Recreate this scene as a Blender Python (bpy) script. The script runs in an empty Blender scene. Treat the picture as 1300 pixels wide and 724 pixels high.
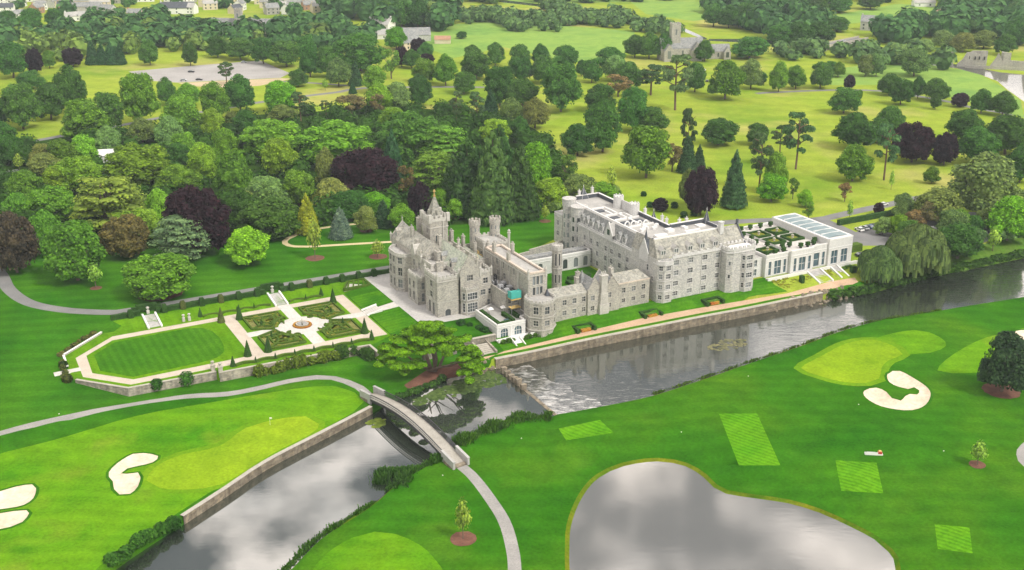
import bpy, math, random
import numpy as np
from mathutils import Vector, Matrix
from mathutils.geometry import delaunay_2d_cdt
from mathutils.bvhtree import BVHTree

S = bpy.context.scene
COL = S.collection
R = math.radians
random.seed(4); RNG = np.random.default_rng(4)

# ---------------------------------------------------------------- camera
F_PX, PITCH, CAM_H = 1500.0, 20.3, 140.0
cam_d = bpy.data.cameras.new('camera'); cam = bpy.data.objects.new('camera', cam_d); COL.objects.link(cam)
cam_d.sensor_width = 36.0; cam_d.lens = 36.0 * F_PX / 1300.0
cam_d.clip_start = 1.0; cam_d.clip_end = 12000.0
cam.location = (0, 0, CAM_H); cam.rotation_euler = (R(90 - PITCH), 0, 0)
S.camera = cam

# ---------------------------------------------------------------- sky, sun, exposure
SUN_EL, SUN_AZ = 48.0, 130.0          # azimuth clockwise from +Y (north): behind the camera, to the right
W = bpy.data.worlds.new('World'); S.world = W; W.use_nodes = True
nt = W.node_tree; nt.nodes.clear()
wo = nt.nodes.new('ShaderNodeOutputWorld'); bg = nt.nodes.new('ShaderNodeBackground'); bg.inputs[1].default_value = 0.056
sky = nt.nodes.new('ShaderNodeTexSky'); sky.sky_type = 'NISHITA'; sky.sun_disc = False
sky.sun_elevation = R(SUN_EL); sky.sun_rotation = R(SUN_AZ); sky.altitude = 100; sky.dust_density = 2.0
tc = nt.nodes.new('ShaderNodeTexCoord')
mp = nt.nodes.new('ShaderNodeMapping'); mp.inputs['Scale'].default_value = (1.0, 1.0, 2.0); mp.inputs['Location'].default_value = (2.6, 1.1, 0.1)
n1 = nt.nodes.new('ShaderNodeTexNoise'); n1.inputs['Scale'].default_value = 7.0; n1.inputs['Detail'].default_value = 7; n1.inputs['Roughness'].default_value = 0.5
rp = nt.nodes.new('ShaderNodeValToRGB')
rp.color_ramp.elements[0].position = 0.46; rp.color_ramp.elements[0].color = (0, 0, 0, 1)
rp.color_ramp.elements[1].position = 0.58; rp.color_ramp.elements[1].color = (1, 1, 1, 1)
n2 = nt.nodes.new('ShaderNodeTexNoise'); n2.inputs['Scale'].default_value = 4.0; n2.inputs['Detail'].default_value = 5
cc = nt.nodes.new('ShaderNodeValToRGB')
cc.color_ramp.elements[0].position = 0.35; cc.color_ramp.elements[0].color = (22.0, 21.4, 21.0, 1)
cc.color_ramp.elements[1].position = 0.65; cc.color_ramp.elements[1].color = (66.0, 58.0, 51.0, 1)
mx = nt.nodes.new('ShaderNodeMix'); mx.data_type = 'RGBA'
grey = nt.nodes.new('ShaderNodeMix'); grey.data_type = 'RGBA'; grey.inputs[0].default_value = 0.7
grey.inputs['B'].default_value = (4.6, 5.0, 5.4, 1)
L_ = nt.links.new
L_(tc.outputs['Generated'], mp.inputs[0]); L_(mp.outputs[0], n1.inputs['Vector']); L_(mp.outputs[0], n2.inputs['Vector'])
L_(n1.outputs[0], rp.inputs[0]); L_(n2.outputs[0], cc.inputs[0])
L_(sky.outputs[0], grey.inputs['A'])
L_(rp.outputs[0], mx.inputs[0]); L_(grey.outputs['Result'], mx.inputs['A']); L_(cc.outputs[0], mx.inputs['B'])
L_(mx.outputs['Result'], bg.inputs[0]); L_(bg.outputs[0], wo.inputs[0])

sd = bpy.data.lights.new('sun', 'SUN'); sun = bpy.data.objects.new('sun', sd); COL.objects.link(sun)
sd.energy = 2.7; sd.angle = R(10); sd.color = (1.0, 0.94, 0.85)
sx, sy, sz = math.sin(R(SUN_AZ)) * math.cos(R(SUN_EL)), math.cos(R(SUN_AZ)) * math.cos(R(SUN_EL)), math.sin(R(SUN_EL))
sun.rotation_euler = Vector((sx, sy, sz)).to_track_quat('Z', 'Y').to_euler()
sun.location = (0, 0, 300)
S.view_settings.view_transform = 'Standard'; S.view_settings.look = 'None'; S.view_settings.gamma = 1.0
S.view_settings.exposure = 0.24
HAZE = 0.00010
S.cycles.volume_bounces = 0
S.cycles.use_denoising = True; S.cycles.denoising_prefilter = 'ACCURATE'; S.cycles.denoising_input_passes = 'RGB_ALBEDO_NORMAL'; S.cycles.use_adaptive_sampling = False; S.cycles.sample_clamp_indirect = 4.0; W.cycles.sampling_method = 'MANUAL'; W.cycles.sample_map_resolution = 1024
S.cycles.max_bounces = 5; S.cycles.diffuse_bounces = 3; S.cycles.glossy_bounces = 2; S.cycles.transparent_max_bounces = 6
S.cycles.caustics_reflective = False; S.cycles.caustics_refractive = False

# ---------------------------------------------------------------- photo pixel (1300 wide) -> place in the world
_ct, _st = math.cos(R(PITCH)), math.sin(R(PITCH))
def ray(px, py):
    x = (px - 650.0) / F_PX; y = (362.0 - py) / F_PX
    return Vector((x, _ct + y * _st, -_st + y * _ct))
def g(px, py, z=0.0):
    d = ray(px, py); s = (z - CAM_H) / d.z
    return (d.x * s, d.y * s)
def gl(pts, z=0.0): return [g(p[0], p[1], z) for p in pts]
ANG = R(28.0)
UX, UY = math.cos(ANG), math.sin(ANG)
OX, OY = 14.1, 346.3
def ab(a, b): return (OX + a * UX - b * UY, OY + a * UY + b * UX)     # manor axes: a along the river front, b away from the river
def abl(pts): return [ab(*p) for p in pts]

# ---------------------------------------------------------------- tagging
def tag(o, label=None, cat=None, group=None, kind=None):
    if label: o['label'] = label
    if cat: o['category'] = cat
    if group: o['group'] = group
    if kind: o['kind'] = kind
    return o
def empty(name, loc, rz=0.0):
    o = bpy.data.objects.new(name, None); COL.objects.link(o)
    o.location = loc; o.rotation_euler = (0, 0, rz); o.empty_display_size = 0.5
    return o
def link(name, mesh, parent=None, loc=(0, 0, 0), rz=0.0, scale=(1, 1, 1)):
    o = bpy.data.objects.new(name, mesh); COL.objects.link(o)
    if parent is not None: o.parent = parent
    o.location = loc; o.rotation_euler = (0, 0, rz); o.scale = scale
    return o
def copy_tree(o, parent=None):
    c = o.copy(); COL.objects.link(c)
    if parent is not None: c.parent = parent
    for ch in list(o.children): copy_tree(ch, c)
    return c

# ---------------------------------------------------------------- materials
MATS = {}
def _new(name):
    m = bpy.data.materials.new(name); m.use_nodes = True
    n = m.node_tree; b = n.nodes['Principled BSDF']; MATS[name] = m
    return m, n, b
def _noise(n, pos, scale, detail=4, rough=0.55):
    t = n.nodes.new('ShaderNodeTexNoise'); t.inputs['Scale'].default_value = scale
    t.inputs['Detail'].default_value = detail; t.inputs['Roughness'].default_value = rough
    n.links.new(pos, t.inputs['Vector']); return t.outputs[0]
def _ramp(n, fac, stops):
    r = n.nodes.new('ShaderNodeValToRGB'); e = r.color_ramp.elements
    while len(e) < len(stops): e.new(0.5)
    for k, (p, c) in enumerate(stops): e[k].position = p; e[k].color = (*c, 1)
    n.links.new(fac, r.inputs[0]); return r.outputs[0]
def _mix(n, fac, a, b, blend='MIX'):
    x = n.nodes.new('ShaderNodeMix'); x.data_type = 'RGBA'; x.blend_type = blend
    for s, val in ((0, fac), ('A', a), ('B', b)):
        i = x.inputs[s]
        if hasattr(val, 'links'): n.links.new(val, i)
        elif isinstance(val, tuple): i.default_value = (*val, 1)
        else: i.default_value = val
    return x.outputs['Result']
def _math(n, op, a, b=None, c=None):
    x = n.nodes.new('ShaderNodeMath'); x.operation = op
    for k, val in enumerate((a, b, c)):
        if val is None: continue
        if hasattr(val, 'links'): n.links.new(val, x.inputs[k])
        else: x.inputs[k].default_value = val
    return x.outputs[0]
def _pos(n):
    return n.nodes.new('ShaderNodeNewGeometry').outputs['Position']
def _bump(n, b, h, strength, dist):
    k = n.nodes.new('ShaderNodeBump'); k.inputs['Strength'].default_value = strength; k.inputs['Distance'].default_value = dist
    n.links.new(h, k.inputs['Height']); n.links.new(k.outputs[0], b.inputs['Normal'])
def _stripe(n, pos, angle, width):
    """0..1 bands running across direction ANGLE (degrees), WIDTH metres each, soft edged"""
    mpn = n.nodes.new('ShaderNodeMapping'); mpn.inputs['Rotation'].default_value = (0, 0, -R(angle))
    n.links.new(pos, mpn.inputs[0])
    sep = n.nodes.new('ShaderNodeSeparateXYZ'); n.links.new(mpn.outputs[0], sep.inputs[0])
    w = _math(n, 'SINE', _math(n, 'MULTIPLY', sep.outputs[0], math.pi / width))
    w = _math(n, 'MULTIPLY_ADD', w, 1.6, 0.5)
    x = n.nodes.new('ShaderNodeClamp'); n.links.new(w, x.inputs[0]); return x.outputs[0]

def grass(name, c0, c1, c2=None, big=0.02, stripes=(), patch=None, bump=0.25, swirl=None):
    m, n, b = _new(name); p = _pos(n)
    f = _noise(n, p, big, 5, 0.6)
    stops = [(0.32, c0), (0.68, c1)] if c2 is None else [(0.3, c0), (0.5, c1), (0.7, c2)]
    c = _ramp(n, f, stops)
    if patch:
        f3 = _noise(n, p, patch[1], 3, 0.5)
        fr = _ramp(n, f3, [(patch[2], (0, 0, 0)), (patch[2] + 0.12, (1, 1, 1))])
        c = _mix(n, fr, c, patch[0])
    fine = _noise(n, p, 1.3, 3, 0.7)
    c = _mix(n, 0.55, c, _ramp(n, fine, [(0.3, (0.55, 0.55, 0.55)), (0.7, (1.25, 1.25, 1.2))]), 'MULTIPLY')
    mid = _noise(n, p, 0.16, 4, 0.6)
    c = _mix(n, 0.5, c, _ramp(n, mid, [(0.3, (0.72, 0.74, 0.7)), (0.7, (1.2, 1.18, 1.1))]), 'MULTIPLY')
    if swirl:
        wv = n.nodes.new('ShaderNodeTexWave'); wv.wave_type = 'RINGS'; wv.inputs['Scale'].default_value = swirl[0]; wv.inputs['Distortion'].default_value = 9; wv.inputs['Detail'].default_value = 3; wv.inputs['Detail Scale'].default_value = 0.35
        mq = n.nodes.new('ShaderNodeMapping'); mq.inputs['Location'].default_value = (-62, -262, 0); n.links.new(p, mq.inputs[0]); n.links.new(mq.outputs[0], wv.inputs['Vector'])
        c = _mix(n, swirl[1], c, _ramp(n, wv.outputs[0], [(0.2, (0.6, 0.68, 0.55)), (0.8, (1.35, 1.22, 1.3))]), 'MULTIPLY')
    for ang, wd, st in stripes:
        s_ = _stripe(n, p, ang, wd)
        c = _mix(n, st, c, _ramp(n, s_, [(0.0, (0.62, 0.68, 0.6)), (1.0, (1.25, 1.2, 1.2))]), 'MULTIPLY')
    n.links.new(c, b.inputs['Base Color']); b.inputs['Roughness'].default_value = 0.9
    b.inputs['Specular IOR Level'].default_value = 0.0
    _bump(n, b, fine, bump, 0.12)
    return m

def surf(name, c0, c1, scale=0.5, rough=0.8, fine=None, bump=0.0, bricks=None, metal=0.0, spec=0.3, streak=None):
    m, n, b = _new(name); p = _pos(n)
    c = _ramp(n, _noise(n, p, scale, 5, 0.6), [(0.3, c0), (0.7, c1)])
    h = None
    if fine:
        h = _noise(n, p, fine, 3, 0.7)
        c = _mix(n, 0.5, c, _ramp(n, h, [(0.3, (0.62, 0.62, 0.62)), (0.7, (1.25, 1.25, 1.25))]), 'MULTIPLY')
    if bricks:
        tcn = n.nodes.new('ShaderNodeTexCoord')
        vr = n.nodes.new('ShaderNodeTexVoronoi'); vr.inputs['Scale'].default_value = 1.0
        mpn = n.nodes.new('ShaderNodeMapping'); mpn.inputs['Scale'].default_value = bricks
        n.links.new(tcn.outputs['Object'], mpn.inputs[0]); n.links.new(mpn.outputs[0], vr.inputs['Vector'])
        c = _mix(n, 0.7, c, _ramp(n, _sepv(n, vr.outputs['Color']), [(0.0, (0.6, 0.6, 0.62)), (0.5, (1, 1, 1)), (1.0, (1.3, 1.25, 1.15))]), 'MULTIPLY')
        h = h or vr.outputs['Distance']
    if streak:
        mpn = n.nodes.new('ShaderNodeMapping'); mpn.inputs['Scale'].default_value = (0.9, 0.9, 0.12)
        n.links.new(p, mpn.inputs[0])
        s_ = _noise(n, mpn.outputs[0], 1.0, 4, 0.65)
        c = _mix(n, streak, c, _ramp(n, s_, [(0.35, (0.55, 0.56, 0.56)), (0.6, (1.08, 1.07, 1.04))]), 'MULTIPLY')
    n.links.new(c, b.inputs['Base Color']); b.inputs['Roughness'].default_value = rough
    b.inputs['Metallic'].default_value = metal; b.inputs['Specular IOR Level'].default_value = spec
    if bump and h is not None: _bump(n, b, h, bump, 0.1)
    return m
def _sepv(n, col):
    s_ = n.nodes.new('ShaderNodeSeparateColor'); n.links.new(col, s_.inputs[0]); return s_.outputs[0]

def leafy(name, var=0.5, rough=0.65, obj_col=True, col=(0.05, 0.1, 0.03)):
    """leaf clumps: the object's own colour, varied clump by clump"""
    m, n, b = _new(name)
    geo = n.nodes.new('ShaderNodeNewGeometry')
    if obj_col:
        oi = n.nodes.new('ShaderNodeObjectInfo'); base = oi.outputs['Color']
    else:
        rgb = n.nodes.new('ShaderNodeRGB'); rgb.outputs[0].default_value = (*col, 1); base = rgb.outputs[0]
    rnd = geo.outputs['Random Per Island']
    c = _mix(n, 1.0, base, _ramp(n, rnd, [(0.0, (1 - var, 1 - var * 0.9, 1 - var * 0.8)), (0.55, (1, 1, 1)), (1.0, (1 + var * 1.2, 1 + var, 1 + var * 0.5))]), 'MULTIPLY')
    f = _noise(n, geo.outputs['Position'], 0.28, 3, 0.6)
    c = _mix(n, 0.7, c, _ramp(n, f, [(0.32, (0.62, 0.68, 0.66)), (0.68, (1.3, 1.25, 1.1))]), 'MULTIPLY')
    n.links.new(c, b.inputs['Base Color']); b.inputs['Roughness'].default_value = rough
    b.inputs['Specular IOR Level'].default_value = 0.04
    tr = n.nodes.new('ShaderNodeBsdfTranslucent'); n.links.new(c, tr.inputs[0])
    ms = n.nodes.new('ShaderNodeMixShader'); ms.inputs[0].default_value = 0.25
    out = n.nodes['Material Output']
    n.links.new(b.outputs[0], ms.inputs[1]); n.links.new(tr.outputs[0], ms.inputs[2]); n.links.new(ms.outputs[0], out.inputs[0])
    return m

# ---------------------------------------------------------------- mesh builder
class MB:
    def __init__(self): self.v = []; self.f = []; self.mi = []; self.cur = 0
    def add(self, vs, fs):
        o = len(self.v); self.v.extend(vs)
        for f in fs: self.f.append(tuple(i + o for i in f)); self.mi.append(self.cur)
    def mat(self, i): self.cur = i; return self
    def box(self, x0, x1, y0, y1, z0, z1):
        self.add([(x0, y0, z0), (x1, y0, z0), (x1, y1, z0), (x0, y1, z0), (x0, y0, z1), (x1, y0, z1), (x1, y1, z1), (x0, y1, z1)],
                 [(0, 3, 2, 1), (4, 5, 6, 7), (0, 1, 5, 4), (1, 2, 6, 5), (2, 3, 7, 6), (3, 0, 4, 7)])
        return self
    def bar(self, p, q, w, h):
        """box of section w x h lying along p->q (p, q on its lower centre line)"""
        p, q = Vector(p), Vector(q); d = q - p
        n_ = Vector((-d.y, d.x, 0)); n_ = n_.normalized() * (w / 2) if n_.length > 1e-6 else Vector((w / 2, 0, 0))
        if d.length > 1e-6 and Vector((d.x, d.y, 0)).length < 1e-6:
            t = Vector((0, h / 2, 0)); vs = [p - n_ - t, p + n_ - t, p + n_ + t, p - n_ + t, q - n_ - t, q + n_ - t, q + n_ + t, q - n_ + t]
        else:
            t = Vector((0, 0, h)); vs = [p - n_, p + n_, p + n_ + t, p - n_ + t, q - n_, q + n_, q + n_ + t, q - n_ + t]
        self.add([tuple(x) for x in vs], [(0, 1, 2, 3), (7, 6, 5, 4), (0, 4, 5, 1), (1, 5, 6, 2), (2, 6, 7, 3), (3, 7, 4, 0)])
        return self
    def prism(self, poly, z0, z1, top=True, bottom=False):
        """upright prism over a counter-clockwise polygon; z0, z1 numbers or per-vertex lists"""
        n = len(poly); a = z0 if isinstance(z0, (list, tuple)) else [z0] * n; c = z1 if isinstance(z1, (list, tuple)) else [z1] * n
        vs = [(p[0], p[1], a[i]) for i, p in enumerate(poly)] + [(p[0], p[1], c[i]) for i, p in enumerate(poly)]
        fs = [(i, (i + 1) % n, n + (i + 1) % n, n + i) for i in range(n)]
        if top: fs.append(tuple(range(n, 2 * n)))
        if bottom: fs.append(tuple(reversed(range(n))))
        self.add(vs, fs); return self
    def frustum(self, cx, cy, r0, r1, z0, z1, n=8, rot=0.0, top=True, squash=1.0):
        vs = []
        for r_, z in ((r0, z0), (r1, z1)):
            for k in range(n):
                t = rot + 2 * math.pi * k / n; vs.append((cx + r_ * math.cos(t), cy + squash * r_ * math.sin(t), z))
        fs = [(i, (i + 1) % n, n + (i + 1) % n, n + i) for i in range(n)]
        if top: fs.append(tuple(range(n, 2 * n)))
        self.add(vs, fs); return self
    def lathe(self, cx, cy, prof, n=8, rot=0.0):
        for (r0, z0), (r1, z1) in zip(prof[:-1], prof[1:]): self.frustum(cx, cy, max(r0, .001), max(r1, .001), z0, z1, n, rot, top=False)
        self.frustum(cx, cy, max(prof[-1][0], .001), .001, prof[-1][1], prof[-1][1] + .001, n, rot); return self
    def face(self, *pts): self.add([tuple(p) for p in pts], [tuple(range(len(pts)))]); return self
    def tube(self, pts, radii, n=6):
        rings = []
        for k, p in enumerate(pts):
            p = Vector(p); d = (Vector(pts[min(k + 1, len(pts) - 1)]) - Vector(pts[max(k - 1, 0)])).normalized()
            s1 = d.orthogonal().normalized(); s2 = d.cross(s1)
            rings.append([tuple(p + (s1 * math.cos(2 * math.pi * i / n) + s2 * math.sin(2 * math.pi * i / n)) * radii[k]) for i in range(n)])
        vs = [q for r_ in rings for q in r_]; fs = []
        for k in range(len(pts) - 1):
            for i in range(n): fs.append((k * n + i, k * n + (i + 1) % n, (k + 1) * n + (i + 1) % n, (k + 1) * n + i))
        fs.append(tuple(reversed(range(n)))); fs.append(tuple(range((len(pts) - 1) * n, len(pts) * n)))
        self.add(vs, fs); return self
    def mesh(self, name, mats, off=(0, 0, 0), smooth=False):
        me = bpy.data.meshes.new(name)
        me.from_pydata([(x - off[0], y - off[1], z - off[2]) for x, y, z in self.v], [], self.f)
        for m in (mats if isinstance(mats, (list, tuple)) else [mats]): me.materials.append(m)
        if any(self.mi): me.polygons.foreach_set('material_index', self.mi)
        if smooth: me.polygons.foreach_set('use_smooth', [True] * len(self.f))
        me.update(); return me
    def build(self, name, mats, parent=None, off=(0, 0, 0), smooth=False, loc=(0, 0, 0), rz=0.0):
        return link(name, self.mesh(name, mats, off, smooth), parent, loc, rz)

def np_mesh(name, V, Fq, mats, mi=None, smooth=False):
    """fast mesh from arrays: V (n,3), Fq (m,k) faces of k corners each"""
    me = bpy.data.meshes.new(name); k = Fq.shape[1]
    me.vertices.add(len(V)); me.vertices.foreach_set('co', np.ascontiguousarray(V, dtype=np.float32).ravel())
    me.loops.add(Fq.size); me.loops.foreach_set('vertex_index', np.ascontiguousarray(Fq, dtype=np.int32).ravel())
    me.polygons.add(len(Fq)); me.polygons.foreach_set('loop_start', np.arange(0, Fq.size, k, dtype=np.int32))
    for m in (mats if isinstance(mats, (list, tuple)) else [mats]): me.materials.append(m)
    if mi is not None: me.polygons.foreach_set('material_index', np.asarray(mi, dtype=np.int32))
    if smooth: me.polygons.foreach_set('use_smooth', np.ones(len(Fq), dtype=bool))
    me.update(calc_edges=True); return me
def smooth_line(pts, step=3.0, closed=False):
    """Catmull-Rom through 2-D points"""
    P_ = [np.array(p, float) for p in pts]; n = len(P_); out = []
    for i in range(n if closed else n - 1):
        p0, p1, p2, p3 = (P_[(i - 1) % n], P_[i], P_[(i + 1) % n], P_[(i + 2) % n]) if closed else (P_[max(i - 1, 0)], P_[i], P_[i + 1], P_[min(i + 2, n - 1)])
        m = max(1, int(np.linalg.norm(p2 - p1) / step))
        for k in range(m):
            t = k / m
            out.append(0.5 * (2 * p1 + (p2 - p0) * t + (2 * p0 - 5 * p1 + 4 * p2 - p3) * t * t + (3 * p1 - p0 - 3 * p2 + p3) * t ** 3))
    if not closed: out.append(P_[-1])
    return [tuple(p) for p in out]
def offset_line(pts, d):
    """shift a polyline to its left by d"""
    P_ = np.array(pts, float); T = np.gradient(P_, axis=0); T /= np.maximum(np.linalg.norm(T, axis=1, keepdims=True), 1e-9)
    return [tuple(p) for p in P_ + np.stack([-T[:, 1], T[:, 0]], 1) * d]
def ribbon(pts, width, step=3.0):
    c = smooth_line(pts, step); return offset_line(c, width / 2) + offset_line(c, -width / 2)[::-1]
# ================================================================ TERRAIN: one triangulation, cut into its zones
# grasses
grass('park_grass', (0.15, 0.27, 0.022), (0.29, 0.37, 0.045), (0.20, 0.34, 0.024), big=0.012, patch=((0.38, 0.38, 0.11), 0.014, 0.54), stripes=((75, 9, 0.12),))
grass('meadow_grass', (0.16, 0.31, 0.07), (0.24, 0.38, 0.08), (0.14, 0.28, 0.07), big=0.02)
grass('lawn_grass', (0.025, 0.125, 0.006), (0.06, 0.19, 0.008), big=0.03, stripes=((100, 3.2, 0.28), (20, 14, 0.25)))
grass('slope_grass', (0.06, 0.19, 0.014), (0.12, 0.25, 0.02), big=0.06, patch=((0.18, 0.24, 0.04), 0.05, 0.56))
grass('garden_grass', (0.075, 0.21, 0.006), (0.13, 0.28, 0.008), big=0.05, stripes=((28, 2.0, 0.2),))
grass('bowling_grass', (0.035, 0.145, 0.006), (0.06, 0.185, 0.008), big=0.04, stripes=((28, 1.15, 0.3),))
grass('bank_grass', (0.035, 0.16, 0.006), (0.08, 0.22, 0.008), big=0.08, stripes=((118, 1.0, 0.25),))
grass('golf_rough', (0.018, 0.115, 0.004), (0.036, 0.15, 0.005), (0.075, 0.19, 0.007), big=0.018, stripes=((35, 4.5, 0.12), (150, 7, 0.10)), swirl=(0.05, 0.2), patch=((0.075, 0.19, 0.01), 0.03, 0.6))
grass('golf_fairway', (0.050, 0.20, 0.004), (0.12, 0.285, 0.007), (0.08, 0.25, 0.005), big=0.03, stripes=((60, 5, 0.12),), swirl=(0.06, 0.18), patch=((0.15, 0.27, 0.015), 0.05, 0.58))
grass('golf_green', (0.17, 0.315, 0.010), (0.235, 0.36, 0.014), big=0.04, stripes=((10, 2.2, 0.05),), bump=0.05)
grass('parterre_fill', (0.07, 0.11, 0.02), (0.26, 0.25, 0.10), (0.12, 0.16, 0.03), big=0.9)
grass('collar_grass', (0.10, 0.25, 0.006), (0.15, 0.29, 0.01), big=0.06)
grass('tee_surround', (0.012, 0.108, 0.003), (0.026, 0.145, 0.004), big=0.05)
grass('lip_grass', (0.022, 0.115, 0.005), (0.045, 0.155, 0.007), big=0.1)  # grass of the bunker lips, rim shade put into its darker green
grass('tee_grass', (0.07, 0.25, 0.006), (0.11, 0.30, 0.008), big=0.1, stripes=((52, 0.75, 0.42), (-40, 1.5, 0.12)))
grass('pond_fringe', (0.05, 0.14, 0.006), (0.17, 0.19, 0.012), big=0.1)
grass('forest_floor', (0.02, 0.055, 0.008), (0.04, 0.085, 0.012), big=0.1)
grass('riverbank_grass', (0.05, 0.15, 0.015), (0.11, 0.2, 0.03), (0.07, 0.2, 0.02), big=0.08)
surf('tarmac', (0.16, 0.165, 0.17), (0.23, 0.23, 0.23), 0.15, 0.9, fine=2.5)
surf('cart_path', (0.25, 0.25, 0.24), (0.34, 0.33, 0.32), 0.2, 0.9, fine=2.5)
surf('car_park_gravel', (0.30, 0.29, 0.28), (0.42, 0.41, 0.40), 0.06, 0.9, fine=1.0)
surf('gravel', (0.46, 0.40, 0.33), (0.56, 0.50, 0.42), 0.3, 0.9, fine=3.0)
surf('white_paving', (0.50, 0.49, 0.46), (0.60, 0.58, 0.55), 0.3, 0.75, fine=1.5, bricks=None)
surf('terrace_paving', (0.40, 0.40, 0.40), (0.52, 0.51, 0.49), 0.2, 0.75, fine=1.2, bricks=None)
surf('sandy_path', (0.50, 0.42, 0.24), (0.60, 0.52, 0.32), 0.2, 0.9, fine=2.0)
surf('pink_path', (0.48, 0.33, 0.22), (0.58, 0.42, 0.29), 0.15, 0.9, fine=2.0)
surf('bunker_sand', (0.60, 0.49, 0.37), (0.74, 0.63, 0.51), 0.22, 0.95, fine=0.9, bump=0.3)
surf('mulch', (0.11, 0.05, 0.035), (0.19, 0.09, 0.06), 0.5, 0.95, fine=2.5)
surf('sand_strip', (0.45, 0.36, 0.22), (0.55, 0.44, 0.28), 0.1, 0.9, fine=1.0)

ZP, ZR = -4.9, -5.2          # the pool below the cedar, the river beyond the weir
ZG = -1.3                    # the sunken garden
LB = smooth_line(gl([(40, 790), (131, 724), (172, 695), (215.5, 667), (286, 621.4), (336.7, 587.7), (399.7, 554.7), (440, 534), (472, 517)], -2.9), 4)
LB2 = smooth_line(gl([(487, 516), (510, 506), (538, 494), (571, 480), (604, 473), (618, 470.5)], ZP), 3)
RW = smooth_line(gl([(618, 469.5), (680, 457), (750, 441.5), (818, 427.7), (890, 413), (956, 400.4), (1051, 380)], ZR), 4)
NB = smooth_line(gl([(1051, 380), (1080, 376), (1105, 373), (1162, 356.5), (1232, 342), (1300, 328), (1420, 303), (1700, 255)], ZR), 5)
RB1 = smooth_line(gl([(300, 800), (330, 760), (365, 722), (400, 686.5), (438, 662), (476, 639), (497, 620), (513.5, 609), (545.7, 588), (562, 578), (580, 564.5), (612, 549), (646, 536), (699, 529.5)], ZP), 3)
RB2 = smooth_line(gl([(706, 527), (724, 524), (796, 510.5), (826, 503.6), (901, 479), (956, 459.5), (1009, 442), (1090, 414), (1194.5, 395), (1300, 378), (1420, 360), (1700, 325)], ZR), 4)
POND = smooth_line(gl([(723, 690), (727, 660), (740, 630), (760, 607), (792, 592), (835, 586), (870, 592), (893, 606), (906, 619), (922, 627), (960, 633), (1000, 639), (1040, 651), (1080, 669), (1110, 685), (1128, 701), (1137, 724), (1125, 790), (1040, 850), (880, 870), (770, 830), (728, 750)], -5.0), 3, closed=True)
GW = abl([(-141.6, 46.8), (-141.8, 31.5), (-141.2, 27.6), (-129.2, 14.9), (-116, 14.6), (-104.6, 14.4), (-104.2, 12.6), (-80, 12.0), (-58.8, 11.3), (-58.6, 3.3)])      # garden wall, outside face
GWZ = [-1.35, -1.5, -2.1, -3.7, -3.7, -3.7, -3.7, -3.65, -3.6, -3.3]

cons = []        # (points, z or per-point z or None, closed)
def con(pts, z=None, closed=False): cons.append((list(pts), z, closed))
con(LB, ZP); con(offset_line(LB, 0.45), -2.9)
con(LB2, ZP); con(offset_line(LB2, 2.5), -3.6)
con(RW, ZR); con(offset_line(RW, 0.5), -2.5)
con(NB, ZR); con(offset_line(NB, 4.0), -3.6)
con(RB1, ZP); con(offset_line(RB1, -1.6), -4.1)
con(RB2, ZR); con(offset_line(RB2, -2.0), -4.0)
con([RB1[-1], RB2[0]], None); con([LB2[-1], RW[0]], None); con([LB[-1], LB2[0]], ZP)
con(POND, -5.0, True); PF = smooth_line(offset_line(POND + POND[:1], 1.0)[:-1], 3, True); con(PF, -4.5, True)
RIVER = LB + LB2 + RW[1:] + NB[1:] + RB2[::-1] + RB1[::-1]

def dense(pts, step=3.5, closed=False):
    out = []; n = len(pts)
    for i in range(n if closed else n - 1):
        p, q = np.array(pts[i]), np.array(pts[(i + 1) % n]); m = max(1, int(np.linalg.norm(q - p) / step))
        out += [tuple(p + (q - p) * k / m) for k in range(m)]
    if not closed: out.append(tuple(pts[-1]))
    return out
def lin_z(pts, zs, step=3.5):
    o, z = [], []
    for i in range(len(pts) - 1):
        p, q = np.array(pts[i]), np.array(pts[i + 1]); m = max(1, int(np.linalg.norm(q - p) / step))
        for k in range(m): o.append(tuple(p + (q - p) * k / m)); z.append(zs[i] + (zs[i + 1] - zs[i]) * k / m)
    o.append(tuple(pts[-1])); z.append(zs[-1]); return o, z
gw_p, gw_z = lin_z(GW, GWZ); con(gw_p, gw_z)
con(offset_line(gw_p, 0.5), ZG)
con(dense(abl([(-141.6, 46.8), (-128.5, 59.7), (-100, 57.2), (-49.8, 57.0)])), ZG)
con(dense(abl([(-124, 65.2), (-39.2, 65.2)])), 0.0)
con(dense(abl([(-49.8, 57), (-49.8, 16)])), ZG); con(dense(abl([(-39.2, 65.2), (-39.2, 19), (-33, 15), (-22.4, 13.6)])), 0.0); con(dense(abl([(-36, -.2), (-22.6, -.2), (-22.3, 8)])), -0.7); con(dense(abl([(-36, -1.4), (-22.6, -1.4), (-22.5, -3.8), (-7, -3.8), (-6.8, -6)])), -2.35)
con(dense(abl([(-49.8, 16), (-58.2, 11.8)])), [ZG] * 3 if False else None)
con(dense(abl([(-2, -2.5), (35, -1.2), (37, -4.2), (60, -3), (63, -7), (75, -6.5), (80, -1), (84, -1.6), (123, -1.6)])), -0.25)

Z_WALK = -2.3
RWo = offset_line(RW, 2.9); RWo = [p for p in RWo if p[0] < g(985, 384, ZR)[0]]
WALK = gl([(604, 461), (640, 446), (680, 436.5), (750, 419.5), (818, 403.5), (900, 389), (1000, 372.4), (1054, 357.5), (1085, 352.5), (1090, 358), (1060, 366)], Z_WALK) + RWo[::-1]
con(dense(WALK, 4, True), Z_WALK, True)
MULCH = gl([(513, 489), (540, 471), (575, 462), (603, 461), (606, 467), (590, 475), (560, 484), (528, 497)], -3.4)
con(dense(MULCH, 3, True), -3.4, True)

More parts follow.
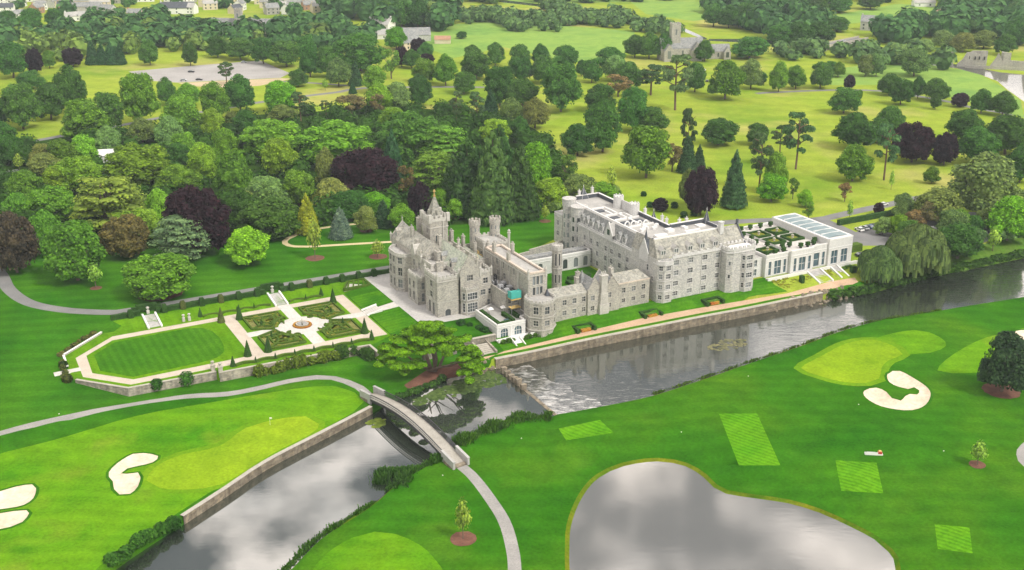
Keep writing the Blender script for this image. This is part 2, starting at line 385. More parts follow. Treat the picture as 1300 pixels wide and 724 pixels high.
zones = []       # later ones lie over earlier ones
def zone(name, pts, mat, z=None, closed=True, con_it=True, step=4.0):
    zones.append((name, [tuple(p) for p in pts], mat))
    if con_it: con(dense(pts, step, True), z, True)
def grow(pts, d):
    P_ = np.array(pts, float); A2 = np.sum(P_[:, 0] * np.roll(P_[:, 1], -1) - np.roll(P_[:, 0], -1) * P_[:, 1]); T = np.roll(P_, -1, 0) - np.roll(P_, 1, 0); T /= np.linalg.norm(T, axis=1, keepdims=True)
    return [tuple(p) for p in P_ + np.stack([T[:, 1], -T[:, 0]], 1) * d * (1 if A2 > 0 else -1)]
_zone0 = None
zone('lawn', gl([(-500, 470), (-300, 330), (0, 280), (60, 250), (300, 262), (480, 245), (560, 265), (700, 252), (712, 262), (712, 300), (640, 335)]) + abl([(36, 62), (36, -3), (-10, -8), (-26, -10.5)]) + gl([(603, 459), (575, 460), (540, 469), (511, 488), (500, 504), (478, 512), (440, 484), (334, 489), (161, 514), (0, 556), (-300, 640)]), 'lawn_grass')
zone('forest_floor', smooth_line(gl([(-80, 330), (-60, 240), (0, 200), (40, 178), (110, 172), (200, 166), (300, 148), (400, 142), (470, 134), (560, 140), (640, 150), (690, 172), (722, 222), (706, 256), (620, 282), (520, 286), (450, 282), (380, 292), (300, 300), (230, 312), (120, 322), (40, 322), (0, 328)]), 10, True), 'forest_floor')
GOLF_L = gl([(-300, 640), (0, 556), (161, 515), (236, 502), (337, 489.5)], -3.0) + abl([(-58.6, 2.9)]) + LB2[:1] + LB[::-1] + gl([(-300, 900)], -4)
zone('golf_rough', GOLF_L, 'golf_rough', con_it=False)
GOLF_R = RB1 + RB2 + gl([(1900, 400), (1900, 1200), (200, 1200)], -4.5)
zone('golf_rough', GOLF_R, 'golf_rough', con_it=False)
zone('fairway', smooth_line(gl([(-40, 600), (60, 562), (150, 533), (260, 510), (345, 497), (425, 489), (463, 508), (448, 524), (395, 552), (330, 586), (262, 626), (205, 664), (150, 700), (60, 760), (-60, 720)], -2.9), 5, True), 'golf_fairway')
_g = smooth_line(gl([(186, 611), (198, 592), (228, 577), (280, 567), (312, 545), (350, 533), (388, 529), (405, 538), (392, 552), (335, 583), (280, 613), (237, 621), (203, 620)], -2.9), 3, True); zone('green_collar', grow(_g, 1.8), 'collar_grass'); zone('golf_green', _g, 'golf_green')
zone('fairway', smooth_line(gl([(1105, 432), (1160, 421), (1192, 430), (1201, 441), (1180, 449), (1150, 452), (1120, 470), (1080, 470)], -3.9), 3, True), 'golf_fairway')
_g = smooth_line(gl([(1017, 466), (1043, 451), (1076, 435), (1109, 430.5), (1138, 442), (1146, 451), (1128, 459), (1119, 468), (1116, 481), (1100, 486), (1071, 485), (1042, 478)], -3.9), 3, True); zone('green_collar', grow(_g, 2.2), 'collar_grass'); zone('golf_green', _g, 'golf_green')
zone('fairway', smooth_line(gl([(1190, 470), (1230, 440), (1320, 410), (1420, 390), (1420, 470), (1300, 478), (1240, 474)], -3.9), 5, True), 'golf_fairway')
zone('fairway', smooth_line(gl([(395, 722), (421, 692), (449, 677), (476, 671), (502, 675), (532, 690), (552, 708), (566, 730), (560, 770), (480, 800), (390, 770)], -3.6), 3, True), 'golf_fairway')
zone('pond_fringe', PF, 'pond_fringe', con_it=False)
zone('pond_fringe', offset_line(RB2, 0.0) + offset_line(RB2, -1.3)[::-1], 'pond_fringe')
zone('pond_fringe', offset_line(RB1, 0.0) + offset_line(RB1, -1.2)[::-1], 'pond_fringe')
v8 = lambda L: [(900 + x / 2.105, 380 + y / 2.105) for x, y in L]
v5 = lambda L: [(x / 2.967, 480 + y / 2.967) for x, y in L]
for poly, z in ((v5([(410, 355), (440, 320), (500, 280), (540, 277), (595, 290), (575, 315), (520, 330), (480, 340), (455, 360), (480, 362), (520, 357), (529, 375), (520, 410), (490, 438), (450, 440), (430, 420), (425, 390), (410, 372)]), -2.9),
                (v5([(-60, 440), (0, 425), (60, 405), (120, 395), (135, 410), (125, 450), (90, 478), (30, 493), (-60, 500)]), -2.8),
                (v5([(-60, 520), (0, 515), (50, 505), (100, 500), (110, 512), (85, 545), (40, 565), (-60, 580)]), -2.8),
                (v8([(478, 200), (510, 193), (560, 220), (590, 250), (585, 280), (560, 298), (520, 302), (460, 290), (420, 265), (415, 245), (447, 237), (474, 250), (488, 268), (512, 276), (524, 264), (536, 258), (556, 260), (562, 248), (548, 238), (532, 243), (508, 236), (482, 222)]), -3.9),
                (v8([(815, 88), (850, 80), (900, 90), (880, 115), (840, 110)]), -3.9)):
    c = smooth_line(gl(poly, z), 1.6, True); zone('bunker_lip', grow(c, 0.75), 'lip_grass', step=2.5); zone('sand_bunker', c, 'bunker_sand', con_it=True, step=2.5)  # grass lip round the sand, its darker colour painted as rim shade
t5 = lambda L: [(880 + x / 3.2316, 500 + y / 3.2316) for x, y in L]
t7 = lambda L: [(680 + x / 3.62, 360 + y / 3.62) for x, y in L]
for L_px in (t5([(105, 84), (262, 84), (358, 297), (187, 297)]), t5([(583, 276), (752, 286), (780, 412), (607, 401)]), t5([(990, 538), (1133, 552), (1146, 658), (1003, 640)]), t7([(105, 670), (295, 630), (360, 690), (140, 724)])):
    zone('tee', gl(L_px, -3.2), 'tee_grass', z=-3.0)
zone('cart_path', ribbon(gl([(-200, 620), (0, 554), (101, 527), (161.6, 513.7), (236, 501), (290, 497.5), (337, 488.5), (367, 481.5), (401.5, 476.6), (423, 477), (440, 482.4), (456, 490), (474, 505)], -2.9), 2.9), 'cart_path')
zone('cart_path', ribbon(gl([(583, 588), (597, 599), (616, 621), (638.5, 657), (650, 692), (653.5, 724), (652, 800)], -3.6), 2.9), 'cart_path')
zone('cart_path', ribbon(gl([(1330, 548), (1303, 566), (1297, 580), (1306, 596), (1340, 606)], -3.6), 2.6), 'cart_path')
zone('mulch_bed', MULCH, 'mulch', con_it=False)
# riverside: sloping lawn, walk, verge
zone('riverside_lawn', abl([(-22, -1), (-9, 0), (35, 0.5), (36, 1), (84, 1), (84, -5)]) + gl([(1000, 372), (818, 403.5), (680, 436.5), (640, 446)], Z_WALK), 'bank_grass')
zone('riverside_verge', RWo + gl([(1060, 366), (1092, 356)], Z_WALK) + gl([(1125, 364), (1085, 376)], -3.2) + offset_line(RW, 1.5)[::-1], 'bank_grass')
zone('riverside_walk', WALK, 'pink_path', con_it=False)
zone('riverbank', NB + gl([(1700, 200), (1300, 290), (1230, 315), (1160, 335), (1110, 352)], -1.5), 'riverbank_grass')
# manor terrace and garden
zone('terrace', abl([(-39.2, 68.5), (-39.2, 19.5), (-33, 15.5), (-14, 14.5), (-14, 22), (-24, 30), (-24, 72), (-36, 72)]), 'terrace_paving', z=0.0)
zone('garden_bank', abl([(-100, 57.3), (-124, 59.2), (-124, 65.2), (-39.2, 65.2), (-49.8, 57.2)]), 'garden_grass', con_it=False)
zone('garden_lawn', abl([(-100, 57.2), (-128.5, 59.7), (-141.6, 46.8), (-141.8, 31.5), (-141.2, 27.6), (-129.2, 14.9), (-104.6, 14.4), (-104.2, 12.6), (-58.8, 11.3), (-49.8, 16), (-49.8, 57)]), 'garden_grass', con_it=False)
zone('bank_lawn', abl([(-49.6, 39.6), (-39.4, 39.6), (-39.4, 52.2), (-49.6, 52.2)]), 'bank_grass')
zone('bank_lawn', abl([(-49.6, 35.0), (-39.4, 34.0), (-39.4, 19.5), (-49.6, 17)]), 'bank_grass')
zone('gravel_path', abl([(-50.4, 17.4), (-50.4, 56.6), (-126, 55.6), (-138.7, 43.7), (-139, 28.8), (-128, 17.2), (-92, 17.4)]), 'gravel', z=ZG)
zone('lawn', abl([(-92.4, 21.2), (-92.4, 53), (-126.6, 52.4), (-135.6, 44), (-136.2, 30.3), (-126.7, 20.4)]), 'garden_grass', z=ZG)
oct_in = [(-97.5, 33), (-98.5, 28), (-101.5, 24.6), (-106, 23.2), (-126.4, 22.2), (-133.9, 30.8), (-133.5, 43.3), (-126.2, 50.6), (-104, 51.4), (-99.8, 49.6), (-97.6, 45), (-97, 39)]
zone('bowling_lawn', abl(oct_in), 'bowling_grass', z=ZG)
# parterre: white cross and circle, four clipped beds
GC = (-71.3, 37.0)
circ = lambda r, n=40: [(GC[0] + r * math.cos(2 * math.pi * k / n), GC[1] + r * math.sin(2 * math.pi * k / n)) for k in range(n)]
zone('parterre_border', abl([(-88.4, 21.2), (-54.2, 21.2), (-54.2, 53), (-88.4, 53)]), 'garden_grass', z=ZG)
zone('white_path', abl([(-89, 35.1), (-50.4, 35.1), (-50.4, 38.9), (-89, 38.9)]), 'white_paving', z=ZG)
zone('white_path', abl([(-73.3, 21), (-69.3, 21), (-69.3, 57), (-73.3, 57)]), 'white_paving', z=ZG)
zone('white_path', abl(circ(7.4)), 'white_paving', z=ZG)
zone('white_path', abl([(-50.4, 35.4), (-39.2, 34.6), (-39.2, 39.2), (-50.4, 38.8)]), 'white_paving')
zone('flower_ring', abl(circ(3.1, 28)), 'mulch', z=ZG)
zone('white_path', abl(circ(1.9, 24)), 'white_paving', z=ZG)
BEDS = []
for sx_, sy_ in ((-1, 1), (1, 1), (-1, -1), (1, -1)):
    x0, x1, y0, y1 = 3.6, 15.3, 3.4, 14.4
    q = [(x1, y0), (x1, y1), (x0, y1)]
    for k in range(6):
        t = math.pi / 2 - math.pi / 2 * k / 5 * 0.92 - 0.06; q.append((8.9 * math.cos(t) if k else x0, 8.9 * math.sin(t)))
    q = [(GC[0] + sx_ * x, GC[1] + sy_ * y) for x, y in q]
    BEDS.append(q); zone('parterre_bed', abl(q), 'parterre_fill', z=ZG)
zone('white_path', abl([(-146, 33.6), (-138.7, 33.6), (-138.7, 36.2), (-146, 36.2)]), 'white_paving')
# roads and paths of the park
zone('drive', ribbon(gl([(-60, 300), (-25, 322), (0, 347), (12, 368), (38, 385), (80, 393.5), (125, 396.5)]) + abl([(-122, 72.6), (-95, 72.0), (-60, 71.6), (-24, 71.2)]), 4.4), 'tarmac')
zone('lawn_path', ribbon(gl([(500, 307), (446, 310), (390, 313.2), (367, 311.8), (361.5, 306), (374, 299), (396, 292), (423.6, 287.6), (455, 284)]), 2.2), 'sandy_path')
zone('park_road', ribbon(gl([(-60, 190), (36, 180), (86, 171), (150, 160), (201, 150), (270, 140), (326, 130.5), (392, 121.5), (430, 117), (461, 112), (549, 110.5), (615, 111)]), 5.0, 8), 'tarmac')
zone('park_road', ribbon(gl([(336, 103), (389, 105), (441, 109)]), 4.0, 8), 'tarmac')
zone('park_road', ribbon(gl([(-40, 232), (0, 220), (24, 216)]), 5.0, 5), 'tarmac')
zone('park_road', ribbon(gl([(900, 284), (964, 280), (1035, 279), (1062, 274), (1098, 266), (1134, 258.6), (1190, 246)]), 5.5, 5), 'tarmac')
zone('park_road', ribbon(gl([(1037, 277), (1064, 289), (1084, 299), (1093, 309)]), 6.0, 4), 'tarmac')
zone('car_park', gl([(1081, 298), (1096, 290), (1140, 283), (1185, 268), (1262, 270), (1268, 298), (1200, 314), (1120, 312), (1092, 312)]), 'tarmac')
zone('park_road', ribbon(gl([(960, 119), (970, 118), (1053, 114.6), (1116, 115.5), (1161, 121.5), (1208, 130), (1240, 138), (1330, 152)]), 4.5, 9), 'tarmac')
zone('car_park', gl([(163, 91), (240, 84), (330, 77), (368, 93), (356, 99), (225, 105), (195, 103)]), 'car_park_gravel', step=12)
zone('sand_strip', gl([(226, 105.5), (356, 99.4), (371, 100), (330, 109), (285, 112), (240, 109)]), 'sand_strip', step=12)
for poly in ([(520, 52), (560, 32), (640, 27), (720, 33), (806, 40), (800, 66), (740, 80), (690, 72), (640, 60), (575, 74)], [(1045, 22), (1140, 5), (1192, 8), (1185, 22), (1080, 30)], [(800, 2), (965, 2), (955, 17), (880, 27), (820, 18)],
             [(1030, 90), (1110, 82), (1180, 82), (1240, 92), (1268, 108), (1296, 128), (1300, 150), (1216, 126), (1116, 108), (1050, 108)], [(560, 12), (660, 12), (700, 22), (600, 30)], [(620, -40), (1100, -40), (1000, 0), (640, 5)]):
    zone('meadow', gl(poly), 'meadow_grass', step=14)
FAR_R = gl([(1380, 160), (1300, 129), (1279, 114), (1266, 103), (1245, 95), (1215, 87), (1180, 82.5), (1150, 76), (1120, 68), (1080, 62), (1030, 60), (960, 55), (900, 52), (900, 49.5), (960, 50), (1030, 52), (1085, 53), (1120, 60), (1150, 70), (1180, 78), (1215, 82), (1245, 87), (1270, 92), (1300, 95), (1380, 104)])
zone('far_river', FAR_R, 'river_water', step=12)
zone('far_river', gl([(600, -4), (655, 2), (690, 6), (730, 13.4), (800, 22.6), (862, 33), (898, 49), (894, 50.5), (855, 35), (795, 25), (727, 16), (685, 8.4), (645, 4), (595, -2)]), 'river_water', step=14)

# water: still pool, rippled river
def water(name, tint, rough, ripple, scale, foam=False):
    m, n, b = _new(name); p = _pos(n)
    b.inputs['Base Color'].default_value = (*tint, 1); b.inputs['Roughness'].default_value = 0.35
    b.inputs['Specular IOR Level'].default_value = 0.3
    gs = n.nodes.new('ShaderNodeBsdfGlossy'); gs.inputs['Color'].default_value = (0.95, 0.96, 0.97, 1); gs.inputs['Roughness'].default_value = rough
    lw = n.nodes.new('ShaderNodeLayerWeight'); lw.inputs['Blend'].default_value = 0.66
    ms = n.nodes.new('ShaderNodeMixShader'); out = n.nodes['Material Output']
    n.links.new(lw.outputs['Fresnel'], ms.inputs[0]); n.links.new(b.outputs[0], ms.inputs[1]); n.links.new(gs.outputs[0], ms.inputs[2])
    mpn = n.nodes.new('ShaderNodeMapping'); mpn.inputs['Rotation'].default_value = (0, 0, -ANG); mpn.inputs['Scale'].default_value = (0.35, 1.0, 1.0)
    n.links.new(p, mpn.inputs[0])
    h = _noise(n, mpn.outputs[0], scale, 4, 0.6)
    k = n.nodes.new('ShaderNodeBump'); k.inputs['Strength'].default_value = ripple; k.inputs['Distance'].default_value = 0.2
    n.links.new(h, k.inputs['Height']); n.links.new(k.outputs[0], gs.inputs['Normal']); n.links.new(k.outputs[0], b.inputs['Normal'])
    n.links.new(ms.outputs[0], out.inputs[0]); return m, n, ms, out, p
water('pool_water', (0.02, 0.028, 0.02), 0.012, 0.012, 0.5)
water('pond_water', (0.10, 0.10, 0.09), 0.05, 0.02, 0.8)
water('river_water', (0.02, 0.026, 0.018), 0.03, 0.16, 0.6)
m_, n_, ms_, out_, p_ = water('weir_water', (0.03, 0.035, 0.03), 0.05, 0.22, 0.8)
fo = n_.nodes.new('ShaderNodeBsdfDiffuse'); fo.inputs[0].default_value = (0.75, 0.75, 0.73, 1)
mpn = n_.nodes.new('ShaderNodeMapping'); mpn.inputs['Rotation'].default_value = (0, 0, R(-12)); mpn.inputs['Scale'].default_value = (0.4, 1.3, 1)
n_.links.new(p_, mpn.inputs[0])
fr_ = _ramp(n_, _noise(n_, mpn.outputs[0], 0.9, 8, 0.72), [(0.49, (0, 0, 0)), (0.68, (0.7, 0.7, 0.7))])
ms2 = n_.nodes.new('ShaderNodeMixShader'); n_.links.new(fr_, ms2.inputs[0]); n_.links.new(ms_.outputs[0], ms2.inputs[1]); n_.links.new(fo.outputs[0], ms2.inputs[2]); n_.links.new(ms2.outputs[0], out_.inputs[0])

# ---- triangulate
def inside(poly, X, Y):
    P_ = np.array(poly); x0, y0 = P_[:, 0], P_[:, 1]; x1, y1 = np.roll(x0, -1), np.roll(y0, -1)
    r = np.zeros(len(X), bool); bb = (X >= x0.min()) & (X <= x0.max()) & (Y >= y0.min()) & (Y <= y0.max())
    if not bb.any(): return r
    xs, ys = X[bb], Y[bb]; c = np.zeros(len(xs), bool)
    for a, b, c2, d in zip(x0, y0, x1, y1):
        if b == d: continue
        k = ((b > ys) != (d > ys)); c ^= k & (xs < (c2 - a) * (ys - b) / (d - b) + a)
    r[bb] = c; return r
pts, edg, zfix = [], [], []
def addpts(L, z):
    s = len(pts); pts.extend(L); zfix.extend([z] * len(L) if not isinstance(z, (list, tuple)) else list(z)); return s
for L, z, cl in cons:
    s = addpts(L, z); n = len(L); edg += [(s + i, s + (i + 1) % n) for i in range(n if cl else n - 1)]
far = [(-2800, -100), (2800, -100), (2800, 2900), (-2800, 2900)]
s = addpts(far, [-3.6, -3.6, 0.0, 0.0]); edg += [(s + i, s + (i + 1) % 4) for i in range(4)]
mid = [(-420, 120), (-100, 90), (150, 90), (420, 120), (480, 330), (480, 520), (200, 700), (-300, 640), (-420, 420), (-400, 300)]
addpts(mid, [-3.0, -3.6, -3.6, -3.6, -3.6, 0, 0, 0, 0, -1.3])
gx, gy = np.meshgrid(np.arange(-330, 380, 4.6), np.arange(150, 480, 4.6)); gx = (gx + RNG.uniform(-.8, .8, gx.shape)).ravel(); gy = (gy + RNG.uniform(-.8, .8, gy.shape)).ravel()
ga, gb = (gx - OX) * UX + (gy - OY) * UY, -(gx - OX) * UY + (gy - OY) * UX
keep = (gb < 90) & ~inside(RIVER, gx, gy)
addpts([(float(x), float(y)) for x, y in zip(gx[keep], gy[keep])], None)
for q in zones:
    if q[0] == 'sand_bunker':
        B_ = np.array(q[1]); bx, by = np.meshgrid(np.arange(B_[:, 0].min(), B_[:, 0].max(), 1.5), np.arange(B_[:, 1].min(), B_[:, 1].max(), 1.5)); bx = (bx + RNG.uniform(-.3, .3, bx.shape)).ravel(); by = (by + RNG.uniform(-.3, .3, by.shape)).ravel()
        kk = inside(q[1], bx, by); dd = np.min(np.hypot(bx[:, None] - B_[None, :, 0], by[:, None] - B_[None, :, 1]), 1); kk &= dd > .9; addpts([(float(x), float(y)) for x, y in zip(bx[kk], by[kk])], None)
V2, E2, F2, ov, oe, of_ = delaunay_2d_cdt([Vector(p) for p in pts], edg, [], 0, 0.02)
NV = len(V2); VX = np.array([v[0] for v in V2]); VY = np.array([v[1] for v in V2])
Zv = np.full(NV, np.nan)
for i, o_ in enumerate(ov):
    for k in o_:
        if zfix[k] is not None: Zv[i] = zfix[k]; break
va, vb = (VX - OX) * UX + (VY - OY) * UY, -(VX - OX) * UY + (VY - OY) * UX
free = np.isnan(Zv)
flat = ((vb > 65.2) | ((va > -39.2) & (vb > 19.5) & (va < 130)) | ((va > 76) & (vb > 4)) | (VY > 480)) & free & ~inside(FAR_R, VX, VY)
Zv[flat] = 0.0
gi = inside(abl([(-100, 57.2), (-128.5, 59.7), (-141.6, 46.8), (-141.8, 31.5), (-141.2, 27.6), (-129.2, 14.9), (-104.6, 14.4), (-104.2, 12.6), (-58.8, 11.3), (-49.8, 16), (-49.8, 57)]), VX, VY) & np.isnan(Zv)
Zv[gi] = ZG
free = np.isnan(Zv); Zv[free] = -2.5
Ea = np.array([e for e in E2], dtype=np.int64)
deg = np.bincount(Ea.ravel(), minlength=NV).astype(float)
for it in range(900):
    acc = np.bincount(Ea[:, 0], Zv[Ea[:, 1]], NV) + np.bincount(Ea[:, 1], Zv[Ea[:, 0]], NV)
    Zv[free] = (acc / np.maximum(deg, 1))[free]
golf_v = free & (inside(GOLF_R, VX, VY) | inside(GOLF_L, VX, VY))
Zv[golf_v] += (0.45 * np.sin(VX * 0.11 + 1.3 * np.sin(VY * 0.07)) * np.sin(VY * 0.13 + 0.6) + 0.3 * np.sin(VX * 0.045 + VY * 0.06))[golf_v]
for L, z in [(q[1], None) for q in zones if q[0] == 'sand_bunker']:
    B_ = np.array(L); k = inside(L, VX, VY); kd = np.zeros(NV); kd[k] = np.min(np.hypot(VX[k][:, None] - B_[None, :, 0], VY[k][:, None] - B_[None, :, 1]), 1); Zv -= np.clip(kd * .55, 0, 1.0)
FT = np.array([list(f) for f in F2]); TV = np.stack([VX, VY, Zv], 1)
cx_, cy_ = VX[FT].mean(1), VY[FT].mean(1)
zid = np.full(len(FT), -1)
for k, (nm, poly, mt) in enumerate(zones): zid[inside(poly, cx_, cy_)] = k
wet = inside(RIVER, cx_, cy_); pw = inside(POND, cx_, cy_)
zid[wet] = -2; zid[pw] = -3
def sub_mesh(name, mask, mat, kind='structure', z=None):
    f = FT[mask]; u_, inv = np.unique(f, return_inverse=True); v_ = TV[u_].copy()
    if z is not None: v_[:, 2] = z
    o = link(name, np_mesh(name, v_, inv.reshape(f.shape), MATS[mat], smooth=True)); o['kind'] = kind; return o
sub_mesh('ground', zid == -1, 'park_grass')
merged = {}
for k, (nm, poly, mt) in enumerate(zones): merged.setdefault((nm, mt), []).append(k)
for (nm, mt), ks in merged.items():
    msk = np.isin(zid, ks)
    if msk.any(): sub_mesh(nm, msk, mt)
sub_mesh('pond', pw, 'pond_water', z=-5.0)
# weir line splits pool and river
wl0, wl1 = np.array(g(636, 470, ZP)), np.array(g(706, 528, ZP)); wd = wl1 - wl0
def right_of_weir(x, y): return (wd[0] * (y - wl0[1]) - wd[1] * (x - wl0[0])) > 0
rt = right_of_weir(cx_, cy_)
def flat_poly(name, poly, z, mat):
    v_, e_, f_, *_ = delaunay_2d_cdt([Vector(p) for p in poly], [(i, (i + 1) % len(poly)) for i in range(len(poly))], [], 1, 0.01)
    o = link(name, np_mesh(name, np.array([(p[0], p[1], z) for p in v_]), np.array([list(f) for f in f_]), MATS[mat])); o['kind'] = 'structure'; return o
oL, oL2, oW, oN = offset_line(LB, 2.0), offset_line(LB2, 1.6), offset_line(RW, 0.3), offset_line(NB, 2.0)
o1, o2 = offset_line(RB1, -1.2), offset_line(RB2, -1.2)
ext0, ext1 = tuple(wl0 - wd * 0.04), tuple(wl1 + wd * 0.03)
flat_poly('river_pool', oL[:-1] + [oL2[0]] + oL2[1:-1] + [ext0, ext1] + o1[::-1], ZP, 'pool_water')
flat_poly('river', [ext0] + oW[2:-1] + oN[1:] + o2[::-1] + [ext1], ZR, 'river_water')
TB = BVHTree.FromPolygons([tuple(v) for v in TV], [tuple(f) for f in FT.tolist()])
CAMV = Vector((0, 0, CAM_H))
def hit(px, py):
    h = TB.ray_cast(CAMV, ray(px, py).normalized()); return h[0] if h[0] is not None else Vector((*g(px, py), 0))
def zt(x, y):
    h = TB.ray_cast(Vector((x, y, 200)), Vector((0, 0, -1))); return h[0].z if h[0] is not None else 0.0
# ================================================================ BUILDING KIT (manor axes a, b; metres)
surf('old_stone', (0.35, 0.34, 0.31), (0.46, 0.45, 0.415), 0.12, 0.85, fine=3.0, bump=0.3, bricks=(2.2, 2.2, 3.6), streak=0.22)
surf('old_stone_trim', (0.42, 0.41, 0.38), (0.52, 0.51, 0.475), 0.4, 0.8, fine=2.0)
surf('new_stone', (0.45, 0.455, 0.45), (0.54, 0.54, 0.53), 0.08, 0.8, fine=3.2, bump=0.2, bricks=(2.4, 2.4, 3.6), streak=0.16)
surf('new_stone_trim', (0.53, 0.53, 0.525), (0.62, 0.62, 0.61), 0.4, 0.75, fine=2.0)
surf('stone_slate', (0.25, 0.25, 0.225), (0.42, 0.42, 0.38), 0.35, 0.85, fine=2.2, bump=0.4, bricks=(1.6, 1.6, 2.2), streak=0.35)
surf('green_slate', (0.33, 0.38, 0.31), (0.50, 0.53, 0.46), 0.4, 0.85, fine=2.0, bump=0.3, bricks=(1.6, 1.6, 2.2))
surf('grey_slate', (0.20, 0.215, 0.22), (0.31, 0.32, 0.32), 0.35, 0.7, fine=2.0, bump=0.3, bricks=(1.8, 1.8, 2.6))
surf('dark_slate', (0.055, 0.065, 0.08), (0.10, 0.11, 0.13), 0.4, 0.6, fine=2.0)
surf('lead_roof', (0.34, 0.34, 0.33), (0.46, 0.45, 0.43), 0.25, 0.7, fine=1.2)
surf('pink_coping', (0.52, 0.45, 0.38), (0.66, 0.58, 0.50), 0.3, 0.85, fine=1.5)
surf('white_wall', (0.60, 0.605, 0.60), (0.68, 0.68, 0.675), 0.1, 0.7, fine=3.0, streak=0.15)
surf('white_trim', (0.68, 0.68, 0.67), (0.77, 0.77, 0.76), 0.3, 0.6)
surf('weathered_stone', (0.22, 0.20, 0.17), (0.44, 0.41, 0.36), 0.35, 0.9, fine=1.3, bump=0.5, bricks=(1.0, 1.0, 2.0), streak=0.6)
surf('window_glass', (0.035, 0.045, 0.05), (0.07, 0.085, 0.09), 0.35, 0.12, spec=0.8)
n_g = MATS['window_glass'].node_tree; b_g = n_g.nodes['Principled BSDF']; oi_g = n_g.nodes.new('ShaderNodeObjectInfo'); old_ = b_g.inputs['Base Color'].links[0].from_socket
n_g.links.new(_mix(n_g, _ramp(n_g, oi_g.outputs['Random'], [(0.45, (0, 0, 0)), (0.95, (1, 1, 1))]), old_, (0.26, 0.29, 0.30)), b_g.inputs['Base Color'])
surf('blue_glass', (0.04, 0.08, 0.10), (0.10, 0.16, 0.19), 0.3, 0.12, spec=0.8)
surf('roof_glass', (0.13, 0.20, 0.22), (0.19, 0.27, 0.29), 0.2, 0.3, spec=0.5)
surf('dark_metal', (0.03, 0.032, 0.035), (0.06, 0.06, 0.065), 0.8, 0.5)
surf('plant_metal', (0.25, 0.26, 0.28), (0.45, 0.46, 0.48), 0.8, 0.5)
surf('bronze', (0.35, 0.24, 0.08), (0.45, 0.32, 0.12), 2.0, 0.5)
surf('timber_yellow', (0.60, 0.42, 0.14), (0.72, 0.54, 0.22), 0.8, 0.8)
surf('turquoise_sheet', (0.05, 0.38, 0.33), (0.08, 0.46, 0.40), 0.8, 0.6)
surf('render_cream', (0.60, 0.52, 0.38), (0.70, 0.62, 0.48), 0.3, 0.85)
surf('render_white', (0.74, 0.74, 0.72), (0.80, 0.80, 0.78), 0.3, 0.8)
surf('red_brick', (0.36, 0.20, 0.13), (0.44, 0.27, 0.18), 0.3, 0.85)

class Bld:
    """a building: an Empty on the ground that parents its parts; parts are given in manor axes (a, b, z)"""
    def __init__(s, name, a0, b0, z0, label, cat, group=None):
        x, y = ab(a0, b0); s.o = (a0, b0, z0); s.e = empty(name, (x, y, z0), ANG); tag(s.e, label, cat, group)
    def part(s, name, mb, mats, parent=None, smooth=False):
        if not isinstance(mats, (list, tuple)): mats = [mats]
        return mb.build(name, [MATS[m] for m in mats], parent or s.e, s.o, smooth)
WIN = {}
def window_mesh(w, h, nx, nz, arch, trim, glass, label):
    key = (round(w, 2), round(h, 2), nx, nz, arch, trim, glass)
    if key in WIN: return WIN[key]
    f = MB(); t = 0.16
    f.box(-w / 2 - t, -w / 2, -0.07, 0.02, -t, h + t).box(w / 2, w / 2 + t, -0.07, 0.02, -t, h + t)
    f.box(-w / 2, w / 2, -0.072, 0.02, h, h + t + 0.04).box(-w / 2 - 0.08, w / 2 + 0.08, -0.14, 0.03, -t - 0.06, 0)
    for k in range(1, nx):
        x = -w / 2 + w * k / nx; f.box(x - 0.05, x + 0.05, 0.10, 0.22, 0, h)
    for k in range(1, nz):
        z = h * k / nz; f.box(-w / 2, w / 2, 0.11, 0.21, z - 0.05, z + 0.05)
    if arch:
        n = 6; r = w / 2
        for sgn in (-1, 1):
            prev = (sgn * r, h - r)
            for k in range(1, n + 1):
                t_ = math.pi / 2 * k / n; cur = (sgn * r * math.cos(t_), h - r + r * math.sin(t_))
                f.face((prev[0], 0.02, prev[1]), (cur[0], 0.02, cur[1]), (cur[0], 0.02, h), (sgn * r, 0.02, h)) if k > 1 else f.face((prev[0], 0.02, prev[1]), (cur[0], 0.02, cur[1]), (sgn * r, 0.02, h))
                prev = cur
    p = MB(); p.face((-w / 2, 0.27, 0), (w / 2, 0.27, 0), (w / 2, 0.27, h), (-w / 2, 0.27, h))
    WIN[key] = (f.mesh('window', [MATS[trim]]), p.mesh('pane', [MATS[glass]]))
    return WIN[key]
def wall_face(mb, p, q, z0, z1, ops, d=0.34):
    p, q = Vector(p), Vector(q); L = (q - p).length; t = (q - p) / L; n = Vector((-t.y, t.x))
    xs = sorted({0.0, L} | {min(max(v, 0), L) for o in ops for v in o[:2]}); zs = sorted({z0, z1} | {min(max(v, z0), z1) for o in ops for v in o[2:4]})
    P3 = lambda s, z, k=0.0: (p.x + t.x * s + n.x * k, p.y + t.y * s + n.y * k, z)
    for i in range(len(xs) - 1):
        run = None
        for j in range(len(zs) - 1):
            cs, cz = (xs[i] + xs[i + 1]) / 2, (zs[j] + zs[j + 1]) / 2
            hole = any(o[0] < cs < o[1] and o[2] < cz < o[3] for o in ops)
            if not hole:
                if run is None: run = zs[j]
            if run is not None and (hole or j == len(zs) - 2):
                e = zs[j] if hole else zs[j + 1]
                mb.face(P3(xs[i], run), P3(xs[i + 1], run), P3(xs[i + 1], e), P3(xs[i], e)); run = None
    for s0, s1, a, b in [o[:4] for o in ops]:
        mb.face(P3(s0, a), P3(s0, b), P3(s0, b, d), P3(s0, a, d)); mb.face(P3(s1, b), P3(s1, a), P3(s1, a, d), P3(s1, b, d))
        mb.face(P3(s0, b), P3(s1, b), P3(s1, b, d), P3(s0, b, d)); mb.face(P3(s1, a), P3(s0, a), P3(s0, a, d), P3(s1, a, d))
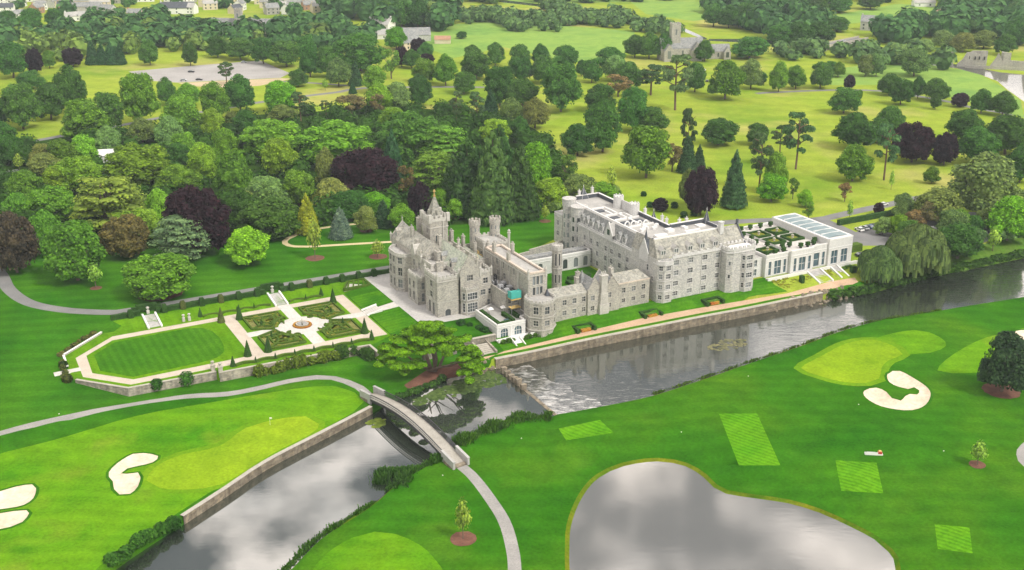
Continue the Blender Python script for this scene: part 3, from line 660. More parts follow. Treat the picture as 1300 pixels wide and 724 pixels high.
def shell(B, poly, z0, z1, ops=None, mat='old_stone', trim='old_stone_trim', glass='window_glass', name='wall', parent=None, top=None, skip=()):
    """walls over a counter-clockwise plan; ops: {edge: [(centre s, sill z, width, height, lights, rows[, arch])]}"""
    mb = MB(); n = len(poly); par = parent or B.e; ops = ops or {}
    wins = []
    for i in range(n):
        if i in skip: continue
        p, q = poly[i], poly[(i + 1) % n]; L = math.dist(p, q); O_ = []
        for o in ops.get(i, ()):
            sc = o[0] * L if o[0] <= 1.0 and o[0] >= 0 and isinstance(o[0], float) else o[0]
            O_.append((sc - o[2] / 2, sc + o[2] / 2, o[1], o[1] + o[3])); wins.append((p, q, sc, o))
        wall_face(mb, p, q, z0, z1, O_)
    if top is not None: mb.mat(1).add([(x, y, top) for x, y in poly], [tuple(range(n))])
    w = B.part(name, mb, [mat, 'lead_roof'], parent)
    base = Vector(B.o)
    for p, q, sc, o in wins:
        fm, pm = window_mesh(o[2], o[3], o[4], o[5], len(o) > 6 and o[6], trim, glass, None)
        t = (Vector(q) - Vector(p)).normalized(); pos = Vector((p[0] + t.x * sc, p[1] + t.y * sc, o[1])) - base
        if parent is not None:
            f = link('window', fm, parent, pos, math.atan2(t.y, t.x)); me = fm.copy()
            me2 = MB(); me2.v = [tuple(v.co) for v in fm.vertices]; me2.f = [tuple(x.vertices) for x in fm.polygons]; me2.mi = [0] * len(me2.f)
            me2.mat(1); me2.add([tuple(v.co) for v in pm.vertices], [(0, 1, 2, 3)])
            f.data = me2.mesh('window', [MATS[trim], MATS[glass]])
        else:
            f = link('window', fm, par, pos, math.atan2(t.y, t.x)); link('pane', pm, f)
    return w
def crenel(mb, poly, z, h=0.75, mh=0.75, mw=0.95, gap=0.75, th=0.42, closed=True, proud=0.07):
    n = len(poly)
    for i in range(n if closed else n - 1):
        p, q = Vector(poly[i]), Vector(poly[(i + 1) % n]); L = (q - p).length
        if L < 0.05: continue
        t = (q - p) / L; nn = Vector((-t.y, t.x)) * (th / 2 - proud); a = p + nn; b = q + nn
        mb.bar((a.x, a.y, z), (b.x, b.y, z), th, h)
        if mh > 0:
            k = max(1, round((L + gap) / (mw + gap))); step = L / k; w = step * mw / (mw + gap)
            for j in range(k):
                c = a + t * (step * (j + 0.5)); c0, c1 = c - t * w / 2, c + t * w / 2
                mb.bar((c0.x, c0.y, z + h), (c1.x, c1.y, z + h), th - 0.02, mh)
def string_course(mb, poly, z, h=0.22, proud=0.12, closed=True):
    n = len(poly)
    for i in range(n if closed else n - 1):
        p, q = Vector(poly[i]), Vector(poly[(i + 1) % n])
        if (q - p).length < .05: continue
        t = (q - p).normalized(); nn = Vector((t.y, -t.x)) * (proud / 2); mb.bar((p.x + nn.x, p.y + nn.y, z), (q.x + nn.x, q.y + nn.y, z), proud, h)
def rect(a0, a1, b0, b1): return [(a0, b0), (a1, b0), (a1, b1), (a0, b1)]
def octo(ca, cb, r, n=8, rot=math.pi / 8): return [(ca + r * math.cos(rot + 2 * math.pi * k / n), cb + r * math.sin(rot + 2 * math.pi * k / n)) for k in range(n)]
def gable_roof(mb, a0, a1, b0, b1, ze, zr, along='b', th=0.18, hip0=0.0, hip1=0.0):
    """two slopes with thickness; the ridge runs ALONG an axis; hip pulls a ridge end inwards"""
    if along == 'b':
        c = (a0 + a1) / 2; r0, r1 = (c, b0 + hip0, zr), (c, b1 - hip1, zr); q = [(a0, b0, ze), (a1, b0, ze), (a1, b1, ze), (a0, b1, ze)]
        fs = [[q[0], r0, r1, q[3]], [q[1], q[2], r1, r0]]; ends = [[q[0], q[1], r0], [q[2], q[3], r1]]
    else:
        c = (b0 + b1) / 2; r0, r1 = (a0 + hip0, c, zr), (a1 - hip1, c, zr); q = [(a0, b0, ze), (a1, b0, ze), (a1, b1, ze), (a0, b1, ze)]
        fs = [[q[0], q[1], r1, r0], [q[2], q[3], r0, r1]]; ends = [[q[3], q[0], r0], [q[1], q[2], r1]]
    for f in fs: mb.face(*[(x, y, z + th) for x, y, z in f])
    for k, (e, hp) in enumerate(zip(ends, (hip0, hip1))):
        if hp > 0: mb.face(*[(x, y, z + th) for x, y, z in e])
    return ends
def gable_end(mb, p, q, z0, ze, zr, coping=True, th=0.45, apex=0.5):
    """a gable wall p->q (left to right seen from outside) from ze up to a point, with raised coping"""
    p, q = Vector(p), Vector(q); m = p + (q - p) * apex; t = (q - p).normalized(); n = Vector((-t.y, t.x)) * (th / 2 - 0.08)
    mb.face((p.x, p.y, z0), (q.x, q.y, z0), (q.x, q.y, ze), (m.x, m.y, zr), (p.x, p.y, ze))
    if coping:
        mb.bar((p.x + n.x, p.y + n.y, ze + 0.05), (m.x + n.x, m.y + n.y, zr + 0.05), th, 0.38); mb.bar((q.x + n.x, q.y + n.y, ze + 0.05), (m.x + n.x, m.y + n.y, zr + 0.05), th, 0.38)
def chimney(B, a, b, z0, z1, wa=1.0, wb=1.6, n=2, mat='old_stone', pots=True, name='chimney'):
    mb = MB(); mb.box(a - wa / 2, a + wa / 2, b - wb / 2, b + wb / 2, z0, z1); mb.box(a - wa / 2 - .1, a + wa / 2 + .1, b - wb / 2 - .1, b + wb / 2 + .1, z1, z1 + .25)
    if pots:
        for k in range(n): mb.frustum(a, b - wb / 2 + wb * (k + .5) / n, 0.2, 0.16, z1 + .25, z1 + .95, 8)
    return B.part(name, mb, [mat])
def finial(mb, a, b, z, h=1.2, r=0.14): mb.lathe(a, b, [(r, z), (r * .5, z + h * .3), (r * 1.1, z + h * .42), (r * .5, z + h * .55), (0.02, z + h)], 6)
def rows(cols, tiers): return [(c, z, w, h, nx, nz) for c, w, nx in cols for z, h, nz in tiers]

# ================================================================ OLD MANOR HOUSE
H = Bld('manor_house', -15, 25, 0, 'rambling old grey limestone house with slate spire tower, twin round turrets and gables', 'manor')
# west range behind the garden front, ridge parallel to it
shell(H, [(-30, 36), (-21.4, 36), (-21.4, 62), (-30, 62)], -0.6, 14.6, {3: rows([(2.0, 1.4, 2), (23.6, 1.4, 2)], [(1.2, 2.8, 2), (5.6, 2.6, 2), (10.2, 2.2, 2)]) + rows([(19.4, 1.4, 2)], [(5.6, 2.6, 2), (10.2, 2.2, 2)])}, skip=(1,))
r = MB(); gable_roof(r, -30.2, -21.4, 36, 62, 14.6, 19.2, 'b'); H.part('roof', r, ['stone_slate'])
w = MB(); gable_end(w, (-21.4, 62.01), (-30.1, 62.01), 14.6, 14.7, 19.5); gable_end(w, (-30.1, 35.99), (-21.4, 35.99), 14.6, 14.7, 19.5); string_course(w, [(-30, 62), (-30, 36)], 14.2, closed=False); finial(w, -25.8, 62, 19.8, 2.2, .22); H.part('gable', w, ['old_stone'])
d = MB(); d.box(-29.3, -27.4, 58.6, 60.2, 15.2, 17.3); d.mat(1).face((-29.32, 58.8, 15.6), (-29.32, 58.8, 16.9), (-29.32, 60.0, 16.9), (-29.32, 60.0, 15.6)); d.mat(2); gable_roof(d, -29.4, -26.5, 58.5, 60.3, 17.3, 18.3, 'a'); H.part('dormer', d, ['old_stone', 'window_glass', 'stone_slate'])
d = MB(); d.box(-28.6, -27.6, 43.6, 44.4, 15.2, 18.6); H.part('chimney', d, ['old_stone'])
bay = [(-30, 57.6), (-32.4, 57.0), (-34.2, 54.4), (-34.2, 48.4), (-32.4, 45.8), (-30, 45.2)]
tiers = [(1.3, 3.0, 2), (5.6, 2.8, 2), (9.8, 2.2, 2)]
shell(H, bay, -0.6, 12.8, {1: rows([(0.5, 1.7, 2)], tiers), 2: rows([(1.6, 1.7, 2), (4.4, 1.7, 2)], tiers), 3: rows([(0.5, 1.7, 2)], tiers)}, top=12.6, name='bay', skip=(5,))
w = MB(); crenel(w, bay[:6], 12.6, .8, 0, closed=False); string_course(w, bay, 5.0, closed=False); string_course(w, bay, 9.1, closed=False); string_course(w, bay, 12.3, .3, .2, closed=False); H.part('parapet', w, ['old_stone_trim'])
w = MB(); gable_end(w, (-30.3, 44.6), (-30.3, 41.0), 14.0, 14.1, 17.6, th=.4); finial(w, -30.1, 42.8, 17.8, 1.8, .16); w.face((-30.1, 44.4, 14.1), (-30.1, 42.8, 17.5), (-26.6, 42.8, 17.5), (-26.6, 44.4, 14.1)); w.face((-30.1, 42.8, 17.5), (-30.1, 41.2, 14.1), (-26.6, 41.2, 14.1), (-26.6, 42.8, 17.5)); H.part('gable', w, ['old_stone_trim'])
chimney(H, -20.4, 60.0, 10, 20.4, 1.3, 2.0, 2); chimney(H, -29.4, 38.6, 14, 16.2, .8, .8, 1)
# porch block
pp = [(-33.4, 32.6), (-30, 32.6), (-30, 40.4), (-33.4, 40.4)]
shell(H, pp, -0.6, 9.3, {3: rows([(1.8, 1.2, 2), (4.9, 1.5, 2)], [(1.0, 3.0, 2), (5.2, 2.4, 2)]), 0: rows([(2.0, 1.1, 1)], [(1.0, 2.8, 2), (5.2, 2.3, 2)])}, top=9.2, name='porch')
w = MB(); crenel(w, pp, 9.1, .5, .5, .8, .8, .35); H.part('parapet', w, ['old_stone_trim'])
# tall flat block behind the porch, and the glazed recess
fb = rect(-30, -23, 28.8, 36.0)
shell(H, fb, -0.6, 14.2, {3: rows([(3.0, 1.0, 1), (5.6, 1.6, 2)], [(0.8, 5.6, 3), (8.0, 2.2, 2)])}, top=13.8)
w = MB(); crenel(w, fb, 14.0, .7, .0); H.part('parapet', w, ['old_stone_trim'])
chimney(H, -25.5, 33.5, 13, 17.0, 1.4, 2.6, 3); chimney(H, -29, 34.6, 13, 15.8, .9, .9, 1)
# square corner tower
ct = rect(-32.2, -24.6, 19.6, 28.8)
shell(H, ct, -0.8, 12.6, {3: [(3.2, -0.2, 1.3, 4.4, 1, 1, True), (6.2, -0.2, 1.3, 4.4, 1, 1, True)] + rows([(4.8, 1.7, 2)], [(5.6, 2.0, 2), (9.2, 2.0, 2)]), 0: [(3.6, -0.3, 2.0, 2.6, 1, 1, True)]}, top=12.2, name='corner_tower')
w = MB(); crenel(w, ct, 12.4, .7, .65, .9, .8); string_course(w, ct, 4.8); string_course(w, ct, 11.6, .3, .2)
H.part('parapet', w, ['old_stone_trim'])
chimney(H, -27.4, 28.0, 12, 15.2, 2.2, 1.0, 3)
# river-front gable with its oriel and the flat block beside it
shell(H, [(-24.6, 18.6), (-13.6, 18.6), (-13.6, 31), (-24.6, 31)], -1.2, 13.0, {0: rows([(8.9, 1.6, 2)], [(9.2, 1.9, 2)]) + rows([(8.0, 1.6, 2), (10.3, .9, 1)], [(5.4, 1.8, 2)]) + rows([(10.0, 1.0, 1)], [(1.4, 2.2, 2)]) + [(3.4, 11.0, 2.0, 2.0, 3, 2)], 1: rows([(3.0, 1.4, 2)], [(5.4, 1.8, 2), (9.2, 1.8, 2)])}, top=12.6, skip=(3,))
w = MB(); gable_end(w, (-24.8, 18.52), (-17.6, 18.52), 12.9, 13.8, 19.6); finial(w, -21.2, 18.7, 19.9, 1.2); H.part('gable', w, ['old_stone'])
r = MB(); gable_roof(r, -24.7, -17.7, 18.7, 40, 13.2, 18.8, 'b'); H.part('roof', r, ['green_slate'])
w = MB(); crenel(w, [(-17.6, 18.6), (-13.6, 18.6), (-13.6, 31)], 12.8, .6, .6, .9, .8, closed=False); string_course(w, [(-17.4, 18.6), (-13.6, 18.6), (-13.6, 31)], 8.4, closed=False); H.part('parapet', w, ['old_stone_trim'])
oc = [(-24.3, 18.6), (-23.4, 16.9), (-19.0, 16.9), (-18.1, 18.6)]
shell(H, oc, -1.4, 8.8, {0: rows([(0.5, .95, 1)], [(1.0, 3.0, 3), (5.2, 2.2, 2)]), 1: rows([(2.2, 3.4, 4)], [(1.0, 3.0, 3), (5.2, 2.2, 2)]), 2: rows([(0.5, .95, 1)], [(1.0, 3.0, 3), (5.2, 2.2, 2)])}, top=8.7, name='oriel', skip=(3,), trim='new_stone_trim')
w = MB(); crenel(w, oc, 8.6, .35, .55, .5, .5, .3, closed=False); H.part('parapet', w, ['old_stone_trim'])
chimney(H, -19.8, 30, 14, 18.8, .9, .9, 1); chimney(H, -17.5, 31.5, 10, 16.4, 1.0, 1.8, 2); chimney(H, -16.0, 27.4, 11, 15.4, .9, .9, 1); chimney(H, -14.6, 24.6, 11, 14.6, .9, .9, 1)
# roofs over the heart of the house
shell(H, rect(-23, -11, 31, 47), 2, 11.4, None)
r = MB(); gable_roof(r, -23.1, -13.0, 31, 48, 11.4, 15.4, 'b', hip0=2.5); gable_roof(r, -13.0, -6.8, 31, 46, 10.4, 12.8, 'b'); H.part('roof', r, ['green_slate'])
for q_ in ((-13.3, -12.7, 31, 50, 10.5, 14.2), (-13, -7, 46.2, 46.8, 8, 13.2), (-12.6, -7, 30.6, 31.1, 8, 13.0)): H.part('parapet', MB().box(*q_), ['old_stone'])
chimney(H, -13.0, 49.6, 10, 17.6, 1.1, 1.4, 2); chimney(H, -21, 42, 13, 18.2, 1.0, 1.0, 1)
shell(H, rect(-16, -7, 46.5, 56), -0.6, 10.6, None, top=10.4)
b_ = MB()
for k in range(5): b_.bar((-11.6 + k * .9, 33 + k * 1.6, 12.9 - abs(k - 2) * .3), (-8.4 + k * .3, 35.2 + k * 1.5, 12.2), .35, .12)
H.part('roof_boards', b_, ['timber_yellow'])
# spire tower
T_ = rect(-21.6, -15.0, 48.0, 54.6)
shell(H, T_, 8, 22.4, {0: rows([(3.0, 2.0, 3)], [(15.2, 2.2, 1)]), 3: rows([(4.4, 1.2, 2)], [(18.0, 2.6, 2)])}, top=22.0, name='tower')
w = MB(); crenel(w, T_, 22.2, 1.1, .9, .95, .85, .5, proud=.16); string_course(w, T_, 20.0, .3, .22)
for ca, cb in T_: w.box(ca - .55, ca + .55, cb - .55, cb + .55, 22.0, 24.9)
w.box(-17.0, -16.7, 47.7, 48.0, 14, 22.2)
H.part('parapet', w, ['old_stone_trim'])
w = MB(); w.frustum(-18.3, 51.3, 3.9, 2.0, 22.0, 26.0, 4, math.pi / 4); w.frustum(-18.3, 51.3, 2.0, .38, 26.0, 30.0, 4, math.pi / 4)
w.box(-18.7, -17.9, 48.9, 49.6, 24.4, 25.8); w.box(-20.7, -20, 50.9, 51.7, 24.4, 25.8); H.part('spire', w, ['stone_slate'])
w = MB(); w.lathe(-18.3, 51.3, [(.4, 30.0), (.5, 30.4), (.22, 30.7), (.3, 31.0), (.1, 31.2), (.5, 31.9), (.1, 32.6)], 8); H.part('finial', w, ['bronze'])
w = MB(); w.box(-21.0, -16.2, 46.4, 47.98, 9, 14.4); w.mat(1).face((-20.4, 46.38, 12.0), (-18.0, 46.38, 12.0), (-18.0, 46.38, 14.0), (-20.4, 46.38, 14.0)); w.mat(0).box(-15.4, -12.6, 47.2, 49.8, 8, 13.9); H.part('stair_block', w, ['old_stone', 'window_glass'])
# entrance block with its two round turrets
ce = rect(-7.0, 1.2, 34.5, 45.0)
shell(H, ce, -0.6, 15.8, {0: rows([(5.6, 1.2, 2)], [(11.0, 2.0, 2)]), 3: rows([(6.6, 1.4, 2)], [(10.6, 2.2, 2)])}, top=15.6)
w = MB(); crenel(w, ce, 15.6, .6, .6, .9, .8); string_course(w, ce, 13.4, .25, .18); H.part('parapet', w, ['old_stone_trim'])
for ca, cb in ((-6.6, 44.6), (0.9, 44.2)):
    tm = MB(); tm.frustum(ca, cb, 1.75, 1.75, 4, 20.2, 16); tm.frustum(ca, cb, 2.0, 2.0, 20.2, 21.4, 16)
    for k in range(8):
        t = 2 * math.pi * k / 8; tm.bar((ca + 1.8 * math.cos(t - .22), cb + 1.8 * math.sin(t - .22), 21.4), (ca + 1.8 * math.cos(t + .22), cb + 1.8 * math.sin(t + .22), 21.4), .4, .8)
    for k in range(4): tm.frustum(ca, cb, 1.8, 1.8, 8 + k * 3, 8.18 + k * 3, 16, top=True)
    tm.mat(1)
    for z in (11, 15, 18.2):
        for t in (-1.9, -1.0, -2.8): tm.face(*[(ca + 1.78 * math.cos(t + dx), cb + 1.78 * math.sin(t + dx), z + dz) for dx, dz in ((-.12, 0), (.12, 0), (.12, 1.3), (-.12, 1.3))])
    H.part('turret', tm, ['old_stone', 'window_glass'])
for ca, cb, z in ((1.2, 34.5, 20.2), (-6.8, 34.3, 18.0), (-8.6, 33.6, 18.4)):
    tm = MB(); tm.frustum(ca, cb, .5, .45, 10, z - 1.2, 8); tm.frustum(ca, cb, .62, .62, z - 1.2, z - .9, 8); tm.lathe(ca, cb, [(.3, z - .9), (.5, z - .4), (.3, z), (.02, z + .2)], 8); H.part('pinnacle', tm, ['old_stone_trim'])
# long hall
lh = [(-8.6, 3.0), (-2.4, 3.0), (-2.4, 33.0), (-8.6, 33.0)]
lo = [(2.0, 8.6, .95, 2.6, 1, 1), (3.3, 8.6, .95, 2.6, 1, 1), (4.6, 8.6, .95, 2.6, 1, 1), (2.0, 12.0, .95, 2.8, 1, 1), (3.3, 12.0, .95, 2.8, 1, 1), (4.6, 12.0, .95, 2.8, 1, 1)]
lw_ = rows([(5.5, 1.2, 2), (9.5, 1.2, 2), (14, 1.6, 2)], [(9.2, 2.0, 2)]) + [(s_, 12.8, 1.0 if k % 2 else 1.6, 2.4, 2, 2) for k, s_ in enumerate((9.0, 13.4, 17.2, 20.6))]
shell(H, lh, -1.5, 15.9, {0: lo, 3: lw_, 1: rows([(6, 1.4, 2), (11, 1.4, 2), (16, 1.4, 2), (22, 1.4, 2)], [(9.0, 3.2, 2)])}, top=15.5)
w = MB(); crenel(w, lh, 15.7, .55, 0, th=.75); H.part('parapet', w, ['pink_coping'])
w = MB(); string_course(w, lh, 14.9, .25, .18)
for b0 in (9, 15, 21, 27): w.box(-8.95, -8.6, b0, b0 + .5, -1, 14.6)
H.part('buttress', w, ['old_stone_trim'])
for b0 in (6, 14, 22, 29):
    q = [(-2.4, b0), (0.3, b0 + .8), (0.3, b0 + 3.4), (-2.4, b0 + 4.2)]
    shell(H, q, -0.6, 13.0, {1: rows([(0.5, 1.4, 2)], [(8.4, 3.0, 2)])}, top=12.8, name='bay', skip=(3,)); w = MB(); crenel(w, q, 12.8, .5, .5, .7, .6, .35, closed=False); H.part('parapet', w, ['old_stone_trim'])
# octagonal river tower in front of the hall
ot = octo(-6.3, -0.4, 5.0)
tr2 = [(1.2, 1.7, 2), (5.0, 2.4, 2)]
shell(H, ot, -2.6, 8.6, {k: rows([(0.5, 1.6, 2)], tr2) for k in (4, 5, 6)}, top=8.3, name='octagonal_tower')
w = MB(); crenel(w, ot, 8.4, .5, .55, .8, .7, .4); string_course(w, ot, 3.8, .25, .16); string_course(w, ot, -0.4, .3, .25); H.part('parapet', w, ['old_stone_trim'])
w = MB(); w.frustum(-2.6, 1.6, 1.0, .05, 8.4, 10.6, 4, .6); H.part('roof_light', w, ['dark_slate'])
# courtyard infill with roof plant
cy = rect(-13.6, -8.6, 8.6, 31)
shell(H, cy, -1.5, 8.2, {0: rows([(1.3, 1.0, 1), (3.7, 1.2, 1)], [(1.8, 1.6, 2), (5.0, 1.6, 2)])}, top=8.0)
w = MB(); crenel(w, cy, 8.0, .6, 0, th=.35); H.part('parapet', w, ['old_stone'])
w = MB()
for k in range(5): w.box(-12.9 + (k % 2) * 2.1, -11.4 + (k % 2) * 2.1, 10 + k * 2.1, 11.5 + k * 2.1, 8.05, 9.3)
w.mat(1)
for k in range(4): w.tube([(-12.5 + k, 10.0, 8.6), (-12 + k * .8, 17.5, 8.5)], [.22, .22], 6)
for k in range(3): w.box(-12.6 + k * 1.3, -11.9 + k * 1.3, 18 + k * 2.5, 19.2 + k * 2.5, 8.06, 9.6)
H.part('roof_plant', w, ['plant_metal', 'dark_metal'])
sc_ = Bld('scaffold_tower', -11.5, 6.6, -1.2, 'tube scaffold with yellow boards and a turquoise sheet on top, standing in the manor courtyard', 'scaffold')
w = MB()
for a in (-13.0, -11.5, -10.0):
    for b in (5.8, 7.6): w.frustum(a, b, .07, .07, -1.4, 9.6, 6)
for z in (1.4, 4.2, 7.0, 9.0):
    for b in (5.8, 7.6): w.bar((-13, b, z), (-10, b, z), .09, .09)
    for a in (-13.0, -10.0): w.bar((a, 5.8, z), (a, 7.6, z), .09, .09)
sc_.part('frame', w, ['plant_metal'])
for z in (1.5, 4.3, 7.1): w = MB(); w.box(-13.2, -9.8, 5.6, 7.8, z, z + .14); w.box(-13.2, -9.8, 5.5, 5.6, z, z + .35); sc_.part('deck', w, ['timber_yellow'])
w = MB(); w.box(-13.3, -9.7, 5.5, 5.55, 7.6, 9.9); w.box(-13.3, -13.25, 5.5, 7.9, 7.6, 9.9); w.box(-9.75, -9.7, 5.5, 7.9, 7.6, 9.9); w.face((-13.3, 5.5, 9.9), (-9.7, 5.5, 9.9), (-9.7, 7.9, 9.5), (-13.3, 7.9, 9.5)); sc_.part('sheet', w, ['turquoise_sheet'])

for ca, cb_, z in ((-30.1, 62.2, 16.4), (-21.4, 62.2, 16.2), (-30.2, 36.2, 16.0), (-32.2, 28.8, 15.4), (-24.6, 19.6, 15.6), (-32.2, 19.6, 15.2), (-17.6, 18.6, 15.4), (-13.6, 18.6, 15.0), (-13.6, 31, 15.2), (-8.6, 3.0, 17.6), (-2.4, 3.0, 17.6), (-23.0, 29.0, 16.2), (-33.4, 32.7, 11.0)):
    tm = MB(); tm.frustum(ca, cb_, .36, .34, z - 3.4, z - .9, 8); tm.lathe(ca, cb_, [(.44, z - .9), (.44, z - .7), (.3, z - .5), (.02, z + .3)], 8); H.part('pinnacle', tm, ['old_stone_trim'])
for ca, cb_, z0, z1, w1, w2 in ((-22.6, 38.4, 14, 20.6, .9, 1.5), (-19.0, 45.4, 12, 17.2, .9, 1.6), (-10.4, 45.8, 10, 16.4, .8, 1.4), (-14.8, 40.2, 12, 17.4, .8, .8), (-9.6, 38.4, 11, 16.0, .9, .9), (-8.2, 27.0, 15, 19.0, .8, 1.5), (-8.2, 17.0, 15, 18.6, .8, 1.5), (-3.0, 24.0, 15, 18.8, .7, 1.4), (-27.2, 50.4, 16, 20.8, .8, 1.3), (-16.6, 22.6, 12, 16.2, .7, .7), (-12.2, 52.2, 10, 14.6, .9, 1.4)): chimney(H, ca, cb_, z0, z1, w1, w2, 2)
for ca, cb_ in ((-24.9, 25.0), (-24.9, 32.4)):
    d = MB(); d.box(ca, ca + 1.6, cb_ - .9, cb_ + .9, 13.6, 15.8); d.mat(1).face((ca - .02, cb_ - .6, 14.2), (ca - .02, cb_ - .6, 15.5), (ca - .02, cb_ + .6, 15.5), (ca - .02, cb_ + .6, 14.2)); d.mat(2); gable_roof(d, ca - .1, ca + 3, cb_ - 1, cb_ + 1, 15.8, 17.0, 'a'); H.part('dormer', d, ['old_stone', 'window_glass', 'grey_slate'])

# slender octagonal tower
ST = Bld('slender_tower', 13.0, 22.5, 0, 'slender free-standing octagonal stone tower with tall slit openings behind the low riverside wing', 'tower')
so = octo(13.0, 22.5, 1.7)
shell(ST, so, -0.5, 15.0, {k: [(0.5, 9.6, .55, 4.2, 1, 1), (0.5, 3.5, .5, 3.0, 1, 1)] for k in range(8)}, top=14.9)
w = MB(); w.prism(octo(13, 22.5, 1.95), 14.9, 15.3); w.prism(octo(13, 22.5, 2.05), 16.0, 16.2); crenel(w, octo(13, 22.5, 1.9), 15.3, .7, .7, .6, .5, .3); w.prism(octo(13, 22.5, 1.9), 8.4, 8.7); ST.part('parapet', w, ['old_stone_trim'])
# ================================================================ LOW RIVERSIDE WING
SW = Bld('riverside_wing', 17, 3, 0, 'low two-storey grey stone wing with small gables and a big chimney breast facing the river', 'house wing')
t2 = [(1.2, 1.5, 2), (4.6, 1.7, 2)]
sl = [(-1.4, 0), (11.0, 0), (11.0, 7), (-1.4, 7)]
shell(SW, sl, -1.6, 7.4, {0: rows([(4.2, 1.4, 2), (7.8, 1.4, 2), (11.3, 1.2, 2)], t2)}, skip=(1, 3))
sm = [(11.0, -.7), (22.8, -.7), (22.8, 7.5), (11.0, 7.5)]
shell(SW, sm, -1.6, 7.9, {0: rows([(1.8, 1.3, 2), (8.2, 1.1, 2)], t2), 1: rows([(0.5, .9, 1)], t2)})
sr = [(22.8, 0), (35.0, 0), (35.0, 8), (22.8, 8)]
shell(SW, sr, -1.4, 8.0, {0: rows([(2.2, 1.2, 2), (6.0, 1.4, 2), (9.8, 1.4, 2)], [(1.6, 1.3, 2), (4.9, 1.7, 2)]), 1: rows([(0.5, 1.2, 2)], [(4.9, 1.7, 2)])}, skip=(3,))
r = MB(); gable_roof(r, -1.4, 11.0, 0.2, 7, 7.6, 9.4, 'a'); SW.part('roof', r, ['stone_slate'])
r = MB(); gable_roof(r, 22.8, 35, 0.3, 8, 8.2, 10.4, 'a', hip1=2.2); SW.part('roof', r, ['stone_slate'])
r = MB(); gable_roof(r, 11, 16, -.5, 7.5, 8.0, 11.4, 'b'); gable_roof(r, 17.6, 22.6, -.5, 7.5, 8.0, 11.0, 'b'); SW.part('roof', r, ['grey_slate'])
w = MB(); gable_end(w, (11.0, -.72), (16.0, -.72), 7.8, 7.9, 11.8); gable_end(w, (17.6, -.72), (22.6, -.72), 7.8, 7.9, 11.4); gable_end(w, (16, 7.5), (11, 7.5), 7.8, 7.9, 11.6); gable_end(w, (22.6, 7.5), (17.6, 7.5), 7.8, 7.9, 11.3); SW.part('gable', w, ['old_stone'])
w = MB(); w.frustum(12.2, 5.2, 1.7, .06, 8.6, 13.2, 4, math.pi / 4); SW.part('spirelet', w, ['grey_slate'])
w = MB(); w.box(14.9, 18.3, -1.9, -.7, -1.6, 3.0); w.box(15.2, 18.0, -1.7, -.7, 3.0, 6.6); w.box(15.5, 17.7, -1.6, 0.2, 6.6, 12.4); w.box(15.3, 17.9, -1.8, .4, 12.4, 12.8)
for k in range(3): w.frustum(15.9 + k * .7, -.7, .26, .22, 12.8, 13.8, 8)
w.box(15.9, 17.2, -1.97, -1.9, .6, 2.2); w.box(15.9, 17.2, -1.77, -1.7, 4.2, 5.8)
SW.part('chimney_breast', w, ['old_stone_trim'])
w = MB(); crenel(w, [(-1.4, 0), (11, 0)], 7.3, .45, 0, closed=False, th=.3); string_course(w, [(-1.4, 0), (11, 0)], 3.9, .15, .1, closed=False); SW.part('parapet', w, ['old_stone_trim'])
w = MB(); crenel(w, [(22.8, 0), (35, 0), (35, 8)], 7.9, .45, 0, closed=False, th=.3); SW.part('parapet', w, ['pink_coping'])
chimney(SW, 9.6, 4.2, 8, 11.4, .9, 1.6, 2); chimney(SW, 23.2, 5.2, 8, 12.0, 1.0, 1.8, 2); chimney(SW, 13.6, 10.2, 2, 10.6, 1.2, 1.2, 1)
shell(SW, rect(2, 11, 7, 11), -.5, 6.0, None, top=6.0, skip=(0,)); 
shell(SW, rect(24, 34, 8, 12), -.5, 6.4, None, top=6.4, skip=(0,))

# ================================================================ ARCADE, COURT WALL
AR = Bld('arcade_link', 18, 41, 0, 'white single-storey cloister with dark arched openings linking the old house to the hotel', 'cloister')
ar = rect(1.5, 36.6, 39.2, 44.6)
shell(AR, ar, -.4, 5.6, {0: [(s_, 0.6, 1.9, 3.6, 1, 1, True) for s_ in (4.5, 9.5, 14.5, 20.0, 24.6, 29.0, 33.0)]}, 'white_wall', 'white_trim', top=5.5)
w = MB(); crenel(w, ar, 5.4, .6, 0, th=.5); string_course(w, [(1.5, 39.2), (36.6, 39.2)], 4.7, .25, .15, closed=False); AR.part('parapet', w, ['white_trim'])
w = MB(); w.box(3, 36, 41.0, 43.8, 5.5, 6.3); AR.part('roof', w, ['grey_slate'])
CW = Bld('court_wall', 18, 56, 0, 'old grey stone garden wall closing the court behind the white cloister', 'wall')
w = MB(); w.bar((1.2, 50.0, -.4), (20, 54.2, -.4), .6, 4.2); w.bar((20, 54.2, -.4), (36.2, 57.8, -.4), .6, 4.8); CW.part('wall', w, ['old_stone'])

# ================================================================ HOTEL WING: river block, west-facing range, bastion tower
HT = Bld('hotel_wing', 48, 20, 0, 'large pale stone hotel wing of four storeys with slate mansard roofs and drum chimneys', 'hotel')
NS = dict(mat='new_stone', trim='new_stone_trim')
t4 = [(0.9, 1.5, 2), (4.4, 1.6, 2), (8.0, 1.7, 2), (11.6, 1.7, 2)]
rb = [(37, -1.3), (63.5, -1.3), (63.5, 14), (37, 14)]
shell(HT, rb, -.8, 14.6, {0: rows([(7.4, 1.9, 3), (13.2, 1.9, 3), (18.9, 1.9, 3), (24.3, 1.7, 3)], t4), 3: rows([(9.6, 1.0, 1)], [(4.6, 1.6, 2), (9.4, 2.0, 2)]) + rows([(12.6, 1.3, 2)], [(6.4, 1.6, 2)])}, skip=(2,), **NS)
rbay = [(37.2, 1.4), (37.0, -1.2), (38.6, -3.0), (41.8, -3.0), (42.6, -1.3)]
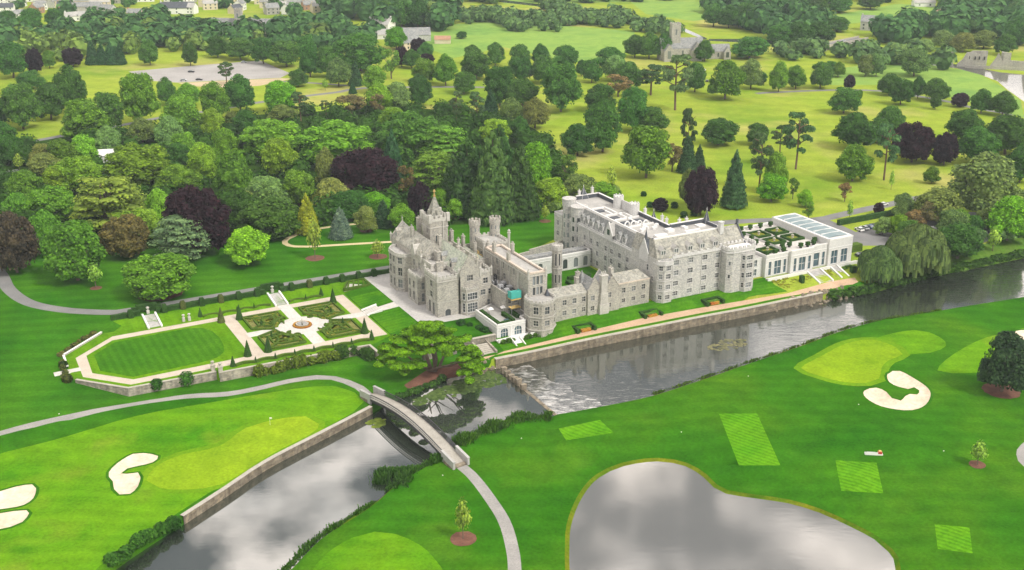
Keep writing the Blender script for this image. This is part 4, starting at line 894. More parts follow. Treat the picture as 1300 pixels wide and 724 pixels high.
shell(HT, rbay, -.9, 13.4, {1: rows([(0.5, 1.2, 2)], [(a, b, c) for a, b, c in t4[:3]] + [(10.9, 1.5, 2)]), 2: rows([(0.5, 1.7, 3)], t4[:3] + [(10.9, 1.5, 2)])}, top=13.2, name='bay', skip=(4,), **NS)
w = MB(); crenel(w, rbay, 13.2, .9, 0, th=.4, closed=False); string_course(w, rbay, 12.7, .35, .25, closed=False); string_course(w, rbay, 3.6, .2, .15, closed=False); string_course(w, rbay, 7.2, .2, .15, closed=False); HT.part('parapet', w, ['new_stone_trim'])
w = MB(); crenel(w, [(42.8, -1.3), (63.5, -1.3)], 14.4, .5, .5, 1.1, 1.6, .35, closed=False); string_course(w, [(42.8, -1.3), (63.5, -1.3)], 14.0, .35, .28, closed=False)
w.box(43.0, 43.3, -1.55, -1.3, -.8, 14); w.box(54.6, 54.85, -1.5, -1.3, -.8, 14); HT.part('parapet', w, ['new_stone_trim'])
r = MB(); r.add([(37, -1.0, 14.6), (66, -1.0, 14.6), (66, 4.2, 19.6), (39, 4.2, 19.6), (37, 14.4, 14.6), (39, 14.4, 19.6)], [(0, 1, 2, 3), (4, 0, 3, 5)]); HT.part('mansard', r, ['stone_slate'])
r = MB(); r.add([(39, 4.2, 19.0), (66, 4.2, 19.0), (66, 14, 19.0), (39, 14, 19.0)], [(0, 1, 2, 3)]); HT.part('flat_roof', r, ['lead_roof'])
w = MB(); w.bar((39, 4.3, 19.2), (66.2, 4.3, 19.2), .5, .7); w.bar((66.2, 4.3, 19.2), (66.2, 13.8, 19.2), .5, .75); HT.part('coping', w, ['white_trim'])
w = MB(); w.bar((52, 13.7, 18.2), (66.2, 13.7, 18.2), .5, 2.1); w.mat(1).bar((52, 13.7, 20.3), (66.2, 13.7, 20.3), .7, .18); w.mat(0).bar((65.8, 6, 19.1), (65.8, 13.4, 19.1), .3, 1.0); HT.part('parapet', w, ['dark_slate', 'white_trim'])
def dormer(a, b, z, wd=2.0, h=1.9, dp=2.6, face='front', twin=True):
    """dormer window on a mansard slope: stone cheeks, twin light, little slate gable"""
    d = MB(); s_ = wd / 2
    def P(x, y, zz): return (a + x, b + y, zz) if face == 'front' else (a + y, b - x, zz)
    def bx(x0, x1, y0, y1, z0, z1):
        o = len(d.v); d.add([P(x0, y0, z0), P(x1, y0, z0), P(x1, y1, z0), P(x0, y1, z0), P(x0, y0, z1), P(x1, y0, z1), P(x1, y1, z1), P(x0, y1, z1)], [(0, 3, 2, 1), (4, 5, 6, 7), (0, 1, 5, 4), (1, 2, 6, 5), (2, 3, 7, 6), (3, 0, 4, 7)])
    bx(-s_, s_, 0, dp, z, z + .45); bx(-s_, -s_ + .22, 0, dp, z + .45, z + h); bx(s_ - .22, s_, 0, dp, z + .45, z + h); bx(-.1, .1, 0, .3, z + .45, z + h) if twin else None; bx(-s_, s_, -.02, dp, z + h, z + h + .22)
    d.mat(1).face(P(-s_, .2, z + .45), P(s_, .2, z + .45), P(s_, .2, z + h), P(-s_, .2, z + h))
    d.mat(2); zr = z + h + .2 + wd * .55
    d.face(P(-s_ - .12, -.15, z + h + .2), P(0, -.15, zr), P(0, dp + .8, zr), P(-s_ - .12, dp + .8, z + h + .2)); d.face(P(0, -.15, zr), P(s_ + .12, -.15, z + h + .2), P(s_ + .12, dp + .8, z + h + .2), P(0, dp + .8, zr)); d.face(P(-s_, 0, z + h + .2), P(s_, 0, z + h + .2), P(0, 0, zr - .1))
    return d
for a in (39.9, 45.0, 50.6, 55.6, 61.0): HT.part('dormer', dormer(a, -.2, 14.9), ['new_stone_trim', 'window_glass', 'lead_roof'])
# little spired gable on the west face of the river block
w = MB(); gable_end(w, (36.85, 9.4), (36.85, 4.2), 12.0, 14.8, 19.4, th=.3, coping=True); HT.part('gable', w, ['new_stone_trim'])
r = MB(); gable_roof(r, 36.9, 41, 4.3, 9.3, 14.8, 19.1, 'a'); r.frustum(37.6, 6.8, .8, .05, 18.4, 22.6, 4, math.pi / 4); HT.part('gable_roof', r, ['dark_slate'])
# east roof with its gable, behind the bastion
shell(HT, rect(63.5, 73.4, -.6, 10), -.8, 14.2, {1: rows([(5.0, 1.2, 2)], [(5, 1.7, 2), (9, 1.7, 2)])}, skip=(3,), **NS)
r = MB(); gable_roof(r, 63.5, 73.3, -.6, 10, 14.2, 19.6, 'a'); HT.part('roof', r, ['stone_slate'])
w = MB(); gable_end(w, (73.42, -.6), (73.42, 10), 14.0, 14.2, 20.2); w.box(73.0, 73.7, 4.4, 5.0, 20.0, 21.6); HT.part('gable', w, ['dark_slate'])
# bastion tower
tb = [(62.6, -4.4), (64.4, -5.6), (73.4, -5.6), (75.4, -3.4), (75.4, .4), (62.6, .4)]
shell(HT, tb, -.9, 14.8, {0: rows([(0.5, .7, 1)], [(4.8, 1.4, 1), (9.4, 1.4, 1)]), 3: rows([(0.5, 1.0, 2)], [(4.6, 1.5, 2), (8.2, 1.5, 2)])}, top=14.4, name='tower', **NS)
tbay = [(67.8, -5.6), (68.8, -6.9), (72.0, -6.9), (72.9, -5.6)]
shell(HT, tbay, -.9, 13.0, {0: rows([(0.5, .9, 1)], [(1.2, 1.7, 2), (4.7, 1.7, 2), (8.1, 1.6, 2), (11.0, 1.5, 2)]), 1: rows([(1.6, 2.3, 3)], [(1.2, 1.7, 2), (4.7, 1.7, 2), (8.1, 1.6, 2), (11.0, 1.5, 2)]), 2: rows([(0.5, .8, 1)], [(4.7, 1.7, 2), (8.1, 1.6, 2)])}, top=13.0, name='bay', skip=(3,), **NS)
w = MB(); crenel(w, tb, 14.5, .6, .7, 1.0, .8, .45); string_course(w, tb, 13.6, .35, .25); HT.part('parapet', w, ['new_stone_trim'])
w = MB(); w.box(65, 74, -4.6, -.4, 14.42, 14.6); HT.part('roof_deck', w, ['white_trim'])
w = MB(); w.box(64.6, 66.0, 2.4, 3.8, 18, 22.0); w.box(64.45, 66.15, 2.25, 3.95, 22, 22.3); HT.part('chimney', w, ['new_stone_trim'])
# west-facing range
nt3 = [(1.0, 1.8, 2), (4.6, 1.8, 2), (8.2, 1.8, 2)]
nb = [(37.2, 14), (52.4, 14), (52.4, 60), (37.2, 60)]
wc = [(2.4, 1.3, 2), (6.0, 1.0, 1), (15.6, 1.4, 2), (20.0, 1.4, 2), (24.2, 1.5, 2), (29.6, 1.5, 2), (33.4, 1.8, 3), (38.4, 1.8, 3), (43.2, 1.8, 3)]
shell(HT, nb, -.6, 13.2, {3: rows(wc, nt3), 1: rows([(6 + 6 * k, 1.5, 2) for k in range(7)], nt3)}, **NS)
w = MB(); string_course(w, [(37.2, 60), (37.2, 14)], 12.7, .4, .3, closed=False); crenel(w, [(37.2, 60), (37.2, 14)], 13.1, .5, 0, th=.4, closed=False); string_course(w, [(37.2, 60), (37.2, 14)], 7.4, .15, .12, closed=False)
for b in (17.6, 28.6, 41.4): w.box(36.98, 37.2, b, b + .25, -.5, 12.6)
HT.part('cornice', w, ['new_stone_trim'])
r = MB(); r.add([(37.5, 14, 13.4), (37.5, 59, 13.4), (39.4, 59, 18.4), (39.4, 14, 18.4)], [(1, 0, 3, 2)]); HT.part('mansard', r, ['grey_slate'])
r = MB(); r.add([(39.4, 4.3, 18.4), (52.4, 4.3, 18.4), (52.4, 60, 18.4), (39.4, 60, 18.4)], [(0, 1, 2, 3)]); HT.part('flat_roof', r, ['lead_roof'])
for b in (47.2, 44.2, 41.0, 37.4, 34.4, 23.4, 19.8): HT.part('dormer', dormer(37.6, b, 13.7, 1.9, 2.2, 2.2, 'side'), ['new_stone_trim', 'window_glass', 'grey_slate'])
for b, tall in ((28.6, 1),):
    w = MB(); gable_end(w, (36.95, b + 2.6), (36.95, b - 2.6), 12.8, 14.6, 18.9, th=.4); w.mat(1).face((36.9, b + .8, 14.6), (36.9, b - .8, 14.6), (36.9, b - .8, 16.6), (36.9, b + .8, 16.6)); HT.part('gable', w, ['new_stone_trim', 'window_glass'])
    r = MB(); gable_roof(r, 37.0, 41, b - 2.5, b + 2.5, 14.6, 18.6, 'a'); HT.part('gable_roof', r, ['lead_roof'])
w = MB()
for p, q in (((40.2, 14), (40.2, 58)), ((46.2, 18), (46.2, 46)), ((41, 46), (46, 46)), ((41, 37), (48, 37)), ((41, 31), (51, 31)), ((41, 22), (51, 22)), ((48.5, 37), (48.5, 31)), ((44, 37), (44, 42))): w.bar((*p, 18.4), (*q, 18.4), .55, .55)
HT.part('roof_kerbs', w, ['white_trim'])
w = MB()
for a, b, s_ in ((42.4, 43.2, 1.6), (42.6, 33.6, 1.5), (47.6, 26.8, 2.2), (43.2, 26.8, 1.8)): w.box(a - s_, a + s_, b - s_ * .8, b + s_ * .8, 18.4, 18.8)
HT.part('skylights', w, ['dark_slate'])
w = MB()
for k in range(4): w.tube([(41.5 + 2.4 * k, 24.0 - .6 * k, 18.5 + .9 * math.sin(t)) if 0 else (41.5 + 2.2 * k + 1.0 * math.cos(t), 24.0 - .5 * k, 18.5 + 1.5 * math.sin(t)) for t in [math.pi * i / 8 for i in range(9)]], [.28] * 9, 6)
for k in range(6): w.box(42 + 1.6 * k, 43 + 1.6 * k, 16 + (k % 3) * 1.4, 17.2 + (k % 3) * 1.4, 18.4, 19.3)
for x0, x1, y0, y1, h in ((42, 46.5, 7, 9, .5), (48.5, 51, 9.5, 12, .9), (54, 60, 7.2, 8.2, .35), (55.5, 57, 10, 12.4, .7), (61, 64, 9.4, 12.2, .45)): w.box(x0, x1, y0, y1, 19.0, 19.0 + h)
HT.part('roof_plant', w, ['white_trim'])
w = MB(); w.bar((52.2, 14, 18.2), (52.2, 60, 18.2), .5, 1.6); w.bar((52.2, 59.8, 18.2), (42.5, 59.8, 18.2), .5, 1.6); w.mat(1).bar((52.2, 14, 19.8), (52.2, 60, 19.8), .7, .16); w.bar((52.2, 59.8, 19.8), (42.5, 59.8, 19.8), .7, .16); HT.part('parapet', w, ['dark_slate', 'white_trim'])
for a, b, z in ((51.2, 44.6, 22.6), (51.2, 34.4, 22.4)):
    w = MB(); w.frustum(a, b, 1.9, 1.9, 17, z, 16)
    for k in range(8):
        t = math.pi / 4 * k; w.frustum(a + 1.55 * math.cos(t), b + 1.55 * math.sin(t), .32, .3, z, z + .45, 6)
    HT.part('chimney', w, ['new_stone_trim'])
w = MB(); w.bar((51.6, 36.4, 18.4), (51.6, 42.6, 18.4), .5, 3.2); HT.part('roof_screen', w, ['new_stone_trim'])
# corner tower and turrets at the far end
cb = [(36.2, 59.0), (42, 59.0), (42, 64.6), (36.2, 64.6)]
shell(HT, cb, 2.2, 13.4, {3: rows([(2.8, 1.7, 3)], [(5.2, 1.7, 2), (9.2, 1.8, 2)])}, top=13.2, name='corner_block', **NS)
w = MB(); w.prism(rect(36.6, 42, 59.4, 64.2), 0, 2.2); crenel(w, cb, 13.2, .5, 0, th=.4); string_course(w, cb, 12.6, .25, .2); HT.part('parapet', w, ['new_stone_trim'])
for a, b, rr, z in ((38.2, 57.4, 2.3, 20.0), (39.0, 51.6, 2.9, 18.4)):
    w = MB(); w.frustum(a, b, rr, rr, -.5, z - 2.4, 14); w.frustum(a, b, rr + .22, rr + .22, z - 2.4, z, 14); w.frustum(a, b, rr + .36, rr + .36, z, z + .35, 14); w.mat(1)
    for zz in (2.2, 6.0, 9.8, 13.2):
        for t in (-2.9, -2.2): w.face(*[(a + (rr + .03) * math.cos(t + dx), b + (rr + .03) * math.sin(t + dx), zz + dz) for dx, dz in ((-.16, 0), (.16, 0), (.16, 1.8), (-.16, 1.8))])
    HT.part('turret', w, ['new_stone', 'window_glass'])
for a, b, z0, z1, s_ in ((46.2, 60.6, 17.6, 22.6, 2.4), (52.8, 24.6, 16.5, 22.0, 2.0), (66.4, 12.6, 17.0, 23.6, 2.0)):
    w = MB(); w.frustum(a, b, s_, .08, z0, z1, 4, math.pi / 4); w.mat(1)
    for k in range(4):
        t = math.pi / 4 + math.pi / 2 * k; w.bar((a + s_ * math.cos(t), b + s_ * math.sin(t), z0), (a, b, z1), .11, .1)
    finial(w, a, b, z1, 1.2, .13); HT.part('spirelet', w, ['dark_slate', 'white_trim'])
for a, b, z in ((44.0, 60, 21.4), (49.6, 60, 22.0), (52.6, 29.6, 21.4), (53, 19.8, 21.4), (53, 17.2, 21), (56, 14, 21.2), (59, 14, 21.2)): chimney(HT, a, b, 17, z, .8, .8, 1, 'new_stone_trim')

# ================================================================ LINK AND BALLROOM PAVILION WITH ROOF GARDEN
PW_ = 1
PV = Bld('ballroom_pavilion', 102, 14, 0, 'long white flat-roofed pavilion with tall blue windows, a roof garden and a glazed roof', 'pavilion')
PW = dict(mat='white_wall', trim='white_trim', glass='blue_glass')
shell(PV, rect(75.6, 83.8, 2.2, 12), -.5, 7.0, {0: rows([(1.6, 1.2, 2), (5.0, 1.4, 2)], [(.6, 2.4, 2), (3.9, 2.4, 2)])}, top=6.9, name='link', **PW)
def bays(cols): return [(c, .4, w_, 5.0, max(1, nx // 2), 2) for c, w_, nx in cols]
shell(PV, rect(83.8, 94.0, .6, 31), -.5, 7.6, {0: bays([(2.0, 1.2, 2), (5.4, 3.0, 4), (8.6, 1.2, 2)]), 3: bays([(25, 1.2, 2), (28, 1.2, 2)])}, skip=(1,), **PW)
shell(PV, rect(94.0, 104.2, -.6, 31), -.5, 8.0, {0: bays([(2.0, 1.2, 2), (5.2, 3.0, 4), (8.5, 1.3, 2)])}, skip=(1,), **PW)
shell(PV, rect(104.2, 111.4, .4, 31), -.5, 8.0, {0: bays([(2.4, 2.6, 3), (5.6, 1.3, 2)])}, skip=(1, 3), **PW)
shell(PV, rect(111.4, 122.4, -.4, 31), -.5, 9.4, {0: bays([(2.8, 3.0, 4), (7.4, 3.0, 4)]), 1: bays([(4 + 5 * k, 2.0, 2) for k in range(5)])}, **PW)
w = MB(); w.box(84, 111.4, .9, 30.8, 6.9, 7.15); PV.part('roof_terrace', w, ['white_paving'])
w = MB()
for q, z in ((rect(83.8, 94, .6, 31), 7.5), (rect(94, 104.2, -.6, 31), 7.9), (rect(104.2, 111.4, .4, 31), 7.9)): crenel(w, q[:2], z, .45, 0, th=.5, closed=False)
crenel(w, [(83.8, 31), (83.8, .6)], 7.0, .95, 0, th=.45, closed=False); crenel(w, [(111.4, 31), (83.8, 31)], 7.0, .95, 0, th=.45, closed=False); crenel(w, rect(111.4, 122.4, -.4, 31), 9.3, .5, 0, th=.6)
for q in (rect(83.8, 94, .6, 31), rect(94, 104.2, -.6, 31), rect(104.2, 111.4, .4, 31), rect(111.4, 122.4, -.4, 31)): string_course(w, q[:2], 6.3, .2, .12, closed=False)
PV.part('parapet', w, ['white_trim'])
r = MB(); r.add([(112.6, 1.4, 9.7), (121.6, 1.4, 9.7), (121.6, 29.8, 9.7), (112.6, 29.8, 9.7), (117.1, 1.4, 10.0), (117.1, 29.8, 10.0)], [(0, 4, 5, 3), (4, 1, 2, 5)]); r.mat(1)
r.box(112.0, 122.0, .6, 30.4, 9.3, 9.68)
for k in range(1, 7): r.box(112.6, 121.6, 1.4 + 28.4 * k / 7 - .09, 1.4 + 28.4 * k / 7 + .09, 9.72, 10.1)
PV.part('glazed_roof', r, ['roof_glass', 'white_trim'])
for (b0, b1, a0, a1) in ((5.6, 12.4, 85.6, 92.2), (3.2, 10.0, 101.2, 108.6), (12.0, 20.0, 94.2, 101.0), (12.0, 20.0, 103.0, 109.8), (22.4, 28.6, 94.2, 101.0), (22.4, 28.6, 103, 109.8)):
    pass
# ================================================================ ORANGERY WITH DECK ROOF
OB = Bld('orangery', -16, 5, -2.0, 'small white orangery with two arched windows and a hedged roof deck beside the octagonal tower', 'orangery')
ob = [(-21.6, -.7), (-12.0, -.7), (-12.0, 1.2), (-21.6, 14)]
ob = [(-21.6, -.7), (-11.6, -.7), (-11.6, 2.6), (-8.2, 2.6), (-8.2, 8.4), (-13.6, 8.4), (-13.6, 18.0), (-21.6, 14.0)]
shell(OB, ob, -2.4, 2.4, {0: [(2.6, -1.7, 2.6, 2.9, 3, 2, True), (7.4, -1.7, 2.6, 2.9, 3, 2, True)], 2: [(1.7, -1.7, 1.3, 2.9, 1, 2)]}, 'white_wall', 'white_trim', 'blue_glass', top=1.9)
w = MB(); crenel(w, [ob[7]] + ob[:5], 2.3, .5, 0, th=.5, closed=False); string_course(w, [ob[7]] + ob[:5], 1.7, .2, .14, closed=False); w.box(-16.9, -16.6, -.85, -.7, -2.3, 1.7); OB.part('parapet', w, ['white_trim'])
w = MB(); w.box(-22.4, -11.2, -3.4, -.7, -3.0, -1.75); w.box(-11.2, -7.4, -3.4, 2.4, -3.0, -1.6); w.box(-11.3, -7.3, -3.5, -3.25, -1.6, -.8); w.box(-7.5, -7.25, -3.5, 2.4, -1.6, -.8); w.box(-22.4, -18.6, -3.45, -3.2, -1.75, -1.0); OB.part('plinth', w, ['white_trim'])
w = MB()
for k in range(7): w.box(-18.0, -15.4, -3.4 - .6 * (k + 1), -3.4 - .6 * k, -3.4, -1.75 - .16 * k)
for a in (-18.3, -15.3): w.prism([(a, -7.8), (a + .3, -7.8), (a + .3, -3.4), (a, -3.4)], -3.6, [-2.4, -2.4, -.9, -.9])
OB.part('steps', w, ['white_trim'])
for (a0, a1, b0, b1) in ((-21.1, -20.0, .2, 13.5), (-15.4, -14.4, 1.0, 9.0), (-12.7, -11.8, 3.0, 8.0), (-18.4, -17.6, 1.4, 9.6)):
    pass
w = MB(); w.box(-20.0, -18.6, 1.4, 7.4, 1.92, 2.2); w.mat(1).box(-19.8, -18.8, 1.6, 7.2, 2.2, 2.24); w.mat(1).box(-17.2, -15.8, .6, 3.2, 1.92, 2.5); OB.part('pool_feature', w, ['white_trim', 'blue_glass'])
# ================================================================ LEAVES: clouds of leaf-clump faces
leafy('leaves'); leafy('dark_leaves', 0.35)
surf('bark', (0.10, 0.075, 0.055), (0.17, 0.13, 0.10), 0.8, 0.9)
surf('red_bark', (0.13, 0.085, 0.055), (0.20, 0.13, 0.085), 0.8, 0.9)
def leaf_quads(C, N, size, rng, aspect=1.0, jit=0.45):
    """quads at points C facing N, jittered; SIZE scalar or per point"""
    n = len(C); N = N + rng.normal(0, jit, N.shape); N /= np.maximum(np.linalg.norm(N, axis=1, keepdims=True), 1e-6)
    A = np.cross(N, rng.normal(0, 1, N.shape)); A /= np.maximum(np.linalg.norm(A, axis=1, keepdims=True), 1e-6)
    B = np.cross(N, A); s = (np.ones(n) * size * rng.uniform(0.6, 1.3, n))[:, None] / 2
    V = np.stack([C - A * s - B * s * aspect, C + A * s - B * s * aspect * .6, C + A * s * .7 + B * s * aspect, C - A * s * .8 + B * s * aspect], 1).reshape(-1, 3)
    return V, np.arange(4 * n).reshape(-1, 4)
def sph(n, rng):
    v = rng.normal(0, 1, (n, 3)); return v / np.linalg.norm(v, axis=1, keepdims=True)
def blob_core(parts, seg=7):
    """dark solid hearts so that one cannot look straight through a crown: list of (cx, cy, cz, rx, ry, rz)"""
    V, F = [], []
    for cx, cy, cz, rx, ry, rz in parts:
        o = len(V)
        for j in range(1, 5):
            for i in range(seg):
                ph = math.pi * j / 5; t = 2 * math.pi * i / seg + j * .4; V.append((cx + rx * math.sin(ph) * math.cos(t), cy + ry * math.sin(ph) * math.sin(t), cz + rz * math.cos(ph)))
        for j in range(3):
            for i in range(seg): F.append((o + j * seg + i, o + (j + 1) * seg + i, o + (j + 1) * seg + (i + 1) % seg, o + j * seg + (i + 1) % seg))
        V += [(cx, cy, cz + rz * .95), (cx, cy, cz - rz * .95)]
        for i in range(seg): F.append((len(V) - 2, o + i, o + (i + 1) % seg, len(V) - 2)); F.append((len(V) - 1, o + 3 * seg + (i + 1) % seg, o + 3 * seg + i, len(V) - 1))
    return np.array(V), F
def leaf_mesh(name, lobes, n, size, rng, core=0.72, up=0.35, mat='leaves', shell_=(0.80, 1.15), squash=1.0):
    """lobes: (cx, cy, cz, rx, ry, rz); leaves lie on the lobes' outer skins, a heart fills each"""
    L_a = np.array(lobes, float); area = (L_a[:, 3] * L_a[:, 5]) ** 1.0; k = rng.choice(len(lobes), n * 2, p=area / area.sum())
    d = sph(n * 2, rng); d[:, 2] = np.where(d[:, 2] < -0.55, -d[:, 2], d[:, 2])
    C = L_a[k, :3] + d * L_a[k, 3:6] * rng.uniform(*shell_, (n * 2, 1)); keep = np.ones(len(C), bool)
    for l in L_a:
        q = ((C - l[:3]) / (l[3:6] * 0.86)); keep &= (q ** 2).sum(1) > 1.0
    C, d = C[keep][:n], d[keep][:n]; N = d + np.array([0, 0, up])
    V, F = leaf_quads(C, N, size, rng)
    V2_, F2_ = blob_core([(l[0], l[1], l[2], l[3] * core, l[4] * core, l[5] * core) for l in lobes])
    me = bpy.data.meshes.new(name); nv = len(V)
    faces = F.tolist() + [tuple(dict.fromkeys(i + nv for i in f)) for f in F2_]
    me.from_pydata(np.concatenate([V, V2_]).tolist(), [], faces); me.materials.append(MATS[mat]); me.update(); return me
def col(o, c): o.color = (*c, 1.0); return o

# ================================================================ WALLS ALONG THE WATER AND ROUND THE GARDEN
def long_wall(name, line, zb, zt_, mat, label, cat='wall', th=0.8, out=0.2, coping='old_stone_trim', group=None):
    """a wall whose outer face stands OUT in front of LINE (land on its left)"""
    base = line[len(line) // 2]; e = empty(name, (base[0], base[1], zb if not isinstance(zb, list) else min(zb))); tag(e, label, cat, group)
    a = offset_line(line, -out); b = offset_line(line, th - out); n = len(line)
    zb_ = zb if isinstance(zb, list) else [zb] * n; z1 = zt_ if isinstance(zt_, list) else [zt_] * n
    mb = MB(); cp = MB()
    for i in range(n - 1):
        mb.face((*a[i], zb_[i]), (*a[i + 1], zb_[i + 1]), (*a[i + 1], z1[i + 1]), (*a[i], z1[i])); mb.face((*b[i + 1], zb_[i + 1]), (*b[i], zb_[i]), (*b[i], z1[i]), (*b[i + 1], z1[i + 1]))
    a2 = offset_line(line, -out - .08); b2 = offset_line(line, th - out + .06)
    for i in range(n - 1):
        cp.face((*a2[i], z1[i] + .14), (*a2[i + 1], z1[i + 1] + .14), (*b2[i + 1], z1[i + 1] + .14), (*b2[i], z1[i] + .14))
        cp.face((*a2[i], z1[i]), (*a2[i + 1], z1[i + 1]), (*a2[i + 1], z1[i + 1] + .14), (*a2[i], z1[i] + .14)); cp.face((*b2[i + 1], z1[i + 1]), (*b2[i], z1[i]), (*b2[i], z1[i] + .14), (*b2[i + 1], z1[i + 1] + .14))
    off = tuple(e.location); mb.build('masonry', [MATS[mat]], e, off); cp.build('coping', [MATS[coping]], e, off); return e
surf('pale_coping', (0.36, 0.34, 0.295), (0.47, 0.445, 0.39), 0.4, 0.85, fine=2.0)
surf('river_stone', (0.16, 0.135, 0.10), (0.33, 0.29, 0.225), 0.5, 0.9, fine=1.2, bump=0.6, bricks=(0.9, 0.9, 1.8), streak=0.7)
long_wall('river_wall', RW[1:-1], ZR - .6, -2.45, 'river_stone', 'long weathered stone river wall below the pink riverside walk', th=1.3, coping='pale_coping')
long_wall('canal_wall', [p for p in LB if p[1] > g(215, 667, -2.9)[1]], ZP - .6, -2.75, 'river_stone', 'straight pale stone retaining wall between the golf green and the still pool', th=1.0, coping='pale_coping')
gw2, gz2 = lin_z(GW[2:6], GWZ[2:6], 3.0); long_wall('garden_wall', gw2, [z - .4 for z in gz2], [ZG + .1] * len(gz2), 'weathered_stone', 'stone retaining wall below the striped octagonal lawn', coping='pale_coping', th=.7)
gw3, gz3 = lin_z(GW[6:], GWZ[6:], 3.0); long_wall('garden_wall', gw3, [z - .4 for z in gz3], [ZG + .35] * len(gz3), 'weathered_stone', 'stone garden wall below the parterre, partly hidden by yellow-green shrubs', coping='pale_coping', th=.7)
gw1 = dense(abl([(-128.5, 59.7), (-141.6, 46.8)]), 3); long_wall('garden_wall', gw1, -1.7, -.8, 'pale_coping', 'low white-topped wall along the slanting upper corner of the octagonal lawn', coping='white_trim', th=.5)
gw0 = dense(abl([(-141.7, 46.6), (-141.9, 37.2)]), 3); long_wall('garden_wall', gw0, -1.9, -.9, 'pale_coping', 'short low wall beside the little gateway at the garden end', coping='white_trim', th=.5)
gate_ = Bld('garden_pier', -104.4, 13.6, ZG, 'pair of pale carved stone piers with urns where the two garden walls meet', 'piers')
for a, b in ((-105.2, 15.6), (-103.6, 13.4)):
    w = MB(); w.box(a - .55, a + .55, b - .55, b + .55, -3.8, .5); w.box(a - .7, a + .7, b - .7, b + .7, .5, .7); w.lathe(a, b, [(.3, .7), (.2, 1.0), (.5, 1.4), (.55, 1.7), (.2, 1.9)], 8); gate_.part('pier', w, ['pale_coping'])
gate_ = Bld('garden_pier', -102.8, 54.9, ZG, 'pale stone urn piers beside the upper gravel path of the garden', 'piers')
for a, b in ((-103.6, 57.6), (-101.8, 57.6)):
    w = MB(); w.box(a - .4, a + .4, b - .4, b + .4, ZG, .1); w.lathe(a, b, [(.3, .1), (.2, .4), (.45, .8), (.5, 1.0), (.2, 1.2)], 8); gate_.part('pier', w, ['old_stone_trim'])
rw_ = Bld('retaining_wall', -29, -.6, -2.3, 'old stone retaining wall beside the stone stair, left of the white orangery', 'wall')
w = MB(); w.bar((-36, -.9, -3), (-22.2, -.9, -3), .7, 2.9); rw_.part('masonry', w, ['weathered_stone']); w = MB(); w.bar((-36.1, -.9, -.1), (-22.2, -.9, -.1), 1.1, .16); rw_.part('coping', w, ['pale_coping'])
st_ = Bld('stone_stair', -28, -6, -2.3, 'broad weathered stone stair with side walls leading down to the riverside walk', 'steps')
w = MB()
for k in range(6): w.box(-30.2, -26.4, -8.6 + k * .9, -7.7 + k * .9 + .02, -3, -2.2 + .2 * k)
st_.part('steps', w, ['pale_coping']); w = MB()
for a in (-30.6, -26.0): w.prism([(a - .3, -9), (a + .3, -9), (a + .3, -2), (a - .3, -2)], -3, [-1.6, -1.6, -.6, -.6])
st_.part('side_wall', w, ['weathered_stone'])
ar_ = Bld('stone_arch', -42, -5, -3, 'old stone garden arch half hidden behind the spreading cedar by the water', 'arch')
w = MB(); arch_pts = [(-2.4, 0), (-2.4, 2.2)] + [(-2.4 * math.cos(t), 2.2 + 2.4 * math.sin(t)) for t in [math.pi * k / 10 for k in range(1, 10)]] + [(2.4, 2.2), (2.4, 0)]
for (x0, z0), (x1, z1) in zip(arch_pts[:-1], arch_pts[1:]):
    for bb in (-3.4, -2.2): w.face((-42 + x0, bb, z0 - 3.2), (-42 + x1, bb, z1 - 3.2), (-42 + (5.5 if x1 > 0 else -5.5) * (1 if abs(x1) > .01 else .2), bb, max(z1 - 3.2, -3.2) if z1 < 2.3 else 2.4), (-42 + (5.5 if x0 > 0 else -5.5) * (1 if abs(x0) > .01 else .2), bb, max(z0 - 3.2, -3.2) if z0 < 2.3 else 2.4))
    w.face((-42 + x0, -3.4, z0 - 3.2), (-42 + x1, -3.4, z1 - 3.2), (-42 + x1, -2.2, z1 - 3.2), (-42 + x0, -2.2, z0 - 3.2))
w.bar((-47.6, -2.8, 2.3), (-36.4, -2.8, 2.3), 1.5, .35); ar_.part('masonry', w, ['weathered_stone'])

# ================================================================ GARDEN PLANTING
def hedge_mat(name, c0, c1):
    m, n, b = _new(name); p = _pos(n); h = _noise(n, p, 2.2, 4, 0.7)
    c = _mix(n, 0.8, _ramp(n, _noise(n, p, 0.5, 3, .6), [(0.3, c0), (0.7, c1)]), _ramp(n, h, [(0.3, (.45, .5, .45)), (0.7, (1.3, 1.25, 1.1))]), 'MULTIPLY')
    n.links.new(c, b.inputs['Base Color']); b.inputs['Roughness'].default_value = 0.9; b.inputs['Specular IOR Level'].default_value = .1; _bump(n, b, h, 0.7, 0.3); return m
hedge_mat('yew_hedge', (0.022, 0.062, 0.014), (0.04, 0.10, 0.02)); hedge_mat('beech_hedge', (0.06, 0.085, 0.025), (0.10, 0.12, 0.035)); hedge_mat('box_hedge', (0.06, 0.12, 0.015), (0.10, 0.17, 0.02)); hedge_mat('box_infill', (0.15, 0.19, 0.025), (0.24, 0.25, 0.04)); hedge_mat('bright_box', (0.06, 0.16, 0.02), (0.10, 0.22, 0.03)); hedge_mat('flowers', (0.35, 0.10, 0.03), (0.45, 0.30, 0.05)); hedge_mat('yellow_shrub', (0.16, 0.20, 0.02), (0.28, 0.28, 0.03))
